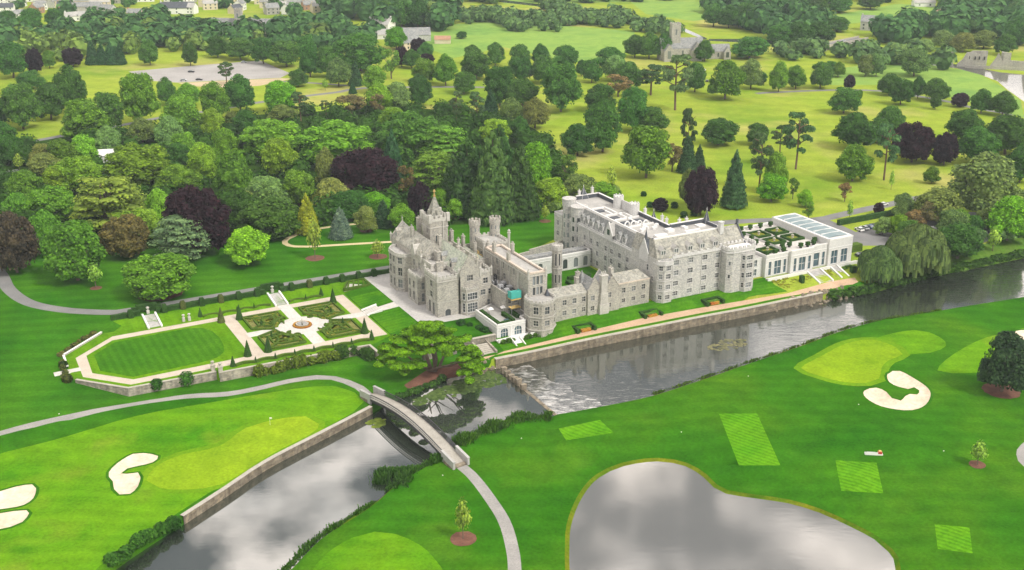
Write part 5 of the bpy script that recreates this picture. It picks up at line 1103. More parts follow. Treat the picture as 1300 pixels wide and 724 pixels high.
def rough_box(mb, x0, x1, y0, y1, z0, z1, step=1.0, j=0.10):
    """a clipped hedge: a box with a slightly uneven skin"""
    nx, ny, nz = max(1, round((x1 - x0) / step)), max(1, round((y1 - y0) / step)), max(1, round((z1 - z0) / step))
    idx = {}
    def vid(i, k, l):
        if (i, k, l) not in idx:
            idx[(i, k, l)] = len(mb.v); mb.v.append((x0 + (x1 - x0) * i / nx + random.uniform(-j, j), y0 + (y1 - y0) * k / ny + random.uniform(-j, j), z0 + (z1 - z0) * l / nz + (random.uniform(-j, j) if l else 0)))
        return idx[(i, k, l)]
    def q(*c): mb.f.append(tuple(vid(*x) for x in c)); mb.mi.append(mb.cur)
    for i in range(nx):
        for l in range(nz): q((i, 0, l), (i + 1, 0, l), (i + 1, 0, l + 1), (i, 0, l + 1)); q((i + 1, ny, l), (i, ny, l), (i, ny, l + 1), (i + 1, ny, l + 1))
        for k in range(ny): q((i, k, nz), (i + 1, k, nz), (i + 1, k + 1, nz), (i, k + 1, nz))
    for k in range(ny):
        for l in range(nz): q((nx, k, l), (nx, k + 1, l), (nx, k + 1, l + 1), (nx, k, l + 1)); q((0, k + 1, l), (0, k, l), (0, k, l + 1), (0, k + 1, l + 1))
def hedge(name, a0, a1, b0, b1, z0, z1, label, mat='yew_hedge', cat='hedge', group=None, step=1.0, j=.1):
    x, y = ab((a0 + a1) / 2, (b0 + b1) / 2); mb = MB(); rough_box(mb, -(a1 - a0) / 2, (a1 - a0) / 2, -(b1 - b0) / 2, (b1 - b0) / 2, 0, z1 - z0, step, j)
    o = mb.build(name, [MATS[mat]], None, (0, 0, 0), False, (x, y, z0), ANG); return tag(o, label, cat, group)
GH = 'clipped hedges along the top of the garden bank'
hedge('clipped_hedge', -124.2, -115.2, 65.8, 67.2, -.1, 1.5, 'short clipped yew hedge at the far end of the garden, beside the drive', group=GH)
hedge('clipped_hedge', -110.2, -74.2, 65.8, 67.2, -.1, 1.5, 'long clipped yew hedge between the two garden stairs', group=GH)
hedge('clipped_hedge', -69.2, -29, 65.8, 67.0, -.1, 1.4, 'long clipped yew hedge running from a garden stair to the house', group=GH)
for a, w_ in ((-112.7, 'farther from the house, by the octagonal lawn'), (-71.7, 'above the parterre')):
    mb = MB(); rough_box(mb, -4.6, 4.6, -.6, .6, 0, 1.9); rough_box(mb, -3.2, 3.2, -.65, .65, 1.8, 2.6); x, y = ab(a, 69.0); o = mb.build('stepped_hedge', [MATS['yew_hedge']], None, (0, 0, 0), False, (x, y, -.05), ANG); tag(o, f'stepped yew hedge behind the garden stair {w_}', 'hedge')
    U_ = Bld('stone_urn', a, 66.6, 0, f'stone urn at the head of the stair {w_}', 'urn')
    w = MB(); w.box(a - .45, a + .45, 66.2, 67.1, -.1, 1.1); U_.part('pedestal', w, ['old_stone_trim']); w = MB(); w.lathe(a, 66.6, [(.28, 1.1), (.18, 1.4), (.48, 1.8), (.55, 2.1), (.25, 2.3)], 10); U_.part('urn', w, ['old_stone_trim'])
    Sx = Bld('garden_stair', a, 61, ZG, f'grey garden stair with white flanks, {w_}', 'steps')
    w = MB()
    for k in range(10): w.box(a - 1.7, a + 1.7, 57.2 + k * .82, 58.05 + k * .82, -2, ZG + .13 * (k + 1) + .02)
    Sx.part('steps', w, ['terrace_paving']); 
    for s_ in (-2.0, 2.0):
        w = MB(); w.prism([(a + s_ - .28, 56.4), (a + s_ + .28, 56.4), (a + s_ + .28, 65.6), (a + s_ - .28, 65.6)], -2, [ZG + .55, ZG + .55, .6, .6]); Sx.part('flank_wall', w, ['white_trim'])
PG = 'square topiary pillars along the clipped hedge'
pm_ = MB(); rough_box(pm_, -.8, .8, -.8, .8, 0, 2.3, .6, .06); rough_box(pm_, -.62, .62, -.62, .62, 2.25, 2.7, .6, .06)
pmesh = pm_.mesh('topiary_pillar', [MATS['yew_hedge']]); pmesh_b = pm_.mesh('topiary_pillar', [MATS['beech_hedge']])
PIL = [-118.3, -107.7, -101.8, -95.6, -89.4, -83.4, -77.2, -65.3, -59, -53, -47.2, -41.2, -35.5]
PLN = ['square topiary pillar in the short hedge at the far end of the garden', 'square topiary pillar first on the house side of the farther stair', 'square bronze-tinged topiary pillar second on the house side of the farther stair', 'square topiary pillar third on the house side of the farther stair', 'square bronze-tinged topiary pillar in the middle between the two stairs', 'square topiary pillar second before the parterre stair', 'square topiary pillar just before the parterre stair', 'square topiary pillar just past the parterre stair', 'square bronze-tinged topiary pillar second past the parterre stair', 'square topiary pillar third past the parterre stair', 'square topiary pillar fourth past the parterre stair', 'square topiary pillar above the small corner knot bed', 'square topiary pillar nearest to the house']
for k, (a, lb) in enumerate(zip(PIL, PLN)):
    x, y = ab(a, 65.6); o = link('topiary_pillar', pmesh_b if 'bronze' in lb else pmesh, None, (x, y, -.1), ANG); tag(o, lb, 'topiary', PG)
def cone_mesh(h, r, mat, n=10):
    mb = MB(); rings = 7
    for i in range(rings):
        z0, z1 = h * i / rings, h * (i + 1) / rings; r0, r1 = (r * (1 - z0 / h) ** .9 + .05) * random.uniform(.94, 1.06), max(r * (1 - z1 / h) ** .9, .03)
        mb.frustum(0, 0, r0, r1, z0, z1, n, rot=i * .4)
    return mb.mesh('topiary_cone', [MATS[mat]])
ym, ymb, sm_ = cone_mesh(5.2, 1.2, 'yew_hedge'), cone_mesh(5.2, 1.3, 'beech_hedge'), cone_mesh(3.3, .9, 'yew_hedge')
for a, b, m_, lb in ((-93.2, 51.6, ymb, 'tall bronze-green yew cone at the upper corner of the octagonal lawn'), (-87.4, 51.2, ym, 'tall dark yew cone at the upper corner of the parterre, by the cross path'), (-55.9, 51.1, ym, 'tall dark yew cone at the upper parterre corner nearest the house'), (-56.2, 21.7, ym, 'tall dark yew cone at the lower parterre corner nearest the cedar'), (-93.3, 21.5, ym, 'tall dark yew cone at the lower corner of the octagonal lawn'), (-87.0, 21.7, ym, 'tall dark yew cone at the lower corner of the parterre, by the cross path'), (-56.2, 15.9, sm_, 'smaller yew cone ending the scalloped hedge near the cedar'), (-99.2, 16.2, sm_, 'smaller yew cone ending the scalloped hedge near the urn piers'), (-98, 58.8, sm_, 'smaller yew cone on the bank beside the upper gravel path'), (-57.4, 58.6, sm_, 'smaller yew cone on the bank below the corner knot bed')):
    x, y = ab(a, b); tag(link('topiary_cone', m_, None, (x, y, ZG), ANG), lb, 'topiary', 'clipped yew cones of the formal garden')
def scallop(pts, label, z=ZG):
    e = empty('scalloped_hedge', (*ab(*pts[0]), z), ANG); tag(e, label, 'hedge', 'scalloped box hedges with small cones'); mb = MB(); cones = []
    for (a0, b0), (a1, b1) in zip(pts[:-1], pts[1:]):
        L = math.dist((a0, b0), (a1, b1)); k = max(1, round(L / 6.2))
        for i in range(k):
            ca, cb_ = a0 + (a1 - a0) * i / k, b0 + (b1 - b0) * i / k; da, db = (a1 - a0) / k, (b1 - b0) / k; prev = None
            for s_ in range(9):
                t = s_ / 8; q = (ca + da * t - pts[0][0], cb_ + db * t + .9 * math.sin(math.pi * t) - pts[0][1])
                if prev: mb.bar((*prev, 0), (*q, 0), .8, .75)
                prev = q
            cones.append((ca - pts[0][0], cb_ - pts[0][1]))
    mb.build('hedge', [MATS['box_hedge']], e)
    for c in cones[1:]:
        w = MB(); w.frustum(c[0], c[1], .42, .06, .5, 2.0, 7); w.build('cone', [MATS['yew_hedge']], e)
scallop([(-98.6, 15.6), (-57, 15.2)], 'scalloped low box hedge with little cones along the lower gravel path'); scallop([(-97.4, 58.0), (-75, 58.0)], 'scalloped low box hedge with little cones on the bank, house-distant side of the stair'); scallop([(-68.6, 58.0), (-57.5, 57.8)], 'scalloped low box hedge with little cones on the bank, house side of the stair')
# four parterre beds
BNAMES = ['upper far', 'upper near', 'lower far', 'lower near']
for k, q in enumerate(BEDS):
    ca, cb_ = sum(p[0] for p in q) / len(q), sum(p[1] for p in q) / len(q); sx_, sy_ = (-1, 1, -1, 1)[k], (1, 1, -1, -1)[k]
    B = Bld('parterre', ca, cb_, ZG, ['clipped box parterre on the bank side nearer the octagonal lawn', 'clipped box parterre on the bank side nearer the house', 'clipped box parterre on the river side nearer the octagonal lawn', 'clipped box parterre on the river side nearer the cedar'][k], 'parterre', 'four box parterre beds round the fountain')
    f = lambda p, s: (ca + (p[0] - ca) * s, cb_ + (p[1] - cb_) * s); h = MB()
    for s in (.98, .62, .32):
        for i in range(len(q)): h.bar((*f(q[i], s), ZG), (*f(q[(i + 1) % len(q)], s), ZG), .55, .62)
    for i in range(0, len(q)): h.bar((*f(q[i], .95), ZG), (*f(q[i], .34), ZG), .5, .58)
    for i in range(7):
        t = 2 * math.pi * i / 7; cx, cy = ca + 3.6 * math.cos(t), cb_ + 3.3 * math.sin(t)
        for s in range(6):
            u0, u1 = t + s * .8, t + (s + 1) * .8; r0, r1 = 1.25 - s * .17, 1.25 - (s + 1) * .17; h.bar((cx + r0 * math.cos(u0), cy + r0 * math.sin(u0), ZG), (cx + r1 * math.cos(u1), cy + r1 * math.sin(u1), ZG), .42, .55)
    B.part('hedge', h, ['box_hedge']); h = MB(); rr = random.Random(k)
    for i in range(110):
        p, n_ = rr.choice(q), rr.random(); p2 = q[rr.randrange(len(q))]; m = (p[0] * n_ + p2[0] * (1 - n_), p[1] * n_ + p2[1] * (1 - n_)); s = rr.uniform(.2, .9); m = f(m, s); w_ = rr.uniform(.3, 1.0); h.bar((m[0] - w_, m[1] - w_ * rr.uniform(-1, 1), ZG), (m[0] + w_, m[1], ZG), .7, .42)
    B.part('infill', h, ['box_infill']); w = MB(); w.frustum(f(q[0], .5)[0], f(q[0], .5)[1], .5, .06, ZG + .4, ZG + 2.4, 7); B.part('cone', w, ['yew_hedge'])
KB = Bld('knot_bed', -44.5, 60.5, -.6, 'small clipped knot bed with pale gravel on the bank beside the house terrace', 'knot bed')
w = MB(); kq = [(-49.5, 58), (-40, 58), (-40, 64.2), (-46, 64.2)]
for i in range(4): w.bar((*kq[i], -.6), (*kq[(i + 1) % 4], -.6), .6, 1.0)
for i in range(4): w.bar((-48 + 2 * i, 58.4, -.6), (-45.6 + 1.7 * i, 63.6, -.6), .5, .9)
KB.part('hedge', w, ['box_hedge']); w = MB(); w.prism(kq, -1.4, -.2); KB.part('gravel', w, ['white_paving'])
FN = Bld('fountain', *GC, ZG, 'small round stone fountain basin at the centre of the white circle', 'fountain')
w = MB(); w.frustum(*GC, 1.9, 1.9, ZG, ZG + .5, 20); w.frustum(*GC, 2.05, 2.05, ZG + .5, ZG + .6, 20); FN.part('basin', w, ['pale_coping']); w = MB(); w.frustum(*GC, 1.6, 1.6, ZG + .6, ZG + .63, 20); FN.part('water', w, ['pool_water']); w = MB(); w.lathe(*GC, [(.35, ZG + .6), (.18, ZG + 1.2), (.7, ZG + 1.5), (.2, ZG + 1.6), (.1, ZG + 2.2)], 8); FN.part('pedestal', w, ['pale_coping'])
w = MB()
for k in range(26):
    t = 2 * math.pi * k / 26; rough_box(w, GC[0] + 2.6 * math.cos(t) - .3, GC[0] + 2.6 * math.cos(t) + .3, GC[1] + 2.6 * math.sin(t) - .3, GC[1] + 2.6 * math.sin(t) + .3, ZG, ZG + .4, .5, .08)
FN.part('flower_ring', w, ['flowers'])
TS = Bld('terrace_steps', -46, 37, ZG, 'pale stone steps between two sloping lawns from the parterre up to the house terrace', 'steps')
w = MB()
for k in range(7): w.box(-50.2 + k * .7, -49.5 + k * .7, 34.9, 39.2, -2, ZG + .16 * (k + 1))
TS.part('steps', w, ['white_paving'])
for b in (34.5, 39.6): w = MB(); w.prism([(-50.4, b - .25), (-45.2, b - .25), (-45.2, b + .25), (-50.4, b + .25)], -2, [ZG + .5, .3, .3, ZG + .5]); TS.part('flank_wall', w, ['white_trim'])
# riverside flower beds
for (px, py), lb in (((742, 418), 'U-shaped clipped bed of orange flowers below the low riverside wing'), ((827, 400), 'U-shaped clipped bed of orange flowers near the canted corner of the hotel'), ((905.5, 384), 'U-shaped clipped bed of orange flowers below the bastion tower')):
    p = hit(px, py); e = empty('flower_bed', p, ANG); tag(e, lb, 'flower bed', 'flower beds on the riverside lawn')
    w = MB(); rough_box(w, -3.6, 3.6, 1.2, 2.2, -.4, 1.1, .8, .08); rough_box(w, -3.6, -2.7, -1.6, 1.2, -.4, 1.0, .8, .08); rough_box(w, 2.7, 3.6, -1.6, 1.2, -.4, 1.0, .8, .08); w.build('hedge', [MATS['yew_hedge']], e)
    w = MB(); rough_box(w, -2.5, 2.5, -.2, 1.1, -.4, .55, .7, .1); w.build('planting', [MATS['bright_box']], e); w = MB(); rough_box(w, -1.7, 1.7, -1.2, -.2, -.4, .4, .6, .1); w.build('flowers', [MATS['flowers']], e)
# orangery deck
for k, (a0, a1, b0, b1, lb) in enumerate(((-21.0, -19.9, .2, 12.5, 'long clipped hedge along the outer edge of the orangery deck'), (-15.6, -14.5, .6, 8.0, 'long clipped hedge in the middle of the orangery deck'), (-12.6, -11.6, 3.2, 8.0, 'short clipped hedge at the house side of the orangery deck'), (-19.6, -16.2, -.1, .7, 'low clipped hedge above the arched orangery windows'))):
    hedge('deck_hedge', a0, a1, b0, b1, 1.9, 3.1, lb, 'yew_hedge', group='clipped hedges on the orangery deck', step=.8)
for a, b, lb in ((-18.2, 10.2, 'white square parasol at the back of the orangery deck'), (-14.0, 9.6, 'white square parasol beside the middle deck hedge')):
    B = Bld('parasol', a, b, 1.9, lb, 'parasol', 'white parasols on the orangery deck'); w = MB(); w.frustum(a, b, .05, .05, 1.9, 4.1, 6); B.part('pole', w, ['white_trim']); w = MB(); w.frustum(a, b, 1.3, .05, 3.7, 4.4, 4, .6); B.part('canopy', w, ['white_trim'])
# pavilion approach
PS = Bld('pavilion_steps', 103.5, -5, -2.2, 'wide grey stair with white curving cheeks below the middle of the white pavilion', 'steps')
w = MB()
for k in range(9): w.box(101.0, 106.2, -8.6 + k * .72, -7.88 + k * .72, -3, -2.2 + .23 * (k + 1))
PS.part('steps', w, ['terrace_paving'])
for a in (100.6, 106.6): w = MB(); w.prism([(a - .3, -9), (a + .3, -9), (a + .3, -2), (a - .3, -2)], -3, [-1.7, -1.7, .5, .5]); PS.part('cheek', w, ['white_trim'])
PS = Bld('pavilion_steps', 113, -5, -2.2, 'narrow grey stair with white cheeks below the glazed-roof end of the pavilion', 'steps')
w = MB()
for k in range(9): w.box(111.6, 114.0, -8.0 + k * .68, -7.32 + k * .68, -3, -2.2 + .23 * (k + 1))
PS.part('steps', w, ['terrace_paving'])
for a in (111.2, 114.4): w = MB(); w.prism([(a - .3, -8.4), (a + .3, -8.4), (a + .3, -2), (a - .3, -2)], -3, [-1.7, -1.7, .5, .5]); PS.part('cheek', w, ['white_trim'])
PT = Bld('pavilion_terrace', 100, -2, 0, 'white-edged paved terrace along the foot of the pavilion windows', 'terrace')
w = MB(); w.box(83, 124.5, -2.2, -.7, -2.4, .12); PT.part('paving', w, ['white_paving']); w = MB(); w.box(82.8, 100.3, -2.5, -2.2, -2.4, .6); w.box(106.9, 110.9, -2.5, -2.2, -2.4, .6); w.box(114.7, 131, -2.5, -2.2, -2.4, .7); PT.part('balustrade', w, ['white_trim'])
for a0, a1, b0, b1, lb, m_ in ((84.5, 93, -7.6, -2.8, 'yellow-green shrub bed between the bastion and the pavilion stair', 'yellow_shrub'), (95.4, 100, -7.8, -2.8, 'small planted bed left of the wide pavilion stair', 'yellow_shrub'), (107.2, 110.7, -7.4, -2.8, 'small planted bed between the two pavilion stairs', 'yellow_shrub'), (115.4, 119.8, -7.0, -2.8, 'planted bed at the far end of the pavilion terrace', 'bright_box')):
    e = empty('shrub_bed', (*ab((a0 + a1) / 2, (b0 + b1) / 2), -2.0), ANG); tag(e, lb, 'shrub bed', 'planted beds below the pavilion'); w = MB(); rr = random.Random(int(a0))
    ha, hb = (a1 - a0) / 2, (b1 - b0) / 2; w.prism([(-ha, -hb), (ha, -hb), (ha, hb), (-ha, hb)], -1.2, [-.3, -.3, 1.1, 1.1]); w.build('soil', [MATS['box_hedge']], e)
    w = MB()
    for k in range(int(ha * hb * 5)):
        x, y = rr.uniform(-ha, ha), rr.uniform(-hb, hb); s = rr.uniform(.25, .6); z = .4 + .7 * y / hb; rough_box(w, x - s, x + s, y - s * .8, y + s * .8, z - .3, z + s * 1.2, .5, .12)
    w.build('shrubs', [MATS[m_]], e)
hedge('hedge_block', 93.6, 94.9, -7.4, -5.8, -2.4, 1.2, 'tall dark hedge block left of the wide pavilion stair', group='hedge blocks below the pavilion'); hedge('hedge_block', 116.6, 118.6, -7.6, -6.0, -2.4, .8, 'dark hedge block at the end of the pink walk', group='hedge blocks below the pavilion')
hedge('hedge_block', 126.0, 134.5, 6.5, 9.5, -.2, 2.6, 'large square clipped hedge beside the glazed end of the pavilion', 'box_hedge')
hedge('hedge_block', 130.5, 133.5, 22, 29, -.2, 1.8, 'small clipped hedge between the pavilion and the parked cars', 'box_hedge')
pR = [g(1064, 286), g(1150, 270)]; L_h = math.dist(*pR); mb = MB(); rough_box(mb, 0, L_h, -.8, .8, 0, 2.2); tag(mb.build('clipped_hedge', [MATS['yew_hedge']], None, (0, 0, 0), False, (*pR[0], -.1), math.atan2(pR[1][1] - pR[0][1], pR[1][0] - pR[0][0])), 'long straight hedge between the park road and the pavilion car park', 'hedge')
# roof garden: hedged beds and tub shrubs
for a0, a1, b0, b1, lb in ((85.5, 92.4, 3.8, 8.6, 'hedged bed on the pavilion roof nearest the bastion tower'), (94.6, 101.2, 10.4, 16.4, 'hedged bed on the pavilion roof, front one of the left pair'), (94.6, 101.2, 18.8, 25.2, 'hedged bed on the pavilion roof, back one of the left pair'), (103.2, 109.6, 10.4, 16.4, 'hedged bed on the pavilion roof, front one beside the glazing'), (103.2, 109.6, 18.8, 25.2, 'hedged bed on the pavilion roof, back one beside the glazing')):
    B = Bld('roof_bed', (a0 + a1) / 2, (b0 + b1) / 2, 7.15, lb, 'planted bed', 'hedged beds on the pavilion roof'); h = MB()
    for q in ((a0, a1, b0, b0 + .8), (a0, a1, b1 - .8, b1), (a0, a0 + .8, b0 + .8, b1 - .8), (a1 - .8, a1, b0 + .8, b1 - .8)): rough_box(h, *q, 7.15, 7.95, .9, .08)
    B.part('hedge', h, ['yew_hedge']); h = MB(); rough_box(h, a0 + 1.2, a1 - 1.2, b0 + 1.2, b1 - 1.2, 7.15, 7.5, .9, .12); B.part('planting', h, ['box_infill']); h = MB(); h.lathe((a0 + a1) / 2, (b0 + b1) / 2, [(.5, 7.4), (.3, 8.0), (.6, 8.5), (.2, 8.8)], 8); B.part('urn', h, ['pale_coping'])
tubm = MB(); tubm.frustum(0, 0, .5, .6, 0, .7, 8); shm = MB(); rough_box(shm, -.65, .65, -.65, .65, .65, 1.9, .5, .14)
tub_, shr_ = tubm.mesh('tub', [MATS['dark_metal']]), shm.mesh('shrub', [MATS['yew_hedge']])
TUBS = [(84.9, 1.8), (88.4, 1.6), (93.0, 2.4), (91.9, 9.9), (86.2, 11.4), (90.0, 13.8), (86.4, 16.8), (91.6, 18.4), (87.8, 21.6), (91.8, 23.2), (86.2, 25.6), (90.4, 28.2), (95.0, 28.6), (99.4, 28.8), (104, 28.6), (108.6, 28.4), (95.6, 6.2), (98.6, 6.0), (101.6, 3.4), (104.6, 3.2), (107.6, 3.6), (110.2, 6.0), (102.2, 17.6), (86, 28.8)]
for a, b in TUBS:
    x, y = ab(a, b); e = empty('potted_shrub', (x, y, 7.16), ANG); tag(e, 'dark clipped shrub in a round tub on the pavilion roof terrace', 'potted shrub', 'tub shrubs on the pavilion roof'); link('tub', tub_, e); link('shrub', shr_, e)

# ================================================================ FOOTBRIDGE
surf('lattice_white', (0.34, 0.34, 0.335), (0.45, 0.45, 0.44), 0.6, 0.7); surf('deck_beige', (0.33, 0.315, 0.28), (0.42, 0.40, 0.36), 0.4, 0.85, fine=2.0)
bA, bB = Vector((*g(470, 501, -2.5), -2.5)), Vector((*g(582, 588, -3.4), -3.4)); bd = bB - bA; BL = Vector((bd.x, bd.y)).length; bang = math.atan2(bd.y, bd.x)
BR = empty('footbridge', bA, bang); tag(BR, 'arched footbridge with dark lattice parapets and pale end walls crossing the pool', 'bridge')
bz = lambda s: bd.z * s / BL + 2.9 * math.sin(math.pi * s / BL) ** 1.0
NB_ = 36; hw = 2.0; d_ = MB(); u_ = MB()
for k in range(NB_):
    s0, s1 = BL * k / NB_, BL * (k + 1) / NB_; z0, z1 = bz(s0), bz(s1)
    d_.add([(s0, -hw, z0), (s1, -hw, z1), (s1, hw, z1), (s0, hw, z0), (s0, -hw, z0 - .3), (s1, -hw, z1 - .3), (s1, hw, z1 - .3), (s0, hw, z0 - .3)], [(0, 1, 2, 3), (7, 6, 5, 4), (0, 4, 5, 1), (3, 2, 6, 7)])
    for y in (-1.7, 1.7): u_.bar((s0, y, z0 - 1.0), (s1, y, z1 - 1.0), .35, .68)
d_.build('deck', [MATS['deck_beige']], BR); u_.build('girder', [MATS['dark_metal']], BR)
for y in (-hw - .12, hw + .12):
    r1, r2 = MB(), MB(); s_a, s_b = 4.2, BL - 4.2; m = 40
    for k in range(m):
        s0, s1 = s_a + (s_b - s_a) * k / m, s_a + (s_b - s_a) * (k + 1) / m; z0, z1 = bz(s0), bz(s1)
        r1.bar((s0, y, z0 + 1.3), (s1, y, z1 + 1.3), .2, .16); r1.bar((s0, y, z0 - .55), (s1, y, z1 - .55), .2, .6); r1.bar((s0, y, z0 + .6), (s1, y, z1 + .6), .05, .12); r1.bar((s0, y, z0 + .1), (s0 + .08, y, z0 + 1.2), .1, .08) if False else None
        r2.bar((s0, y, z0 + .05), (s1, y, z1 + 1.25), .09, .16); r2.bar((s0, y, z0 + 1.25), (s1, y, z1 + .05), .08, .16)
    r1.build('rail', [MATS['dark_metal']], BR); r2.build('lattice', [MATS['lattice_white' if y < 0 else 'dark_metal']], BR)
    for s0, s1 in ((-1.6, 4.2), (BL - 4.2, BL + 1.4)):
        w = MB(); a_, b_ = max(s0, 0), min(s1, BL); w.prism([(s0, y - .3), (s1, y - .3), (s1, y + .3), (s0, y + .3)], [bz(a_) - 3.2] * 4, [bz(a_) + 1.35, bz(b_) + 1.35, bz(b_) + 1.35, bz(a_) + 1.35]); w.prism([(s0 - .08, y - .38), (s1 + .08, y - .38), (s1 + .08, y + .38), (s0 - .08, y + .38)], [bz(a_) + 1.35, bz(b_) + 1.35, bz(b_) + 1.35, bz(a_) + 1.35], [bz(a_) + 1.5, bz(b_) + 1.5, bz(b_) + 1.5, bz(a_) + 1.5]); w.build('end_wall', [MATS['lattice_white']], BR)
for s0, s1 in ((-1.0, 2.8), (BL - 2.8, BL + 1.0)):
    w = MB(); w.prism([(s0, -2.6), (s1, -2.6), (s1, 2.6), (s0, 2.6)], -4, [bz(max(s0, 0)) - .32, bz(min(s1, BL)) - .32, bz(min(s1, BL)) - .32, bz(max(s0, 0)) - .32]); w.build('abutment', [MATS['river_stone']], BR)

# ================================================================ WEIR, WATER PLANTS
wx = Vector((wd[0], wd[1], 0)); WL = wx.length; wang = math.atan2(wd[1], wd[0])
w = MB(); w.prism([(0, -.5), (WL, -.5), (WL, .6), (0, .6)], ZR - 1 - ZP, .06); wo_ = w.build('weir_crest', [MATS['river_stone']], None, (0, 0, 0), False, (*wl0, ZP), wang); tag(wo_, 'low dark stone weir crest crossing the river from the wall to the golf bank', 'weir')
V_, F_ = [], []
for i in range(31):
    for j in range(7): V_.append((WL * i / 30, .6 + j * 1.5, .03 + (ZR - ZP - .0) * min(j / 2.5, 1) * 1.0 + (.05 if j else 0) + random.uniform(-.06, .06)))
for i in range(30):
    for j in range(6): F_.append((i * 7 + j, (i + 1) * 7 + j, (i + 1) * 7 + j + 1, i * 7 + j + 1))
o = link('white_water', np_mesh('white_water', np.array(V_), np.array(F_), MATS['weir_water'], smooth=True), None, (*wl0, ZP), wang); o['kind'] = 'structure'
ww = smooth_line(gl([(652, 476), (668, 470), (690, 473), (697, 484), (722, 489), (728, 499), (752, 505), (764, 515), (735, 522), (712, 526)], ZR), 2, True); fp = flat_poly('rapids', ww, ZR + .03, 'weir_water')
pp_ = MB(); pp_.prism([(-.55, -.9), (.55, -.9), (.55, .5), (0, 1.1), (-.55, .5)], -.5, [1.5, 1.5, 1.5, 1.3, 1.5]); pmesh_ = pp_.mesh('weir_post', [MATS['river_stone']])
for k, (s, hh) in enumerate(((.06, 1.2), (.13, 1.0), (.20, .9), (.27, 1.0), (.34, 1.3), (.43, 1.0))):
    o = link('weir_post', pmesh_, None, (*(wl0 + wd * s), ZP), wang, (1, 1, hh)); tag(o, 'squat dark stone cutwater standing on the weir crest near the river wall', 'stone post', 'stone posts on the weir')
def lily(name, poly, z, n, label, c, smin=.35, smax=1.0):
    P_ = np.array(poly); w = MB(); rr = random.Random(n); k = 0
    while k < n:
        x, y = rr.uniform(P_[:, 0].min(), P_[:, 0].max()), rr.uniform(P_[:, 1].min(), P_[:, 1].max())
        if inside(poly, np.array([x]), np.array([y]))[0]:
            w.frustum(x, y, rr.uniform(smin, smax), .05, z, z + .12, 6, rr.random()); k += 1
    o = w.build(name, [MATS['dark_leaves']]); col(o, c); o['kind'] = 'stuff'; tag(o, label, 'water plants'); return o
lily('lily_pads', gl([(518, 511), (545, 499), (580, 484), (606, 474), (622, 472), (640, 478), (642, 486), (618, 493), (590, 500), (560, 507), (532, 515)], ZP), ZP + .02, 420, 'pale green water plants floating below the cedar', (.10, .16, .05))
lily('lily_pads', gl([(466, 537), (478, 531), (488, 532), (490, 538), (476, 543)], ZP), ZP + .02, 40, 'small yellow-green patch of water weed beside the bridge', (.16, .22, .04))
lily('lily_pads', gl([(896, 442), (915, 431), (945, 431), (948, 438), (930, 444), (905, 446)], ZR), ZR + .02, 110, 'pale weed patch in the river below the bastion tower', (.20, .20, .12), .3, .8)
def leaf_heap(name, pts, label, c, n=400, size=.5, kind=None, cat='shrub', mat='leaves', group=None, core=.7):
    """low growth: lobes at world points (x, y, z, r, h)"""
    x0, y0, z0 = pts[0][:3]; lob = [(x - x0, y - y0, z - z0 + h * .35, r, r, h * .65) for x, y, z, r, h in pts]
    o = link(name, leaf_mesh(name, lob, n, size, np.random.default_rng(len(pts) + n), core, .4, mat), None, (x0, y0, z0)); col(o, c)
    if kind: o['kind'] = kind
    return tag(o, label, cat, group)
def along(pxs, step, r, h, z=None, jit=.3):
    L = smooth_line([tuple(hit(*p))[:2] for p in pxs], step); rr = random.Random(len(L))
    return [(x + rr.uniform(-jit, jit), y + rr.uniform(-jit, jit), zt(x, y) - .1, r * rr.uniform(.7, 1.3), h * rr.uniform(.6, 1.3)) for x, y in L]
def reeds(pxs, width, n, h, label, c):
    L = smooth_line([tuple(hit(*p))[:2] for p in pxs], 1.0); P_ = np.array(L); T = np.gradient(P_, axis=0); T /= np.linalg.norm(T, axis=1, keepdims=True); N_ = np.stack([-T[:, 1], T[:, 0]], 1); rng = np.random.default_rng(n)
    k = rng.integers(0, len(P_), n); B = P_[k] + N_[k] * rng.normal(0, width * .36, (n, 1)) + T[k] * rng.uniform(-.6, .6, (n, 1)); z0 = np.array([zt(*p) for p in L])[k] - .15
    H_ = h * rng.uniform(.5, 1.2, n) * (.75 + .35 * np.sin(k * .7)); t = rng.uniform(0, 6.28, n); dx, dy = np.cos(t) * .09, np.sin(t) * .09; lx, ly = rng.normal(0, .22, n) * H_, rng.normal(0, .22, n) * H_
    V = np.stack([np.stack([B[:, 0] - dx, B[:, 1] - dy, z0], 1), np.stack([B[:, 0] + dx, B[:, 1] + dy, z0], 1), np.stack([B[:, 0] + dx * 1.4 + lx, B[:, 1] + dy * 1.4 + ly, z0 + H_], 1), np.stack([B[:, 0] - dx * 1.4 + lx, B[:, 1] - dy * 1.4 + ly, z0 + H_], 1)], 1).reshape(-1, 3); c0 = np.array([*L[0], 0])
    o = link('reeds', np_mesh('reeds', V - c0, np.arange(4 * n).reshape(-1, 4), MATS['leaves']), None, tuple(c0)); col(o, c); o['kind'] = 'stuff'; tag(o, label, 'reeds')
reeds([(583, 565), (606, 553), (632, 542), (660, 534), (697, 530)], 2.6, 7000, 1.9, 'band of dark green reeds along the golf bank of the pool', (.07, .17, .02))
reeds([(482, 614), (490, 603), (503, 598), (513, 604), (510, 613), (496, 619)], 2.4, 3600, 2.0, 'round clump of reeds standing in the pool below the bridge', (.055, .14, .025))
reeds([(513, 608), (530, 597), (545, 590), (558, 584)], 1.8, 2600, 1.6, 'reeds fringing the bank beside the bridge foot', (.06, .16, .02))
reeds([(352, 735), (368, 717), (401, 685), (439, 661), (477, 638)], 1.3, 3000, .8, 'ragged grassy edge along the near golf bank of the pool', (.06, .16, .015))
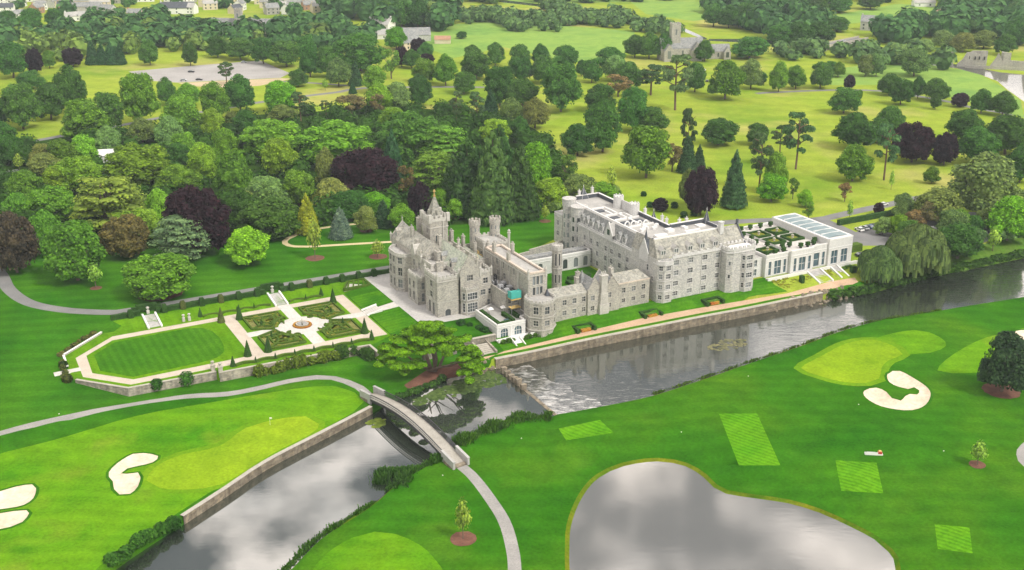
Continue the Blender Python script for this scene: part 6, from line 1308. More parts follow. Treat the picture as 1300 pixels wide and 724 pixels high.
reeds([(830, 500), (901, 477), (956, 458), (1009, 441), (1090, 412), (1194, 394)], 1.0, 2600, .6, 'ragged grassy edge along the golf bank of the river', (.09, .17, .015))
leaf_heap('bank_shrubs', along([(140, 716), (160, 704), (176, 692), (192, 684), (205, 676)], 1.8, 1.5, 2.2), 'bright green shrubs at the foot of the golf wall, bottom left', (.05, .15, .02), 1400, .5, None, 'shrub')
leaf_heap('bank_shrub', along([(210, 674), (219, 668)], 1.8, 1.6, 2.6), 'dark green shrub at the end of the golf wall', (.03, .10, .015), 600, .5)
leaf_heap('bank_growth', along([(1058, 378), (1085, 373), (1110, 368), (1140, 360), (1175, 351), (1215, 342), (1255, 333), (1300, 324)], 2.4, 1.9, 2.0), 'rough green growth along the natural river bank below the willows', (.05, .12, .02), 3000, .7, 'stuff', 'bank plants')
leaf_heap('bank_growth', along([(506, 503), (520, 500), (540, 492), (562, 481)], 1.6, 1.1, 1.2), 'low green growth along the water below the mulch bed', (.06, .14, .03), 1100, .5, 'stuff', 'bank plants')
leaf_heap('wall_shrubs', along([(330, 477), (348, 473), (366, 468), (384, 464), (402, 460), (416, 457), (430, 455)], 1.7, 1.5, 2.9), 'yellow-green wall shrubs in front of the parterre wall', (.11, .17, .02), 2600, .5, None, 'shrubs')
leaf_heap('wall_shrubs', along([(434, 452), (448, 449), (460, 449), (470, 456)], 1.8, 1.7, 2.8), 'darker green shrubs at the cedar end of the parterre wall', (.05, .12, .02), 1500, .55, None, 'shrubs')
for px, py, r, h, lb, c in ((199, 492, 1.7, 2.4, 'small round green bush at the foot of the octagon wall, left one', (.04, .13, .02)), (237, 486, 2.1, 3.2, 'round green bush at the foot of the octagon wall, right one', (.045, .15, .02)), (86, 484, 1.4, 1.8, 'dark round bush at the near corner of the octagon wall', (.06, .08, .02)), (81, 466, 1.2, 1.7, 'dark round bush by the little garden gateway', (.03, .06, .015))):
    p = hit(px, py); leaf_heap('bush', [(p.x, p.y, p.z, r, h)], lb, c, 320, .45)
leaf_heap('wall_planting', along([(77, 452), (92, 441), (106, 432), (121, 423)], 1.5, .9, 1.2), 'rough brown-green hedge outside the slanting corner of the octagonal lawn', (.12, .13, .04), 700, .4, None, 'hedge')
leaf_heap('wall_planting', along([(84, 480), (82, 472), (79, 462)], 1.3, .9, 1.3), 'rough hedge at the end of the octagon by the gateway', (.10, .13, .03), 400, .4, None, 'hedge')
leaf_heap('border_planting', along([(640, 436), (650, 433.5)], 1.2, .9, 1.3) + along([(668, 430), (680, 428), (693, 424)], 1.2, .9, 1.2), 'green border plants at the foot of the white orangery', (.07, .16, .02), 900, .4, None, 'shrubs')
leaf_heap('border_planting', along([(585, 412), (596, 414), (608, 417), (618, 421)], 1.6, 1.2, 1.3), 'dark green border between the cedar and the orangery', (.03, .10, .02), 800, .45, None, 'shrubs')
for k, (a, b) in enumerate(((8.6, 48.4), (14.2, 49.2), (20.6, 50.2))):
    leaf_heap('round_bush', [(*ab(a, b), 0, 2.1, 3.6)], ['round clipped bush behind the cloister nearest the hall', 'round clipped bush in the middle behind the cloister', 'round clipped bush behind the cloister nearest the hotel'][k], (.025, .075, .02), 420, .45, None, 'bush', group='round bushes behind the cloister')
hedge('court_hedge', 22, 31, 29.5, 31.0, 0, 1.3, 'clipped hedge on the lawn of the inner court', 'yew_hedge')
hedge('court_hedge', 19.6, 21.0, 20, 28, 0, 1.2, 'low clipped hedge beside the slender tower', 'yew_hedge')

# tumbled stones at the two ends of the river wall
def rocks(px, py, n, spread, label):
    p = hit(px, py); rr = random.Random(int(px)); e = empty('bank_rocks', p); tag(e, label, 'rocks'); mb = MB()
    for k in range(n):
        x, y = rr.gauss(0, spread[0]), rr.gauss(0, spread[1]); x, y = x * UX - y * UY, x * UY + y * UX; r = rr.uniform(.4, 1.0); z = zt(p.x + x, p.y + y) - p.z
        mb.frustum(x, y, r, r * .6, z - .5, z + r * .55, 6, rr.random() * 3, True, rr.uniform(.6, 1)); 
    o = mb.build('stones', [MATS['river_stone']], e); return e
rocks(610, 467, 34, (2.6, 1.3), 'tumbled grey stones where the river wall begins beside the cedar')
rocks(1040, 380, 60, (9, 1.2), 'tumbled grey stones continuing the far end of the river wall')
# ================================================================ TREES: each kind has a few grown forms, every tree is a thing with crown and trunk
def limb(mb, p, q, r0, r1, bend=.06, n=5, rr=random):
    p, q = Vector(p), Vector(q); pts_ = [p + (q - p) * t + Vector((rr.uniform(-bend, bend), rr.uniform(-bend, bend), 0)) * math.sin(math.pi * t) * (q - p).length for t in (0, .35, .7, 1)]
    mb.tube([tuple(x) for x in pts_], [r0, r0 * .8 + r1 * .2, r0 * .4 + r1 * .6, r1], n)
def trunk_mesh(kind, seed):
    rr = random.Random(seed); mb = MB()
    if kind in ('broad', 'loose'):
        limb(mb, (0, 0, -.02), (0, 0, .45), .03, .02, rr=rr)
        for k in range(5):
            t = 2 * math.pi * k / 5 + rr.random(); limb(mb, (0, 0, .16 + .05 * k), (.28 * math.cos(t), .28 * math.sin(t), .5 + .06 * k), .016, .006, rr=rr)
    elif kind == 'pine':
        limb(mb, (0, 0, -.02), (.02, .02, .96), .035, .012, .02, 7, rr)
        for k in range(8):
            t = 2.4 * k + rr.random(); z = .5 + .055 * k; limb(mb, (0, 0, z - .05), (.34 * math.cos(t), .34 * math.sin(t), z + .04), .012, .005, rr=rr)
    elif kind == 'cedar':
        for k in range(3): limb(mb, (0, 0, -.02), (rr.uniform(-.08, .08), rr.uniform(-.08, .08), .9), .035, .012, rr=rr)
        for k in range(9):
            t = 2.4 * k + rr.random(); z = .22 + .07 * k; limb(mb, (0, 0, z), (.36 * math.cos(t), .36 * math.sin(t), z + .08), .016, .006, rr=rr)
    elif kind == 'sapling':
        limb(mb, (0, 0, -.02), (0, 0, .9), .022, .008, .03, 5, rr)
        for k in range(9):
            t = 2.4 * k; z = .3 + .06 * k; limb(mb, (0, 0, z), (.3 * math.cos(t) * (1.1 - z * .6), .3 * math.sin(t) * (1.1 - z * .6), z + .16), .008, .003, rr=rr)
    else:
        limb(mb, (0, 0, -.02), (0, 0, .85), .03, .008, .01, 6, rr)
    return mb.mesh('trunk', [MATS['red_bark' if kind == 'pine' else 'bark']])
def crown_mesh(kind, seed):
    rng = np.random.default_rng(seed); L = []
    if kind == 'broad':
        L = [(0, 0, .50, .34, .34, .42), (0, 0, .30, .33, .33, .20)]
        for d in sph(46, rng):
            if d[2] < -.86: continue
            e = rng.uniform(.80, 1.08); taper = 1.0 - .20 * max(d[2], 0) ** 2 + .22 * max(-d[2], 0)
            r = rng.uniform(.085, .15); L.append((d[0] * .37 * e * taper, d[1] * .37 * e * taper, .49 + d[2] * .40 * e, r, r, r * .85))
        return leaf_mesh('crown', L, 4200, .036, rng, .80, .45)
    if kind == 'loose':
        for k in range(20):
            d = sph(1, rng)[0]; e = rng.uniform(.45, 1.0); r = rng.uniform(.09, .15); L.append((d[0] * .36 * e, d[1] * .36 * e, .58 + d[2] * .34 * e, r, r, r * .7))
        return leaf_mesh('crown', L, 2000, .042, rng, .55, .3, shell_=(.55, 1.15))
    if kind == 'wide':
        L = [(0, 0, .45, .38, .38, .38), (0, 0, .25, .36, .36, .20)]
        for d in sph(62, rng):
            if d[2] < -.8: continue
            r = rng.uniform(.07, .125); L.append((d[0] * .41, d[1] * .41, .46 + d[2] * .40, r, r, r * 1.05))
        return leaf_mesh('crown', L, 4200, .034, rng, .80, .4)
    if kind == 'cone':
        for k in range(13):
            z = .06 + .9 * k / 13; R_ = .46 * (1 - z) ** .8 + .02; m = max(1, int(9 * R_ / .46))
            for i in range(m):
                t = 2 * math.pi * i / m + k; r = max(R_ * .52, .03); L.append((R_ * .62 * math.cos(t) if m > 1 else 0, R_ * .62 * math.sin(t) if m > 1 else 0, z, r, r, .055))
        return leaf_mesh('crown', L, 3200, .036, rng, .85, -.1)
    if kind == 'column':
        L = [(0, 0, .46, .26, .26, .42), (0, 0, .76, .16, .16, .22)]
        for k in range(40):
            z = rng.uniform(.05, .93); R_ = .36 * (1 - ((z - .32) / .70) ** 2 if z > .32 else 1 - ((.32 - z) / .6) ** 2) ** .6; t = rng.uniform(0, 6.28); r = rng.uniform(.07, .12); L.append((R_ * math.cos(t), R_ * math.sin(t), z, r, r, .12))
        return leaf_mesh('crown', L, 3600, .036, rng, .82, -.2)
    if kind == 'cedar':
        for k in range(8):
            z = .24 + .70 * k / 7; R_ = .44 * (1 - ((z - .3) / .95) ** 2); m = 3 + int(7 * R_ / .44)
            for i in range(m):
                t = 2 * math.pi * i / m + k * .9 + rng.uniform(-.3, .3); e = rng.uniform(.45, 1.0); r = rng.uniform(.11, .17); L.append((R_ * e * math.cos(t), R_ * e * math.sin(t), z + rng.uniform(-.03, .03) + .04 * e, r, r, .032))
        return leaf_mesh('crown', L, 4200, .032, rng, .62, .9)
    if kind == 'pine':
        for k in range(24):
            z = rng.uniform(.36, .98); R_ = .36 * (1 - abs(z - .66) * 1.4); t = rng.uniform(0, 6.28); r = rng.uniform(.09, .17); L.append((R_ * math.cos(t), R_ * math.sin(t), z, r, r, .04))
        L.append((.02, .02, .95, .14, .14, .05)); return leaf_mesh('crown', L, 2600, .040, rng, .6, .5)
    if kind == 'willow':
        V, F = [], []; o = 0; domes = [(0, 0, .62, .30)] + [(.27 * math.cos(t), .27 * math.sin(t), .50 + .1 * math.sin(3 * t), .20) for t in np.linspace(0, 5.4, 7)]
        for cx, cy, cz, r in domes:
            n = 620; th = rng.uniform(0, 6.28, n); ph = np.arccos(rng.uniform(.05, 1, n)); x = cx + r * np.sin(ph) * np.cos(th); y = cy + r * np.sin(ph) * np.sin(th); z1 = cz + r * 1.1 * np.cos(ph); ln = rng.uniform(.10, .34, n) * (.4 + .8 * np.sin(ph)); z0 = np.maximum(z1 - ln, .03); w_ = rng.uniform(.010, .022, n)
            tx, ty = -np.sin(th + rng.normal(0, .6, n)), np.cos(th); ox, oy = .03 * np.cos(th), .03 * np.sin(th)
            q = np.stack([np.stack([x - tx * w_, y - ty * w_, z1], 1), np.stack([x + tx * w_, y + ty * w_, z1], 1), np.stack([x + ox + tx * w_, y + oy + ty * w_, z0], 1), np.stack([x + ox - tx * w_, y + oy - ty * w_, z0], 1)], 1).reshape(-1, 3); V.append(q); F.append(np.arange(o, o + 4 * n).reshape(-1, 4)); o += 4 * n
        V2_, F2_ = blob_core([(cx, cy, cz - r * .2, r * .8, r * .8, r * 1.05) for cx, cy, cz, r in domes]); V = np.concatenate(V); me = bpy.data.meshes.new('crown')
        me.from_pydata(np.concatenate([V, V2_]).tolist(), [], np.concatenate(F).tolist() + [tuple(dict.fromkeys(i + o for i in f)) for f in F2_]); me.materials.append(MATS['leaves']); me.update(); return me
    if kind == 'sapling':
        n = 420; d = sph(n, rng); C = d * rng.uniform(.35, 1, (n, 1)) * np.array([.42, .42, .38]) + np.array([0, 0, .60]); C[:, :2] *= (1.25 - .7 * C[:, 2:3]); V, F = leaf_quads(C, d + np.array([0, 0, .6]), .075, rng); return np_mesh('crown', V, F, MATS['leaves'])
FORM = {}
def form(kind, k):
    if (kind, k) not in FORM:
        tk = {'wide': 'broad', 'column': 'cone'}.get(kind, kind); FORM[(kind, k)] = (crown_mesh(kind, 11 * k + sum(map(ord, kind))), trunk_mesh(tk, k))
    return FORM[(kind, k)]
# code -> form, colour, look, object name
KIND = {'b': ('broad', (.050, .115, .012), 'green broadleaf tree', 'broadleaf_tree'), 'B': ('broad', (.068, .170, .010), 'bright green broadleaf tree', 'broadleaf_tree'), 'd': ('broad', (.027, .072, .013), 'dark green broadleaf tree', 'broadleaf_tree'),
        'l': ('broad', (.088, .170, .014), 'light yellow-green broadleaf tree', 'broadleaf_tree'), 'g': ('broad', (.072, .120, .036), 'soft grey-green broadleaf tree', 'broadleaf_tree'), 'o': ('broad', (.072, .100, .026), 'olive-brown tinged broadleaf tree', 'broadleaf_tree'),
        'q': ('wide', (.040, .030, .022), 'dark brown tree', 'broadleaf_tree'), 'Q': ('wide', (.068, .070, .024), 'orange-brown tree', 'broadleaf_tree'), 'r': ('loose', (.085, .070, .030), 'reddish-brown tree', 'broadleaf_tree'), 'p': ('wide', (.014, .0075, .012), 'dark purple copper beech', 'copper_beech'), 'W': ('wide', (.050, .122, .011), 'wide spreading green broadleaf tree', 'broadleaf_tree'), 'D': ('wide', (.029, .075, .012), 'wide dark green broadleaf tree', 'broadleaf_tree'), 'L': ('wide', (.075, .150, .014), 'wide light green broadleaf tree', 'broadleaf_tree'),
        'c': ('cedar', (.060, .120, .016), 'green layered cedar', 'cedar_tree'), 'C': ('cedar', (.095, .140, .022), 'yellow-green layered cedar', 'cedar_tree'), 'G': ('cedar', (.058, .095, .045), 'blue-grey layered cedar', 'cedar_tree'),
        'k': ('cone', (.020, .052, .022), 'dark conical conifer', 'conifer_tree'), 'h': ('broad', (.012, .030, .013), 'dense dark tree', 'evergreen_tree'), 'K': ('cone', (.030, .066, .018), 'big dark drooping conifer', 'conifer_tree'), 'y': ('cone', (.125, .140, .012), 'golden conifer', 'conifer_tree'), 'u': ('cone', (.08, .125, .10), 'pale blue spruce', 'spruce_tree'),
        's': ('pine', (.035, .070, .026), 'tall bare-trunked pine', 'pine_tree'), 'w': ('willow', (.045, .080, .026), 'weeping willow', 'willow_tree'), 't': ('sapling', (.120, .190, .030), 'thin young tree', 'young_tree'), 'e': ('loose', (.052, .110, .016), 'open-crowned green tree', 'broadleaf_tree')}
# (centre x, base y, top y, width) in photo pixels, kind, [own label]
TREES = [
 # along the lawn left of the house
 (99, 356, 272, 72, 'b', 'big domed green tree on the lawn behind the bend of the drive'), (203, 374, 313, 84, 'W', 'large wide green tree standing alone on the lawn above the octagonal garden'), (122, 365, 330, 25, 't', 'small bright young tree in a mulch ring on the lawn'), (315, 336, 283, 54, 'B', 'round bright green tree on the lawn before the golden conifer'),
 (22, 346, 262, 54, 'q', 'dark brown half-bare spreading tree beside the drive'), (3, 344, 303, 26, 'd', 'dark tree at the very edge of the picture beside the drive'), (62, 324, 262, 40, 'b'), (254, 322, 227, 78, 'p', 'huge copper beech behind the blue-grey cedar'), (233, 334, 270, 64, 'G', 'blue-grey layered cedar in front of the huge copper beech'), (161, 326, 266, 56, 'Q', 'orange-brown tree beside the blue-grey cedar'), (143, 296, 219, 90, 'C', 'yellow-green layered cedar behind the orange-brown tree'),
 (172, 306, 256, 58, 'L'), (204, 285, 236, 36, 'l'), (25, 282, 240, 36, 'b'), (66, 280, 230, 62, 'W'), (34, 254, 211, 44, 'b'), (78, 246, 206, 40, 'l'), (103, 244, 191, 54, 'L', 'broad pale olive-topped tree behind the yellow-green cedar'), (58, 222, 190, 40, 'o'), (54, 212, 179, 28, 'o'), (25, 216, 193, 17, 't'),
 (177, 234, 174, 76, 'L', 'very broad light green tree above the yellow-green cedar'), (228, 248, 205, 54, 'b'), (262, 234, 181, 38, 'l'), (300, 258, 186, 46, 'b'), (228, 218, 178, 34, 'd'), (309, 294, 236, 44, 'd'), (338, 272, 218, 58, 'g'), (343, 299, 244, 76, 'D', 'wide dark low tree behind the golden conifer'), (310, 280, 238, 38, 'o'),
 (355, 224, 170, 44, 'l'), (347, 199, 146, 76, 'W'), (428, 208, 148, 90, 'W', 'very broad green tree behind the big copper beech'), (465, 250, 178, 76, 'p', 'big copper beech in the wood behind the house lawn'), (391, 296, 240, 29, 'y', 'golden cone-shaped conifer beside the sandy path loop'), (400, 329, 271, 24, 't', 'thin light young tree in a mulch ring inside the sandy path loop'),
 (433, 302, 258, 28, 'u', 'pale blue spruce inside the sandy path loop'), (465, 295, 258, 29, 'o', 'small rounded olive tree between the blue spruce and the house'), (487, 288, 249, 24, 'k', 'small dark spruce behind the sandy path, near the house'), (510, 292, 255, 32, 'l', 'small yellow-green tree just behind the house gable'), (534, 278, 226, 30, 'p', 'narrow dark purple tree behind the slate spire'), (517, 254, 205, 25, 'r', 'reddish narrow tree beside the narrow purple tree'), (476, 272, 240, 38, 'B'), (446, 278, 237, 52, 'd'), (421, 270, 221, 48, 'o'), (415, 242, 185, 28, 'o'), (380, 262, 211, 44, 'b'),
 (567, 218, 158, 60, 'c', 'bright layered cedar behind the slate spire, upper one'), (552, 248, 190, 58, 'c', 'bright layered cedar behind the slate spire, lower one'), (594, 272, 168, 56, 'K', 'big dark drooping conifer behind the twin turrets, first from the spire'), (626, 280, 156, 60, 'K', 'tallest dark drooping conifer behind the twin turrets'), (660, 276, 174, 48, 'K', 'big dark drooping conifer nearest the hotel lawn'), (610, 264, 176, 42, 'K', 'dark upright conifer between the two tallest behind the twin turrets'), (643, 268, 166, 44, 'K', 'dark upright conifer second from the hotel lawn'), (576, 262, 190, 38, 'K', 'dark upright conifer just behind the bright layered cedars'), (634, 250, 150, 44, 'K', 'dark upright conifer at the back of the turret conifers'), (522, 208, 136, 78, 'D'), (499, 232, 158, 30, 'k'), (580, 278, 249, 26, 'l', 'small light tree on the lawn behind the slate spire'), (559, 272, 236, 24, 'l'), (578, 262, 234, 20, 'l'),
 (480, 328, 301, 22, 't', 'small grey-green young tree in a mulch ring beside the house'), (679, 244, 175, 42, 'B', 'bright dark-shadowed tree at the edge of the wood above the cloister'), (721, 238, 190, 32, 'e'), (700, 264, 222, 44, 'l'), (735, 258, 217, 52, 'o'), (766, 257, 228, 40, 'l'), (776, 242, 208, 17, 't'), (628, 278, 251, 24, 'p', 'small round purple tree behind the twin turrets'), (660, 274, 248, 12, 'y', 'tiny golden conifer on the lawn behind the turrets'), (692, 282, 257, 14, 't', 'tiny young tree in a mulch ring on the hotel lawn'), (838, 268, 249, 19, 'p', 'small purple shrub tree behind the hotel roof'),
 # behind: park trees, centre
 (765, 193, 125, 46, 'd', 'tall dark round tree of the pair on the park grass behind the hotel'), (733, 198, 153, 40, 'd', 'shorter dark tree of the pair on the park grass behind the hotel'), (820, 226, 155, 58, 'b', 'large pale-topped tree on the park grass behind the drum chimneys'), (803, 167, 107, 40, 'd'), (828, 168, 133, 38, 'd'), (762, 141, 104, 38, 'd'), (712, 142, 77, 48, 'd', 'tall dark tree at the park edge with a deep skirt of leaves'), (663, 136, 96, 40, 'd'), (649, 161, 122, 32, 'o'), (679, 163, 122, 34, 'o'), (623, 151, 111, 22, 'k'), (606, 162, 116, 22, 's'), (580, 160, 116, 18, 's'), (660, 181, 146, 26, 'd'), (630, 182, 148, 38, 'l'),
 (872, 216, 138, 20, 's', 'thin ragged pine rising behind the dark conifers near the purple tree'), (872, 219, 167, 24, 'k'), (853, 218, 176, 28, 'r'), (887, 215, 180, 16, 'k'), (889, 273, 205, 40, 'p', 'tall purple beech standing behind the hotel roof'), (873, 260, 212, 24, 'o'), (931, 263, 184, 31, 'k', 'tall dark pointed conifer standing alone near the pavilion'), (912, 184, 147, 46, 'd', 'spreading dark tree alone on the dry park grass'), (960, 184, 154, 29, 'd'), (1010, 215, 142, 36, 's', 'tallest bare-trunked pine on the park grass behind the pavilion'), (990, 196, 158, 24, 's'), (963, 244, 168, 30, 's', 'crooked pine between the pointed conifer and the pavilion trees'),
 (983, 246, 188, 28, 'b'), (979, 256, 216, 36, 'B'), (1006, 253, 221, 14, 'e'), (1022, 263, 238, 20, 'B'), (1026, 279, 252, 18, 'e'), (1082, 230, 178, 42, 'b', 'round green tree with bare trunk on the park grass above the road'), (1083, 189, 140, 50, 'd'), (1122, 229, 156, 34, 's', 'big pine with bare trunk beside the dark purple beech'), (1128, 178, 130, 34, 'd'), (1113, 182, 146, 30, 'd'), (1157, 206, 150, 50, 'p', 'large purple beech beside the big pine in the park'), (1198, 209, 164, 31, 'p', 'smaller round purple beech in the park near the grey-lime tree'), (1182, 233, 209, 20, 'b'), (1072, 256, 227, 20, 'r', 'small reddish tree on the grass above the road'), (1115, 272, 255, 13, 'p', 'tiny purple tree beside the car park hedge'), (1078, 280, 251, 11, 't'), (1131, 241, 214, 9, 't'),
 (1222, 180, 136, 46, 'd'), (1238, 208, 158, 50, 'd'), (1276, 196, 140, 58, 'd'), (1294, 232, 178, 38, 'd'), (1247, 276, 186, 84, 'g', 'huge pale lime-green willow-like tree behind the car park'), (1278, 305, 242, 54, 'B', 'bright green round tree beside the far end of the car park'), (1190, 282, 231, 56, 'o', 'olive-yellow tree between the park road and the cars'), (1162, 343, 274, 74, 'w', 'large weeping willow on the river bank beside the pavilion'), (1116, 356, 304, 52, 'w', 'smaller weeping willow nearest the pavilion steps'), (1215, 328, 276, 56, 'd', 'dark rounded tree on the river bank beside the large weeping willow'), (1260, 319, 286, 22, 't', 'small pale yellow weeping tree on the bank'), (1158, 296, 261, 38, 'r'), (1146, 277, 242, 28, 'g'),
 (1120, 298, 272, 22, 'g'), (1216, 296, 262, 32, 'b'), (1250, 290, 262, 28, 'o'), (1152, 312, 276, 30, 'd'), (1205, 304, 262, 40, 'g'), (1176, 288, 252, 30, 'r'), (1232, 300, 270, 34, 'd'), (1140, 300, 268, 26, 'l'),
 # left park: big round trees by the gravel car park
 (30, 164, 102, 46, 'd'), (65, 152, 101, 40, 'd'), (92, 144, 81, 40, 'd'), (110, 178, 122, 56, 'b', 'dome-shaped tree on the park grass, beside the park road'), (137, 168, 113, 40, 'd'), (180, 158, 89, 46, 'b', 'tall double-domed tree at the corner of the gravel car park'), (212, 134, 97, 24, 'd'), (233, 170, 116, 48, 'b'), (275, 152, 102, 38, 'b'), (306, 143, 93, 38, 'd'), (288, 108, 78, 20, 's', 'small reddish pine at the edge of the gravel car park'), (240, 136, 104, 32, 'b'), (190.6, 83, 49, 23, 'd'), (241.7, 84, 53, 19, 'd'), (277, 73, 44, 26, 'd'), (306, 76, 46, 36, 'd'), (93, 85, 58, 23, 'p'), (45, 94, 60, 20, 'p'), (17, 99, 51, 38, 'd'), (63, 87, 63, 17, 'b'), (70, 34, 10, 22, 'd'), (40, 40, 9, 30, 'd'), (10, 36, 12, 28, 'd'),
 (118, 82, 50, 17, 'k'), (130, 82, 53, 15, 'k'), (142, 82, 51, 17, 'k'), (153, 82, 54, 15, 'k'), (41, 113, 88, 32, 'd'), (182, 182, 147, 36, 'o'), (218, 194, 143, 34, 'g'), (253, 170, 141, 24, 'b'), (271, 172, 135, 27, 'l'), (296, 164, 140, 18, 'o'), (312, 168, 137, 28, 'd'), (139, 198, 157, 34, 'g'), (108, 208, 167, 34, 'l'), (79, 214, 173, 40, 'b'), (5, 187, 151, 34, 'd'), (17, 208, 168, 32, 'd'), (32, 210, 182, 24, 'd'), (235, 208, 164, 34, 'b'), (287, 202, 160, 34, 'l'), (257, 218, 178, 34, 'l'),
 # centre left park
 (335, 81, 46, 28, 'd'), (364, 85, 50, 38, 'd'), (394, 98, 53, 27, 'd'), (416, 98, 57, 29, 'd'), (458, 90, 38, 60, 'D', 'broad dark clump-like tree behind the park road'), (390, 77, 43, 26, 'd'), (430, 110, 72, 32, 'g'), (452, 109, 76, 18, 'k'), (379, 110, 87, 25, 'd'), (413, 115, 99, 11, 't'), (476, 118, 82, 28, 'b'), (497, 100, 59, 28, 'e'), (503, 63, 32, 28, 'B'), (533, 135, 93, 30, 'd', 'round-headed tree with a clear trunk below the park road'), (482, 142, 103, 32, 'l'), (505, 140, 102, 32, 'g'), (355, 143, 100, 41, 'B'), (382, 154, 116, 24, 's', 'dark flat-topped pine at the wood edge below the gravel car park'), (446, 150, 114, 42, 'r', 'dark reddish spreading tree at the wood edge'), (448, 119, 103, 10, 'k'), (414, 146, 127, 15, 's'), (479, 147, 117, 24, 'r'), (589, 119, 89, 30, 'd'), (566, 109, 68, 28, 'b'), (539, 105, 72, 30, 'b'), (605, 100, 62, 38, 'd'), (629, 83, 53, 22, 'd'), (600, 81, 56, 22, 'd'), (635, 134, 81, 40, 'd'), (652, 136, 97, 22, 'd'), (586, 49, 39, 14, 'd'), (596, 24, 10, 13, 'd'), (636, 29, 14, 13, 'd'), (559, 38, 12, 30, 'g'),
 (490, 36, 0, 28, 'd'), (510, 36, -4, 30, 'd'), (530, 36, -3, 30, 'd'), (552, 36, 1, 26, 'g'), (510, 85, 57, 16, 'p'), (532, 69, 47, 20, 'p'), (541, 73, 53, 20, 'd'), (542, 81, 67, 18, 'p'), (523, 87, 62, 22, 'd'), (360, 157, 131, 36, 'o'), (497, 162, 133, 32, 'l'),
 # centre right park
 (718, 86, 55, 32, 'd'), (660, 89, 54, 27, 'd'), (686, 83, 55, 21, 'd'), (662, 105, 71, 30, 'd'), (691, 106, 67, 33, 'd'), (738, 97, 75, 13, 'd'), (751, 105, 73, 25, 'd'), (774, 89, 57, 36, 'd'), (781, 103, 69, 34, 'g'), (797, 113, 77, 36, 'd'), (826, 121, 81, 36, 's'), (785, 123, 91, 36, 'r'), (857, 140, 70, 40, 's', 'tall gnarled pine with a thick bare trunk before the church car park'), (882, 117, 78, 26, 'd'), (920, 126, 74, 44, 'b', 'large rounded green tree on the grass in front of the church'), (953, 113, 73, 30, 'g'), (965, 107, 89, 18, 'd'), (951, 74, 44, 44, 'd'), (806, 73, 43, 28, 'd'), (824, 75, 40, 28, 'd'), (843, 75, 42, 26, 'd'), (894, 78, 49, 22, 'd', 'round dark tree standing in front of the church gable'),
 # right park and marsh
 (1071, 144, 108, 37, 'd'), (1078, 113, 94, 13, 'p'), (1091, 127, 113, 7, 'b'), (1041, 112, 77, 30, 'd'), (1010, 113, 82, 25, 'b'), (988, 117, 76, 22, 'b'), (1128, 121, 91, 26, 'd'), (1143, 133, 97, 28, 'd'), (1165, 125, 96, 18, 'd'), (1187, 129, 98, 32, 'd'), (1187, 139, 117, 14, 'd'), (1218, 136, 116, 20, 'p'), (1245, 144, 111, 26, 'd'), (1272, 147, 114, 32, 'd'), (1098, 97, 68, 20, 'g'), (1112, 97, 67, 20, 'g'), (1160, 97, 59, 36, 'g'), (1136, 81, 53, 32, 'g'), (1053, 97, 76, 18, 'd'), (1064, 98, 78, 18, 'b'),
 # woods round the ruins and the far bank
 (1195, 62, 37, 30, 'g'), (1222, 66, 40, 30, 'o'), (1248, 62, 37, 30, 'o'), (1275, 70, 42, 26, 'd'), (1290, 58, 22, 36, 'd'), (1260, 48, 20, 36, 'd'), (1225, 46, 24, 34, 'd'), (1190, 44, 22, 32, 'd'), (1172, 70, 48, 26, 'g'), (1165, 48, 24, 28, 'd'), (1062, 40, 20, 30, 'd'), (1040, 55, 26, 34, 'd'), (1015, 56, 26, 36, 'd'), (990, 56, 30, 34, 'd'), (1000, 24, 4, 32, 'd'), (975, 22, -2, 34, 'd'), (1035, 18, -4, 34, 'd'), (1065, 16, -4, 30, 'd'), (1105, 12, -6, 30, 'd'), (1262, 14, -10, 40, 'd'), (1230, 20, -2, 34, 'd'), (1290, 26, 2, 36, 'd'), (905, 34, 4, 28, 'd'), (925, 36, 6, 26, 'd'), (945, 33, 2, 30, 'd'), (965, 40, 14, 32, 'd'), (985, 42, 16, 30, 'd'),
 # the golf course and the cedar by the water
 (597, 475, 434, 26, 'B', 'upright leafy tree beside the spreading cedar, just above the water'), (588, 685, 628, 27, 't', 'thin young conifer in a brown mulch circle beside the cart path'), (1271, 498, 412, 62, 'h', 'dense dark rounded tree in a mulch circle on the golf course'), (1240.5, 591, 554, 27, 't', 'thin yellow-leaved young tree in a mulch circle beside the tees'),
]
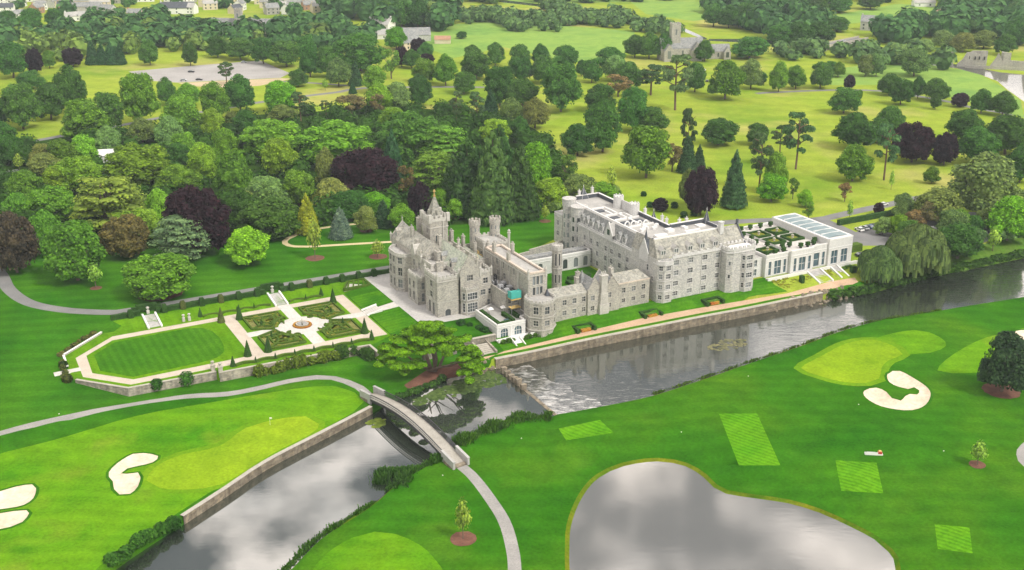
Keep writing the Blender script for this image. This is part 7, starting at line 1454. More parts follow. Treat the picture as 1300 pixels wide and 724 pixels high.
LMK = [((551, 290), 'the slate spire'), ((260, 92), 'the gravel car park'), ((305, 42), 'the old grey priory'), ((866, 62), 'the church tower'), ((795, 262), 'the drum chimneys'), ((1040, 285), 'the glazed pavilion roof'), ((1235, 72), 'the ruined castle'), ((1058, 62), 'the road bridge'), ((380, 305), 'the sandy path loop'), ((20, 372), 'the drive bend'), ((200, 440), 'the octagonal lawn'), ((1180, 292), 'the hotel car park'), ((630, 285), 'the twin turrets'), ((500, 40), 'the white house'), ((1205, 22), 'the white bungalow'), ((1108, 32), 'the grey lodge'),
       ((391, 270), 'the golden conifer'), ((433, 282), 'the blue spruce'), ((465, 215), 'the big copper beech'), ((254, 275), 'the huge copper beech'), ((143, 258), 'the yellow-green cedar'), ((161, 296), 'the orange-brown tree'), ((22, 305), 'the brown half-bare tree'), ((889, 240), 'the tall purple beech'), ((931, 224), 'the lone pointed conifer'), ((1010, 180), 'the tallest park pine'), ((857, 105), 'the gnarled pine'), ((1157, 178), 'the large park purple beech'), ((1247, 232), 'the huge lime-green tree'), ((765, 160), 'the dark park pair'), ((288, 92), 'the small reddish pine'), ((533, 114), 'the clear-trunked park tree'), ((180, 124), 'the tall double-domed tree'), ((110, 150), 'the dome-shaped park tree'), ((1285, 108), 'the far river bend'), ((458, 65), 'the broad dark clump-like tree'), ((446, 132), 'the dark reddish wood-edge tree'), ((177, 204), 'the very broad light tree'), ((343, 272), 'the wide dark low tree'), ((712, 110), 'the deep-skirted tree'), ((700, 12), 'the far river'), ((200, 15), 'the village roofs'), ((1110, 12), 'the far green field')]
USED = set(t[5] for t in TREES if len(t) > 5)
def auto_label(x, y, h, kind):
    look = KIND[kind][2]; c = sorted((math.hypot((x - p[0]), (y - p[1]) * 1.5), p, n) for p, n in LMK)
    def rel(p):
        dx, dy = x - p[0], (y - p[1]) * 1.5
        if abs(dx) > abs(dy): return 'left of' if dx < 0 else 'right of'
        return 'behind' if dy < 0 else 'in front of'
    sz = 'tall ' if h > 62 else 'small ' if h < 26 else ''
    for k in range(0, 7):
        for d, p, n in c[k:k + 1]:
            for pre in (sz, 'rounded ' + sz):
                for q in ('', 'just ', 'well '):
                    if q == 'just ' and d > 60: continue
                    if q == 'well ' and d < 40: continue
                    s = f'{pre}{look} {q}{rel(p)} {n}'
                    if len(s.split()) <= 15 and s not in USED: USED.add(s); return s
    for k in range(6):
        for j in range(k + 1, 7):
            s = f'{look} {rel(c[k][1])} {c[k][2]}, {rel(c[j][1])} {c[j][2]}'
            if len(s.split()) <= 16 and s not in USED: USED.add(s); return s
    return f'{look} among park trees'
TR = random.Random(9); FB = 2.5
def plant(x, base, top, w, kind, label, group=None, cat='tree'):
    p = hit(x, base); d = (p - CAMV).length; sc = F_PX / (d * math.cos(math.atan((x - 650) / F_PX)) ) ; dep = math.asin(min(1, (CAM_H - p.z) / d))
    wd_ = w / sc * 1.12; ht = (base - top) / sc / math.cos(dep) * 1.0 - .30 * wd_ * math.tan(dep); ht = max(ht, .55 * wd_, 2.0)
    fm, c, look, name = KIND[kind]; k = TR.randrange({'broad': 6, 'wide': 4}.get(fm, 2)); cm, tm = form(fm, k)
    e = empty(name, (p.x, p.y, p.z - .1), TR.uniform(0, 6.28)); tag(e, label, cat, group)
    j = TR.uniform(.74, 1.24); jr = TR.uniform(.86, 1.2); co = (c[0] * j * jr * FB, c[1] * j * FB, c[2] * j * FB)
    o = link('crown', cm, e, (0, 0, 0), 0, (wd_, wd_, ht)); col(o, co); link('trunk', tm, e, (0, 0, 0), 0, (wd_, wd_, ht)); return e
for t in TREES:
    x, base, top, w, kind = t[:5]; lb = t[5] if len(t) > 5 else auto_label(x, (base + top) / 2, base - top, kind); plant(x, base, top, w, kind, lb)
# mulch rings under the young trees on mown grass
MR = [(588, 684, 3.0, 'brown mulch circle round the thin young conifer by the cart path'), (1271, 496, 5.2, 'brown mulch circle under the dense dark rounded tree'), (1240.5, 590, 2.0, 'brown mulch circle round the thin yellow-leaved tree'), (400, 328, 3.4, 'brown mulch circle round the thin light young tree on the lawn'), (480, 326, 3.4, 'brown mulch circle beside the old house'), (433, 301, 3.0, 'brown mulch circle under the blue spruce'), (122, 366, 2.0, 'brown mulch circle under the small bright young tree'), (203, 372, 8.0, 'brown mulch bed under the large wide lawn tree'), (692, 281, 2.4, 'brown mulch circle on the hotel lawn'), (580, 277, 2.4, 'brown mulch circle under the small light tree by the spire'), (465, 293, 2.6, 'brown mulch circle under the small olive tree')]
for px, py, r, lb in MR:
    p = hit(px, py); n = 26; mb = MB(); rr = random.Random(int(px))
    ring = [(p.x + r * math.cos(2 * math.pi * k / n) * rr.uniform(.94, 1.05), p.y + r * math.sin(2 * math.pi * k / n) * rr.uniform(.94, 1.05)) for k in range(n)]
    vs = [(x - p.x, y - p.y, zt(x, y) - p.z + .06) for x, y in ring] + [(0, 0, .16)]; mb.add(vs, [(k, (k + 1) % n, n) for k in range(n)]); o = mb.build('mulch_ring', [MATS['mulch']], None, (0, 0, 0), False, p); o['kind'] = 'structure'
# the old cedar by the water: several leaning trunks and wide shelves of foliage
cb0 = hit(545, 470); CE_ = empty('spreading_cedar', cb0); tag(CE_, 'huge spreading bright green cedar with leaning trunks on the mulch bed by the water', 'tree')
def off_px(px, py, dz): q = g(px, py, cb0.z + dz); return (q[0] - cb0.x, q[1] - cb0.y, dz)
rr = random.Random(5); tmb = MB()
tops = [off_px(520, 415, 11), off_px(545, 412, 13), (3, 1, 12), off_px(575, 425, 9), off_px(500, 440, 7), off_px(590, 455, 7)]
for k, q in enumerate(tops): limb(tmb, (rr.uniform(-2.4, 2.4), rr.uniform(-1, 1), -.6), q, .62 if k < 3 else .45, .14, .09, 7, rr)
for k in range(10):
    a = tops[k % 6]; t = rr.uniform(0, 6.28); limb(tmb, (a[0] * .6, a[1] * .6, a[2] * .6), (a[0] + 5 * math.cos(t), a[1] + 5 * math.sin(t), a[2] + .5), .2, .06, .1, 5, rr)
tmb.build('trunk', [MATS['bark']], CE_)
shelf = []
for px, py, dz, r in ((545, 421, 13.5, 4.2), (525, 426, 13, 4.0), (565, 424, 12.8, 4.0), (508, 430, 12, 3.6), (583, 432, 11.5, 3.4), (545, 432, 12.2, 4.0), (526, 437, 11, 3.8), (560, 437, 11, 3.4), (500, 443, 9.5, 3.4), (515, 448, 9, 3.2), (590, 441, 9.5, 2.8), (540, 446, 9.6, 3.2), (572, 446, 9.2, 2.6), (494, 455, 7, 2.8), (505, 463, 5.4, 2.6), (522, 460, 6, 2.8), (536, 462, 5.5, 2.2), (512, 470, 3.6, 2.0), (592, 452, 7.5, 2.6), (598, 462, 5.5, 2.6), (604, 470, 4, 2.2), (588, 472, 3.6, 2.4), (594, 482, 2.4, 2.0), (606, 457, 6.0, 1.8), (488, 448, 8, 2.2), (540, 412, 17.0, 2.4), (552, 414, 16.4, 2.6), (524, 420, 14.6, 2.4), (566, 418, 14.4, 2.2), (482, 460, 5.5, 2.2), (602, 446, 8.5, 2)):
    q = off_px(px, py, dz)
    for s in range(4): shelf.append((q[0] + rr.uniform(-.6, .6) * r, q[1] + rr.uniform(-.6, .6) * r, q[2] + rr.uniform(-.7, .5), r * rr.uniform(.4, .72), r * rr.uniform(.4, .72), rr.uniform(.35, .6)))
o = link('crown', leaf_mesh('crown', shelf, 16000, .55, np.random.default_rng(3), .72, .8), CE_); col(o, (.135, .30, .012))
# small round shrubs on the grass behind the hotel
for k, (px, py, w) in enumerate(((817, 249, 7), (825, 263, 8), (856, 264, 9), (868, 276, 9), (881, 274, 9))):
    p = hit(px, py); d = (p - CAMV).length; r = w / (F_PX / d) / 2; leaf_heap('round_shrub', [(p.x, p.y, p.z, r, r * 1.7)], ['round green shrub on the grass behind the drum chimneys, upper', 'round green shrub on the grass behind the drum chimneys, lower', 'round green shrub beside the small purple shrub tree', 'round green shrub before the slate spirelet', 'round green shrub before the tall purple beech'][k], (.03, .09, .02), 260, .5, None, 'bush', group='round shrubs behind the hotel')
# underwood filling the floor of the wood
lob = []; rr = random.Random(21); wood = [z_ for z_ in zones if z_[0] == 'forest_floor'][0][1]; wx0, wy0 = g(320, 230)
WP = np.array(wood); k = 0
near = [tuple(hit(t[0], t[1]))[:2] for t in TREES[:110]]
while k < 330:
    x, y = rr.uniform(WP[:, 0].min(), WP[:, 0].max()), rr.uniform(WP[:, 1].min(), WP[:, 1].max())
    if inside(wood, np.array([x]), np.array([y]))[0]: r = rr.uniform(3, 6.5); lob.append((x - wx0, y - wy0, r * .5, r, r, r * rr.uniform(.7, 1.2))); k += 1
o = link('undergrowth', leaf_mesh('undergrowth', lob, 26000, 1.0, np.random.default_rng(8), .8, .4), None, (wx0, wy0, 0)); col(o, (.045, .12, .016)); o['kind'] = 'stuff'; tag(o, 'dense green underwood and smaller trees filling the wood behind the manor', 'undergrowth')
# ================================================================ FAR THINGS: woods, village, churches, ruins, cars
def wood(name, polys, step, r0, r1, c, label, seed, hr=(.9, 1.5), leaves_=80):
    rng = np.random.default_rng(seed); V, F, o = [], [], 0; VC, FC = [], []
    for poly in polys:
        W_ = np.array([hit(*p)[:2] for p in poly]); n = int(abs(np.sum(W_[:, 0] * np.roll(W_[:, 1], -1) - np.roll(W_[:, 0], -1) * W_[:, 1])) / 2 / step ** 2) + 1
        X = rng.uniform(W_[:, 0].min(), W_[:, 0].max(), n * 6); Y = rng.uniform(W_[:, 1].min(), W_[:, 1].max(), n * 6); k = inside([tuple(p) for p in W_], X, Y); X, Y = X[k][:n], Y[k][:n]
        for x, y in zip(X, Y):
            r = rng.uniform(r0, r1); h = r * rng.uniform(*hr) * 1.3
            d = sph(leaves_ * 2, rng); d = d[d[:, 2] > -.35][:leaves_]; lump = 1 + .14 * np.sin(d[:, 0:1] * 7 + x) * np.sin(d[:, 1:2] * 6 + y)
            C = d * lump * np.array([r, r, h * .55]) + np.array([x, y, h * .52]); v, f = leaf_quads(C, d + np.array([0, 0, .3]), r * .42, rng, 1.0, .35); V.append(v); F.append(f + o); o += len(v)
            VC.append((x, y, h * .45, r * .82, r * .82, h * .5))
    V2_, F2_ = blob_core(VC, 6); V = np.concatenate(V); c0 = V.mean(0) * np.array([1, 1, 0]); nv = len(V)
    me = bpy.data.meshes.new(name); me.from_pydata((np.concatenate([V, V2_]) - c0).tolist(), [], np.concatenate(F).tolist() + [tuple(dict.fromkeys(i + nv for i in f)) for f in F2_]); me.materials.append(MATS['leaves']); me.update()
    ob = link(name, me, None, tuple(c0)); col(ob, c); ob['kind'] = 'stuff'; tag(ob, label, 'woodland'); return ob
WD, WG, WL_ = (.070, .175, .055), (.115, .22, .075), (.16, .26, .06)
wood('far_wood', [[(0, 40), (60, 44), (110, 34), (160, 30), (210, 30), (262, 38), (300, 48), (360, 46), (420, 30), (474, 36), (478, 60), (440, 70), (380, 58), (330, 60), (270, 62), (200, 62), (150, 72), (100, 62), (0, 64)]], 15, 6, 10, WD, 'dark belt of trees between the village and the gravel car park', 1)
wood('far_wood', [[(0, 48), (60, 50), (140, 40), (220, 50), (300, 56), (400, 50), (440, 60), (330, 66), (200, 66), (80, 78), (0, 80)]], 19, 4, 8, WL_, 'lighter scrubby trees in front of the village belt', 2)
wood('far_wood', [[(0, -6), (140, -8), (150, 6), (215, 4), (220, 18), (140, 28), (70, 30), (0, 24)], [(210, 0), (400, -6), (470, 8), (470, 22), (400, 24), (330, 26), (280, 28), (215, 26)]], 44, 4, 8, WD, 'scattered garden trees among the village roofs', 3)
wood('far_wood', [[(400, 22), (470, 28), (478, 40), (560, 40), (575, 34), (572, -8), (480, -10), (400, -4)]], 15, 7, 11, WD, 'dense dark plantation above the white house', 4, (1.2, 2.0))
wood('far_wood', [[(575, -10), (640, -12), (690, -8), (700, 2), (640, 6), (600, 6), (575, 8)]], 20, 6, 10, WG, 'far trees at the top of the view beside the river', 5)
wood('hedgerow', [[(690, 10), (760, 22), (830, 34), (870, 42), (866, 50), (820, 43), (740, 31), (690, 19)], [(600, 24), (660, 20), (700, 26), (790, 24), (792, 31), (700, 35), (650, 32), (600, 30)]], 11, 4, 7, WG, 'hedgerow trees following the far river', 6)
wood('hedgerow', [[(560, 18), (600, 17), (640, 24), (700, 36), (730, 38), (728, 43), (650, 40), (600, 32), (560, 26)], [(650, 26), (690, 24), (705, 30), (655, 33)]], 13, 3, 6, WG, 'broken hedge and scrub between the far fields', 7)
wood('far_wood', [[(900, -4), (1040, -10), (1042, 10), (1034, 24), (1060, 40), (1020, 56), (960, 48), (910, 40), (930, 30), (900, 16)]], 20, 6, 11, WD, 'dark wood on the far bank left of the road bridge', 8)
wood('far_wood', [[(1190, -4), (1330, -8), (1330, 62), (1290, 60), (1240, 52), (1190, 50), (1130, 58), (1100, 64), (1120, 40), (1180, 34), (1200, 26), (1196, 8)], [(1040, -14), (1140, -10), (1136, 2), (1044, 14)]], 15, 6, 11, WD, 'dark wood behind the castle ruins', 9)
wood('far_wood', [[(1040, 60), (1110, 66), (1190, 80), (1200, 90), (1120, 86), (1040, 76)], [(930, 66), (1030, 62), (1040, 76), (960, 80)]], 17, 4, 8, WG, 'riverside willows and scrub by the road bridge', 10)
wood('far_wood', [[(-700, -70), (0, -66), (700, -66), (2000, -70), (2000, -18), (1100, -16), (600, -16), (-400, -12)]], 34, 9, 16, WD, 'far woods beyond the village and fields', 12, leaves_=40)
wood('hedgerow', [[(640, -8), (900, -10), (900, -4), (640, -2)], [(700, 1), (870, -2), (872, 2), (700, 5)]], 12, 4, 7, WD, 'hedgerows across the highest fields', 13)
wood('far_wood', [[(-200, 120), (-60, 110), (-4, 150), (-2, 215), (-80, 240), (-200, 240)], [(-260, 270), (-60, 262), (-10, 300), (-16, 330), (-120, 340)]], 13, 5, 8, WD, 'park trees beyond the drive side of the wood', 14)
wood('hedgerow', [[(1110, 352), (1135, 346), (1160, 338), (1180, 332), (1176, 340), (1140, 352), (1115, 358)], [(1230, 318), (1300, 300), (1340, 296), (1340, 306), (1260, 324)]], 4.5, 1.6, 3, WG, 'scrub on the bank between the willows and the car park', 15)
wood('hedgerow', [[(700, 262), (770, 246), (790, 244), (790, 252), (706, 276)], [(1260, 268), (1330, 250), (1340, 262), (1280, 286)]], 6, 2.5, 4.5, WL_, 'light shrubs at the edge of the wood behind the hotel', 16)

WIN_H = {}
def house(px, py, w, d, h, rot, wm, rm, label, cat='house', group=None, chim=1, wins=3, name='house'):
    p = hit(px, py); e = empty(name, (p.x, p.y, p.z), R(rot)); tag(e, label, cat, group); mb = MB(); zr = h + d * .42
    mb.box(-w / 2, w / 2, -d / 2, d / 2, -.2, h); mb.face((-w / 2, -d / 2, h), (-w / 2, d / 2, h), (-w / 2, 0, zr)); mb.face((w / 2, d / 2, h), (w / 2, -d / 2, h), (w / 2, 0, zr)); mb.build('wall', [MATS[wm]], e)
    r_ = MB(); gable_roof(r_, -w / 2 - .3, w / 2 + .3, -d / 2 - .4, d / 2 + .4, h - .1, zr + .05, 'a'); rf = r_.build('roof', [MATS[rm]], e)
    for k in range(chim):
        x = -w / 2 + .8 + (w - 1.6) * (k / max(1, chim - 1) if chim > 1 else 0); c = MB(); c.box(x - .45, x + .45, -.5, .5, zr - .8, zr + 1.3); c.build('chimney', [MATS[wm]], rf)
    for st in range(1 if h < 4 else 2):
        for k in range(wins):
            x = -w / 2 + w * (k + .5) / wins; q = MB(); q.box(x - .65, x + .65, -d / 2 - .04, -d / 2 + .05, 1.0 + 2.8 * st, 2.5 + 2.8 * st); q.build('window', [MATS['window_glass']], e)
    return e
VG = 'houses of the village beyond the woods'
VH = [(4, 6, 14, 8, 5.5, 8, 'render_white', 'grey_slate'), (22, 8, 16, 8, 5.5, -10, 'render_white', 'lead_roof'), (24, 25, 12, 8, 5, 60, 'render_white', 'grey_slate'), (60, 4, 14, 8, 5.5, 20, 'old_stone', 'grey_slate'), (93, 9, 34, 9, 6, 4, 'render_cream', 'grey_slate'), (112, 16, 26, 9, 5.5, 2, 'new_stone', 'grey_slate'), (128, 10, 18, 9, 5.5, 12, 'render_cream', 'lead_roof'), (137, 18, 14, 8, 5, -20, 'new_stone', 'grey_slate'), (172, 22, 13, 8, 4, 0, 'red_brick', 'grey_slate'), (98, 26, 20, 8, 4, 30, 'render_white', 'lead_roof'),
      (226, 17, 30, 12, 5, 5, 'render_white', 'dark_slate'), (236, 6, 14, 9, 6, 60, 'render_white', 'grey_slate'), (262, 8, 14, 8, 6, 70, 'render_cream', 'grey_slate'), (267, 12, 13, 8, 5.5, 20, 'render_cream', 'lead_roof'), (305, 13, 11, 8, 6, 80, 'render_white', 'grey_slate'), (336, 5, 18, 8, 5.5, 0, 'render_cream', 'lead_roof'), (346, 10, 22, 9, 5.5, -5, 'render_cream', 'grey_slate'), (356, 14, 12, 8, 5.5, 40, 'render_white', 'lead_roof'), (366, 18, 11, 8, 6, 75, 'render_white', 'grey_slate'), (378, 10, 20, 8, 5.5, 0, 'render_white', 'grey_slate'), (390, 8, 16, 8, 5.5, -15, 'render_cream', 'lead_roof'), (400, 6, 15, 8, 5.5, 10, 'render_cream', 'grey_slate'), (444, 6, 16, 9, 6, 10, 'render_cream', 'grey_slate'), (463, 5, 15, 9, 6, 0, 'render_cream', 'red_brick'), (40, 2, 16, 8, 5.5, 0, 'render_white', 'grey_slate'), (150, 4, 18, 9, 5.5, 0, 'old_stone', 'grey_slate'), (185, 2, 16, 8, 5.5, 10, 'render_white', 'grey_slate'), (288, 2, 18, 8, 5.5, 0, 'render_cream', 'grey_slate'), (318, 1, 14, 8, 5.5, 15, 'render_white', 'lead_roof'), (420, 1, 16, 8, 5.5, 0, 'render_white', 'grey_slate'), (70, -3, 20, 8, 5.5, 0, 'render_white', 'grey_slate'), (110, -4, 18, 8, 5.5, 0, 'render_cream', 'grey_slate'), (210, -4, 18, 8, 5.5, 0, 'render_white', 'grey_slate'), (250, -5, 20, 8, 5.5, 0, 'render_cream', 'grey_slate'), (360, -4, 22, 8, 5.5, 0, 'render_white', 'lead_roof')]
HL = [((93, 9), 'the long cream terrace'), ((226, 17), 'the low dark-roofed hall'), ((305, 40), 'the old grey priory'), ((444, 6), 'the cream house by the plantation'), ((24, 25), 'the white cottage near the village trees'), ((366, 18), 'the white gable above the priory')]
hr_ = random.Random(77)
for k in range(64):
    x, y = hr_.uniform(-20, 470), hr_.choice((-7, -3, 1, 4, 8, 12, 16)) + hr_.uniform(-2, 2)
    if 140 < x < 215 and y > 6: continue
    if all(abs(x - q[0]) > 11 or abs(y - q[1]) > 3 for q in VH): VH.append((round(x), round(y), hr_.uniform(11, 20), hr_.uniform(7, 9), hr_.uniform(4.5, 6), hr_.choice((0, 10, -15, 60, 80, 30)), hr_.choice(('render_white', 'render_white', 'render_cream', 'old_stone', 'new_stone', 'red_brick')), hr_.choice(('grey_slate', 'grey_slate', 'lead_roof', 'dark_slate'))))
OWN = {(93, 9): 'long cream terrace with grey roof at the edge of the village', (226, 17): 'low wide dark-roofed hall in the village', (444, 6): 'cream house at the foot of the dark plantation', (24, 25): 'white cottage end-on among the dark village trees', (366, 18): 'tall white gabled house just above the old priory'}
for x, y, w, d, h, rt, wm, rm in VH:
    wn = {'render_white': 'white', 'render_cream': 'cream', 'old_stone': 'grey stone', 'new_stone': 'pale stone', 'red_brick': 'brick'}[wm]; rn = {'grey_slate': 'grey', 'lead_roof': 'pale', 'dark_slate': 'dark', 'red_brick': 'rusty'}[rm]; lb = OWN.get((x, y))
    if not lb:
        c = sorted((abs(x - p[0]) + 2 * abs(y - p[1]), p, n) for p, n in HL)
        for pre in ('', 'long ' if w > 17 else 'small ', 'far '):
            for dd, p, n in c[:]:
                lb = f"{pre}{wn} village house with {rn} roof {'left of' if x < p[0] else 'right of'} {n}"
                if lb not in USED: break
            if lb not in USED: break
        if lb in USED:
            for dd, p, n in c:
                for dd2, p2, n2 in c:
                    l2 = f"{wn} village house {'left of' if x < p[0] else 'right of'} {n}, {'above' if y < p2[1] else 'below'} {n2}"
                    if n != n2 and l2 not in USED and len(l2.split()) <= 16: lb = l2; break
                if lb not in USED: break
        USED.add(lb)
    house(x, y, w, d, h, rt, wm, rm, lb, 'house', VG)
house(407, 38, 13, 9, 6, 65, 'new_stone', 'grey_slate', 'grey stone house with a steep gable between the priory and the white house', chim=2, wins=2)
house(393, 36, 14, 8, 5, 10, 'old_stone', 'grey_slate', 'grey stone house joined beside the steep-gabled one', chim=1, wins=2)
house(484, 41, 20, 12, 7, -25, 'render_white', 'lead_roof', 'white two-storey house with pale hipped roof among trees below the plantation', chim=2, wins=4)
house(483, 49, 34, 9, 3.4, 5, 'render_white', 'lead_roof', 'long low white building in front of the white two-storey house', chim=0, wins=6)
house(520, 62, 14, 11, 5, 30, 'render_cream', 'grey_slate', 'orange-tinted farm building beside the purple trees', chim=0, wins=2); house(528, 51, 22, 12, 4.5, 10, 'new_stone', 'grey_slate', 'grey-roofed farm shed at the field corner', 'shed', chim=0, wins=0); house(562, 55, 12, 6, 3, 0, 'render_cream', 'red_brick', 'small rusty shed at the end of the farmyard', 'shed', chim=0, wins=0)
house(1208, 24, 26, 11, 4.5, -8, 'render_cream', 'red_brick', 'cream bungalow with twin gables above the far river', chim=2, wins=4, name='bungalow'); house(1105, 38, 16, 11, 7, -20, 'new_stone', 'grey_slate', 'grey stone lodge above the road bridge', chim=2, wins=3); house(1122, 40, 12, 8, 4, 10, 'new_stone', 'grey_slate', 'low outbuilding beside the grey stone lodge', chim=0, wins=2); house(1172, 8, 20, 9, 3.5, 0, 'render_white', 'lead_roof', 'long pale shed on the far green field', 'shed', chim=0, wins=2); house(1210, 6, 9, 8, 6, 70, 'render_white', 'grey_slate', 'tall white house among trees at the top of the view', wins=2); house(1056, 4, 9, 8, 5, 20, 'render_white', 'grey_slate', 'small white house in the far wood', wins=2)
house(133, 205, 9, 6, 3.2, 10, 'render_white', 'white_trim', 'white-roofed hut among the trees above the yellow-green cedar', 'hut', chim=0, wins=2, name='hut')
def abs_church(name, px, py, rot, label, cat, tower_xy, nave, aisles, mat, th):
    p = hit(px, py); e = empty(name, p, R(rot)); tag(e, label, cat); mt = MATS[mat]
    for k, (x0, x1, y0, y1, h, zr, ax) in enumerate([nave] + aisles):
        mb = MB(); mb.box(x0, x1, y0, y1, -.3, h)
        if ax == 'a':
            c = (y0 + y1) / 2; mb.face((x0 - .02, y1, h), (x0 - .02, y0, h), (x0 - .02, c, zr)); mb.face((x1 + .02, y0, h), (x1 + .02, y1, h), (x1 + .02, c, zr))
        else:
            c = (x0 + x1) / 2; mb.face((x0, y0 - .02, h), (x1, y0 - .02, h), (c, y0 - .02, zr)); mb.face((x1, y1 + .02, h), (x0, y1 + .02, h), (c, y1 + .02, zr))
        mb.build('wall', [mt], e); r_ = MB(); gable_roof(r_, x0 + .1, x1 - .1, y0 + .1, y1 - .1, h, zr - .2, ax); r_.build('roof', [MATS['grey_slate']], e)
        q = MB()
        if ax == 'a':
            for j in range(3):
                x = x0 + (x1 - x0) * (j + .5) / 3; q.box(x - .6, x + .6, y0 - .06, y0 + .05, h * .3, h * .85)
        else: q.box((x0 + x1) / 2 - 1.1, (x0 + x1) / 2 + 1.1, y0 - .1, y0 + .05, h * .3, h * 1.05)
        q.build('window', [MATS['window_glass']], e)
    tx, ty, tw_, hh = tower_xy; mb = MB(); mb.box(tx - tw_, tx + tw_, ty - tw_, ty + tw_, -.3, hh); crenel(mb, rect(tx - tw_, tx + tw_, ty - tw_, ty + tw_), hh - .1, .6, .9, 1.1, .9, .5); t_ = mb.build('tower', [MATS[th]], e)
    q = MB(); q.box(tx - .6, tx + .6, ty - tw_ - .05, ty - tw_ + .1, hh * .72, hh * .88); q.box(tx - tw_ - .05, tx - tw_ + .1, ty - .6, ty + .6, hh * .72, hh * .88); q.build('louvre', [MATS['window_glass']], t_); return e
abs_church('parish_church', 868, 76, 8, 'grey stone church with square battlemented tower among trees in the park', 'church', (-6, 4, 3.2, 24), (-17, 14, -2, 9, 8, 15, 'a'), [(-16, -9, -7, -2, 7, 12, 'b'), (4, 11, -7, -2, 7, 13, 'b'), (16, 34, 0, 8, 5, 10, 'a'), (28, 33, -4, 0, 5, 9, 'b')], 'old_stone', 'old_stone')
abs_church('old_priory', 308, 47, -6, 'old grey priory with slim tower and several gables at the village edge', 'priory', (-2, 0, 2.6, 21), (-26, 26, 0, 9, 8, 14, 'a'), [(2, 10, -8, 0, 8, 14, 'b'), (14, 22, -7, 0, 8, 14, 'b'), (-20, -12, -5, 0, 6, 11, 'b')], 'old_stone', 'old_stone')
# ruined castle by the river
RC = hit(1250, 86); re_ = empty('ruined_castle', RC, R(-12)); re_.scale = (.66, .66, .85); tag(re_, 'ruined grey castle with broken walls, gable and keep on the far river bank', 'ruin')
def ruin(pts, th, name):
    mb = MB()
    for (x0, y0, h0), (x1, y1, h1) in zip(pts[:-1], pts[1:]):
        d = Vector((x1 - x0, y1 - y0)).normalized(); n = Vector((-d.y, d.x)) * th / 2; mb.prism([(x0 - n.x, y0 - n.y), (x1 - n.x, y1 - n.y), (x1 + n.x, y1 + n.y), (x0 + n.x, y0 + n.y)][::1], -1, [h0, h1, h1, h0])
    return mb.build(name, [MATS['old_stone']], re_)
ruin([(-34, 2, 12), (-31, 2, 12.5)], 3, 'wall_stump'); ruin([(-27, 2, 2), (-22, 2, 6), (-19, 2, 11), (-12, 3, 12), (-6, 3, 10), (-4, 3, 13), (1, 3, 13)], 2, 'hall_wall'); ruin([(-22, 9, 4), (-12, 10, 12), (1, 10, 12), (1, 3, 13)], 1.6, 'hall_wall')
ruin([(5, 0, 2), (9, 0, 7), (12, 0, 12), (15, 0, 8), (18, 0, 2)], 1.6, 'gable_wall'); ruin([(17, 3, 12), (24, 3, 12), (24, 10, 11), (17, 10, 12), (17, 3, 12)], 1.4, 'gate_tower'); ruin([(24, 4, 6), (36, 4, 5.5), (44, 5, 6)], 1.4, 'curtain_wall'); ruin([(40, 12, 10), (43, 12, 20), (48, 12, 27), (52, 12, 27), (56, 12, 22)], 3, 'keep'); ruin([(56, 12, 22), (56, 22, 18), (44, 24, 14)], 3, 'keep'); ruin([(-20, -6, 2.2), (10, -9, 2.4), (40, -11, 2.2), (60, -10, 2.6)], 1, 'bawn_wall')
q = MB()
for x in (-16, -10, -6, -1): q.box(x - .6, x + .6, 1.4, 2.02, 6, 8.5)
q.build('window_gap', [MATS['dark_metal']], re_)
# road bridge over the far river
A_, B_ = hit(1020, 69), hit(1094, 54); L_b = (B_ - A_).length; rb_ = empty('road_bridge', A_, math.atan2(B_.y - A_.y, B_.x - A_.x)); tag(rb_, 'long low stone road bridge crossing the far river, with cars on it', 'bridge')
mb = MB(); mb.box(0, L_b, -4, 4, 2.6, 3.2); mb.build('deck', [MATS['tarmac']], rb_)
for y in (-4.2, 3.8): mb = MB(); mb.box(-2, L_b + 2, y, y + .4, 2.5, 4.4); mb.build('parapet', [MATS['pale_coping']], rb_)
for k in range(9): mb = MB(); x = L_b * (k + .5) / 9; mb.box(x - 1.4, x + 1.4, -4.3, 4.3, -1, 2.6); mb.build('pier', [MATS['old_stone']], rb_)
zz = [(1000, 74), (1020, 69)]
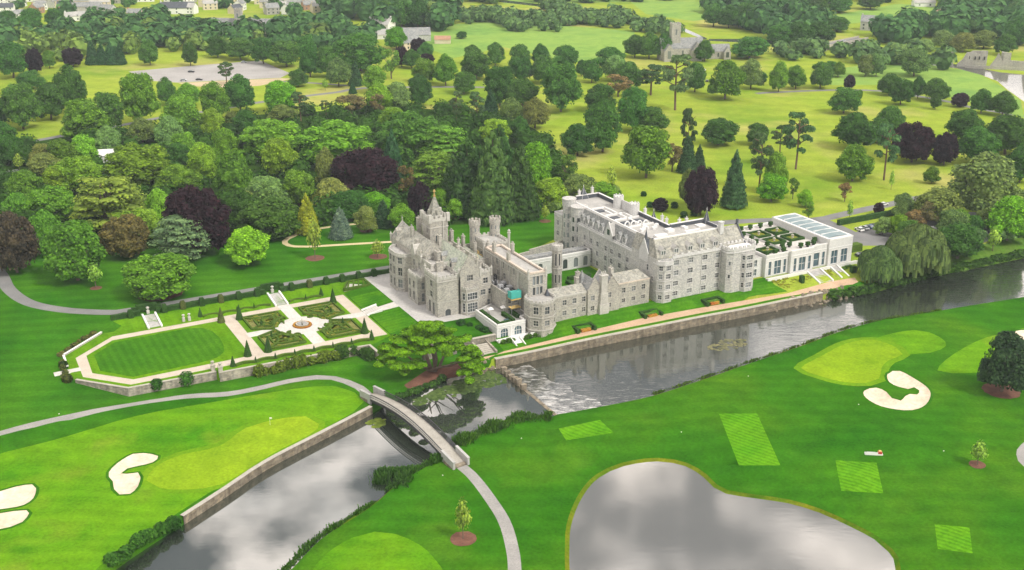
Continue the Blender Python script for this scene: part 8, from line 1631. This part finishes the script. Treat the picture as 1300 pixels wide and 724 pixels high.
# ---------------------------------------------------------------- cars
def paint(name, c): surf(name, c, tuple(min(1, x * 1.1) for x in c), 2.0, 0.3, spec=.6)
for nm, c in (('paint_white', (.72, .72, .72)), ('paint_silver', (.42, .44, .46)), ('paint_black', (.02, .02, .025)), ('paint_blue', (.03, .06, .16)), ('paint_red', (.45, .02, .02)), ('paint_orange', (.55, .16, .05))): paint(nm, c)
surf('tyre', (.015, .015, .015), (.03, .03, .03), 3, .8)
def car_meshes(pm):
    b = MB(); prof = [(-2.15, .35), (-2.2, .75), (-2.05, .95), (-1.3, 1.0), (1.0, .95), (2.0, .82), (2.2, .6), (2.18, .35)]
    b.add([(x, -.88, z) for x, z in prof] + [(x, .88, z) for x, z in prof], [tuple(range(8)), tuple(reversed(range(8, 16)))] + [((i + 1) % 8, i, 8 + i, 8 + (i + 1) % 8) for i in range(8)])
    rf = [(-1.2, 1.42), (.35, 1.44)]; b.add([(-1.2, -.66, 1.44), (.3, -.66, 1.46), (.3, .66, 1.46), (-1.2, .66, 1.44)], [(0, 1, 2, 3)])
    gsh = MB(); lo = [(-1.85, -.8, .95), (1.05, -.8, .95), (1.05, .8, .95), (-1.85, .8, .95)]; hi = [(-1.25, -.66, 1.43), (.32, -.66, 1.45), (.32, .66, 1.45), (-1.25, .66, 1.43)]
    gsh.add(lo + hi, [(0, 1, 5, 4), (1, 2, 6, 5), (2, 3, 7, 6), (3, 0, 4, 7)]); wl = MB()
    n = 12; wl.add([(.32 * math.cos(2 * math.pi * k / n), -.11, .32 * math.sin(2 * math.pi * k / n)) for k in range(n)] + [(.32 * math.cos(2 * math.pi * k / n), .11, .32 * math.sin(2 * math.pi * k / n)) for k in range(n)], [tuple(range(n)), tuple(reversed(range(n, 2 * n)))] + [((k + 1) % n, k, n + k, n + (k + 1) % n) for k in range(n)])
    return b.mesh('body', [MATS[pm]]), gsh.mesh('glass', [MATS['window_glass']]), wl.mesh('wheel', [MATS['tyre']])
CM = {}
def car(px, py, rot, colr, label, group, z=0):
    if colr not in CM: CM[colr] = car_meshes('paint_' + colr)
    p = hit(px, py); e = empty('parked_car', (p.x, p.y, p.z + z), R(rot)); tag(e, label, 'car', group); b, gq, wq = CM[colr]; link('body', b, e); link('glass', gq, e)
    for x in (-1.35, 1.35):
        for y in (-.82, .82): link('wheel', wq, e, (x, y, .32))
GC1 = 'cars in the hotel car park'
for px, py, rt, c, lb in ((1091, 293, 110, 'white', 'white parked car at the pavilion end of the row below the long hedge'), (1097.5, 291, 110, 'silver', 'silver parked car second from the pavilion below the long hedge'), (1104, 289.5, 110, 'blue', 'dark blue parked car below the long hedge'), (1110, 288, 110, 'black', 'black parked car below the long hedge'), (1124, 286.5, 110, 'white', 'white parked car under the willow edge near the long hedge'), (1131, 285, 110, 'orange', 'orange parked car near the long hedge'), (1139, 283, 110, 'silver', 'silver parked car at the far end of the long hedge'),
                          (1194, 281, 20, 'red', 'bright red parked car between the trees of the car park'), (1189, 291, 160, 'white', 'white parked car nearest the large weeping willow'), (1196, 292.5, 160, 'silver', 'silver parked car beside the white one by the large willow'), (1228, 284, 100, 'white', 'white parked car in the middle of the car park'), (1236, 295, 170, 'black', 'black parked car at the bank side of the car park'), (1246, 297, 165, 'silver', 'grey parked car at the bank side of the car park'), (1244, 274, 30, 'silver', 'pale parked car at the back of the car park'), (1093, 325, 20, 'black', 'black car parked beside the square hedge at the pavilion end'), (1122, 261, 40, 'white', 'white van-like car driving on the park road')):
    car(px, py, rt, c, lb, GC1)
GC2 = 'cars parked in the clearing of the wood'
for k, (px, py, rt, c, lb) in enumerate(((376, 187, 150, 'white', 'white car in the wood clearing, first in the row'), (380.5, 188.5, 150, 'silver', 'silver car in the wood clearing'), (384, 190, 150, 'white', 'white car in the wood clearing beside the silver one'), (389, 192, 150, 'black', 'black car in the wood clearing'), (321, 206, 20, 'white', 'white car parked alone among the trees of the wood'))): car(px, py, rt, c, lb, GC2)
zone_ = None
GC3 = 'cars on the big gravel car park'
for px, py, rt, c, lb in ((243, 92, 0, 'black', 'black car alone in the middle of the gravel car park'), (233, 103, 10, 'silver', 'grey car at the near edge of the gravel car park'), (253, 102, 0, 'black', 'dark car at the near edge of the gravel car park'), (310, 80, 0, 'silver', 'grey car at the far edge of the gravel car park')): car(px, py, rt, c, lb, GC3)
GC4 = 'cars before the church'
for px, py, rt, c, lb in ((848, 89, 70, 'white', 'white car in the church car park, first'), (852, 92, 70, 'silver', 'silver car in the church car park'), (894, 90, 70, 'white', 'white car in the church car park behind the rounded tree'), (898, 104, 70, 'black', 'dark car in the church car park')): car(px, py, rt, c, lb, GC4)
GC5 = 'cars on the road bridge'
for px, py, c, lb in ((1044, 63.5, 'white', 'white car crossing the far road bridge'), (1070, 58.5, 'silver', 'grey car crossing the far road bridge')): car(px, py, 28, c, lb, GC5, 3.2)
# ---------------------------------------------------------------- small golf things
p = hit(1109, 577); e = empty('tee_bench', p, R(-6)); tag(e, 'low white tee-side stand with a red and yellow box at one end', 'tee stand')
w = MB(); w.box(-2.2, 2.2, -.5, .5, 0, .35); w.box(-2.2, 1.0, -.45, -.35, .35, .8); w.build('base', [MATS['paint_white']], e); w = MB(); w.box(1.0, 2.0, -.4, .4, .35, .9); w.build('box', [MATS['paint_red']], e); w = MB(); w.box(1.2, 1.8, -.3, .3, .9, 1.15); w.build('lid', [MATS['timber_yellow']], e); w = MB(); w.box(-1.6, .4, -.3, .2, .36, .6); w.build('panel', [MATS['plant_metal']], e)
fp_ = hit(343, 540); e = empty('golf_flag', fp_); tag(e, 'thin golf pin with a small flag on the bright green by the canal wall', 'golf flag'); w = MB(); w.frustum(0, 0, .03, .03, 0, 2.3, 6); w.build('pole', [MATS['paint_white']], e); w = MB(); w.box(0, .6, -.02, .02, 1.85, 2.3); w.build('flag', [MATS['paint_white']], e)
for px, py, lb in ((75, 526, 'small white marker on the mown lawn near the cart path'), (562, 604, 'small white marker beside the reeds on the golf bank'), (662, 557, 'small white marker on the golf turf near the pool reeds'), (950, 478, 'small white marker on the turf near the river bend'), (1090, 514, 'small white marker below the ring bunker'), (1198, 573, 'small white marker near the yellow-leaved young tree'), (865, 549, 'small white marker above the big tee')):
    p = hit(px, py); e = empty('tee_marker', p); tag(e, lb, 'tee marker', 'white markers on the golf course'); w = MB(); w.lathe(0, 0, [(.02, 0), (.14, .04), (.16, .14), (.06, .22)], 8); w.build('ball', [MATS['paint_white']], e)
# ================================================================ HAZE: one box of pale air round the scene
hz = MB(); hz.box(-2900, 2900, -120, 2950, -7.5, 160); hm = bpy.data.materials.new('haze'); hm.use_nodes = True; hn = hm.node_tree; hn.nodes.clear()
ho = hn.nodes.new('ShaderNodeOutputMaterial'); hv = hn.nodes.new('ShaderNodeVolumePrincipled'); hv.inputs['Color'].default_value = (.80, .92, 1.0, 1); hv.inputs['Density'].default_value = HAZE; hv.inputs['Anisotropy'].default_value = 0.2
hn.links.new(hv.outputs[0], ho.inputs['Volume']); MATS['haze'] = hm; o = hz.build('haze', [hm]); o['kind'] = 'stuff'; tag(o, 'thin pale blue haze in the air over the far fields', 'haze')
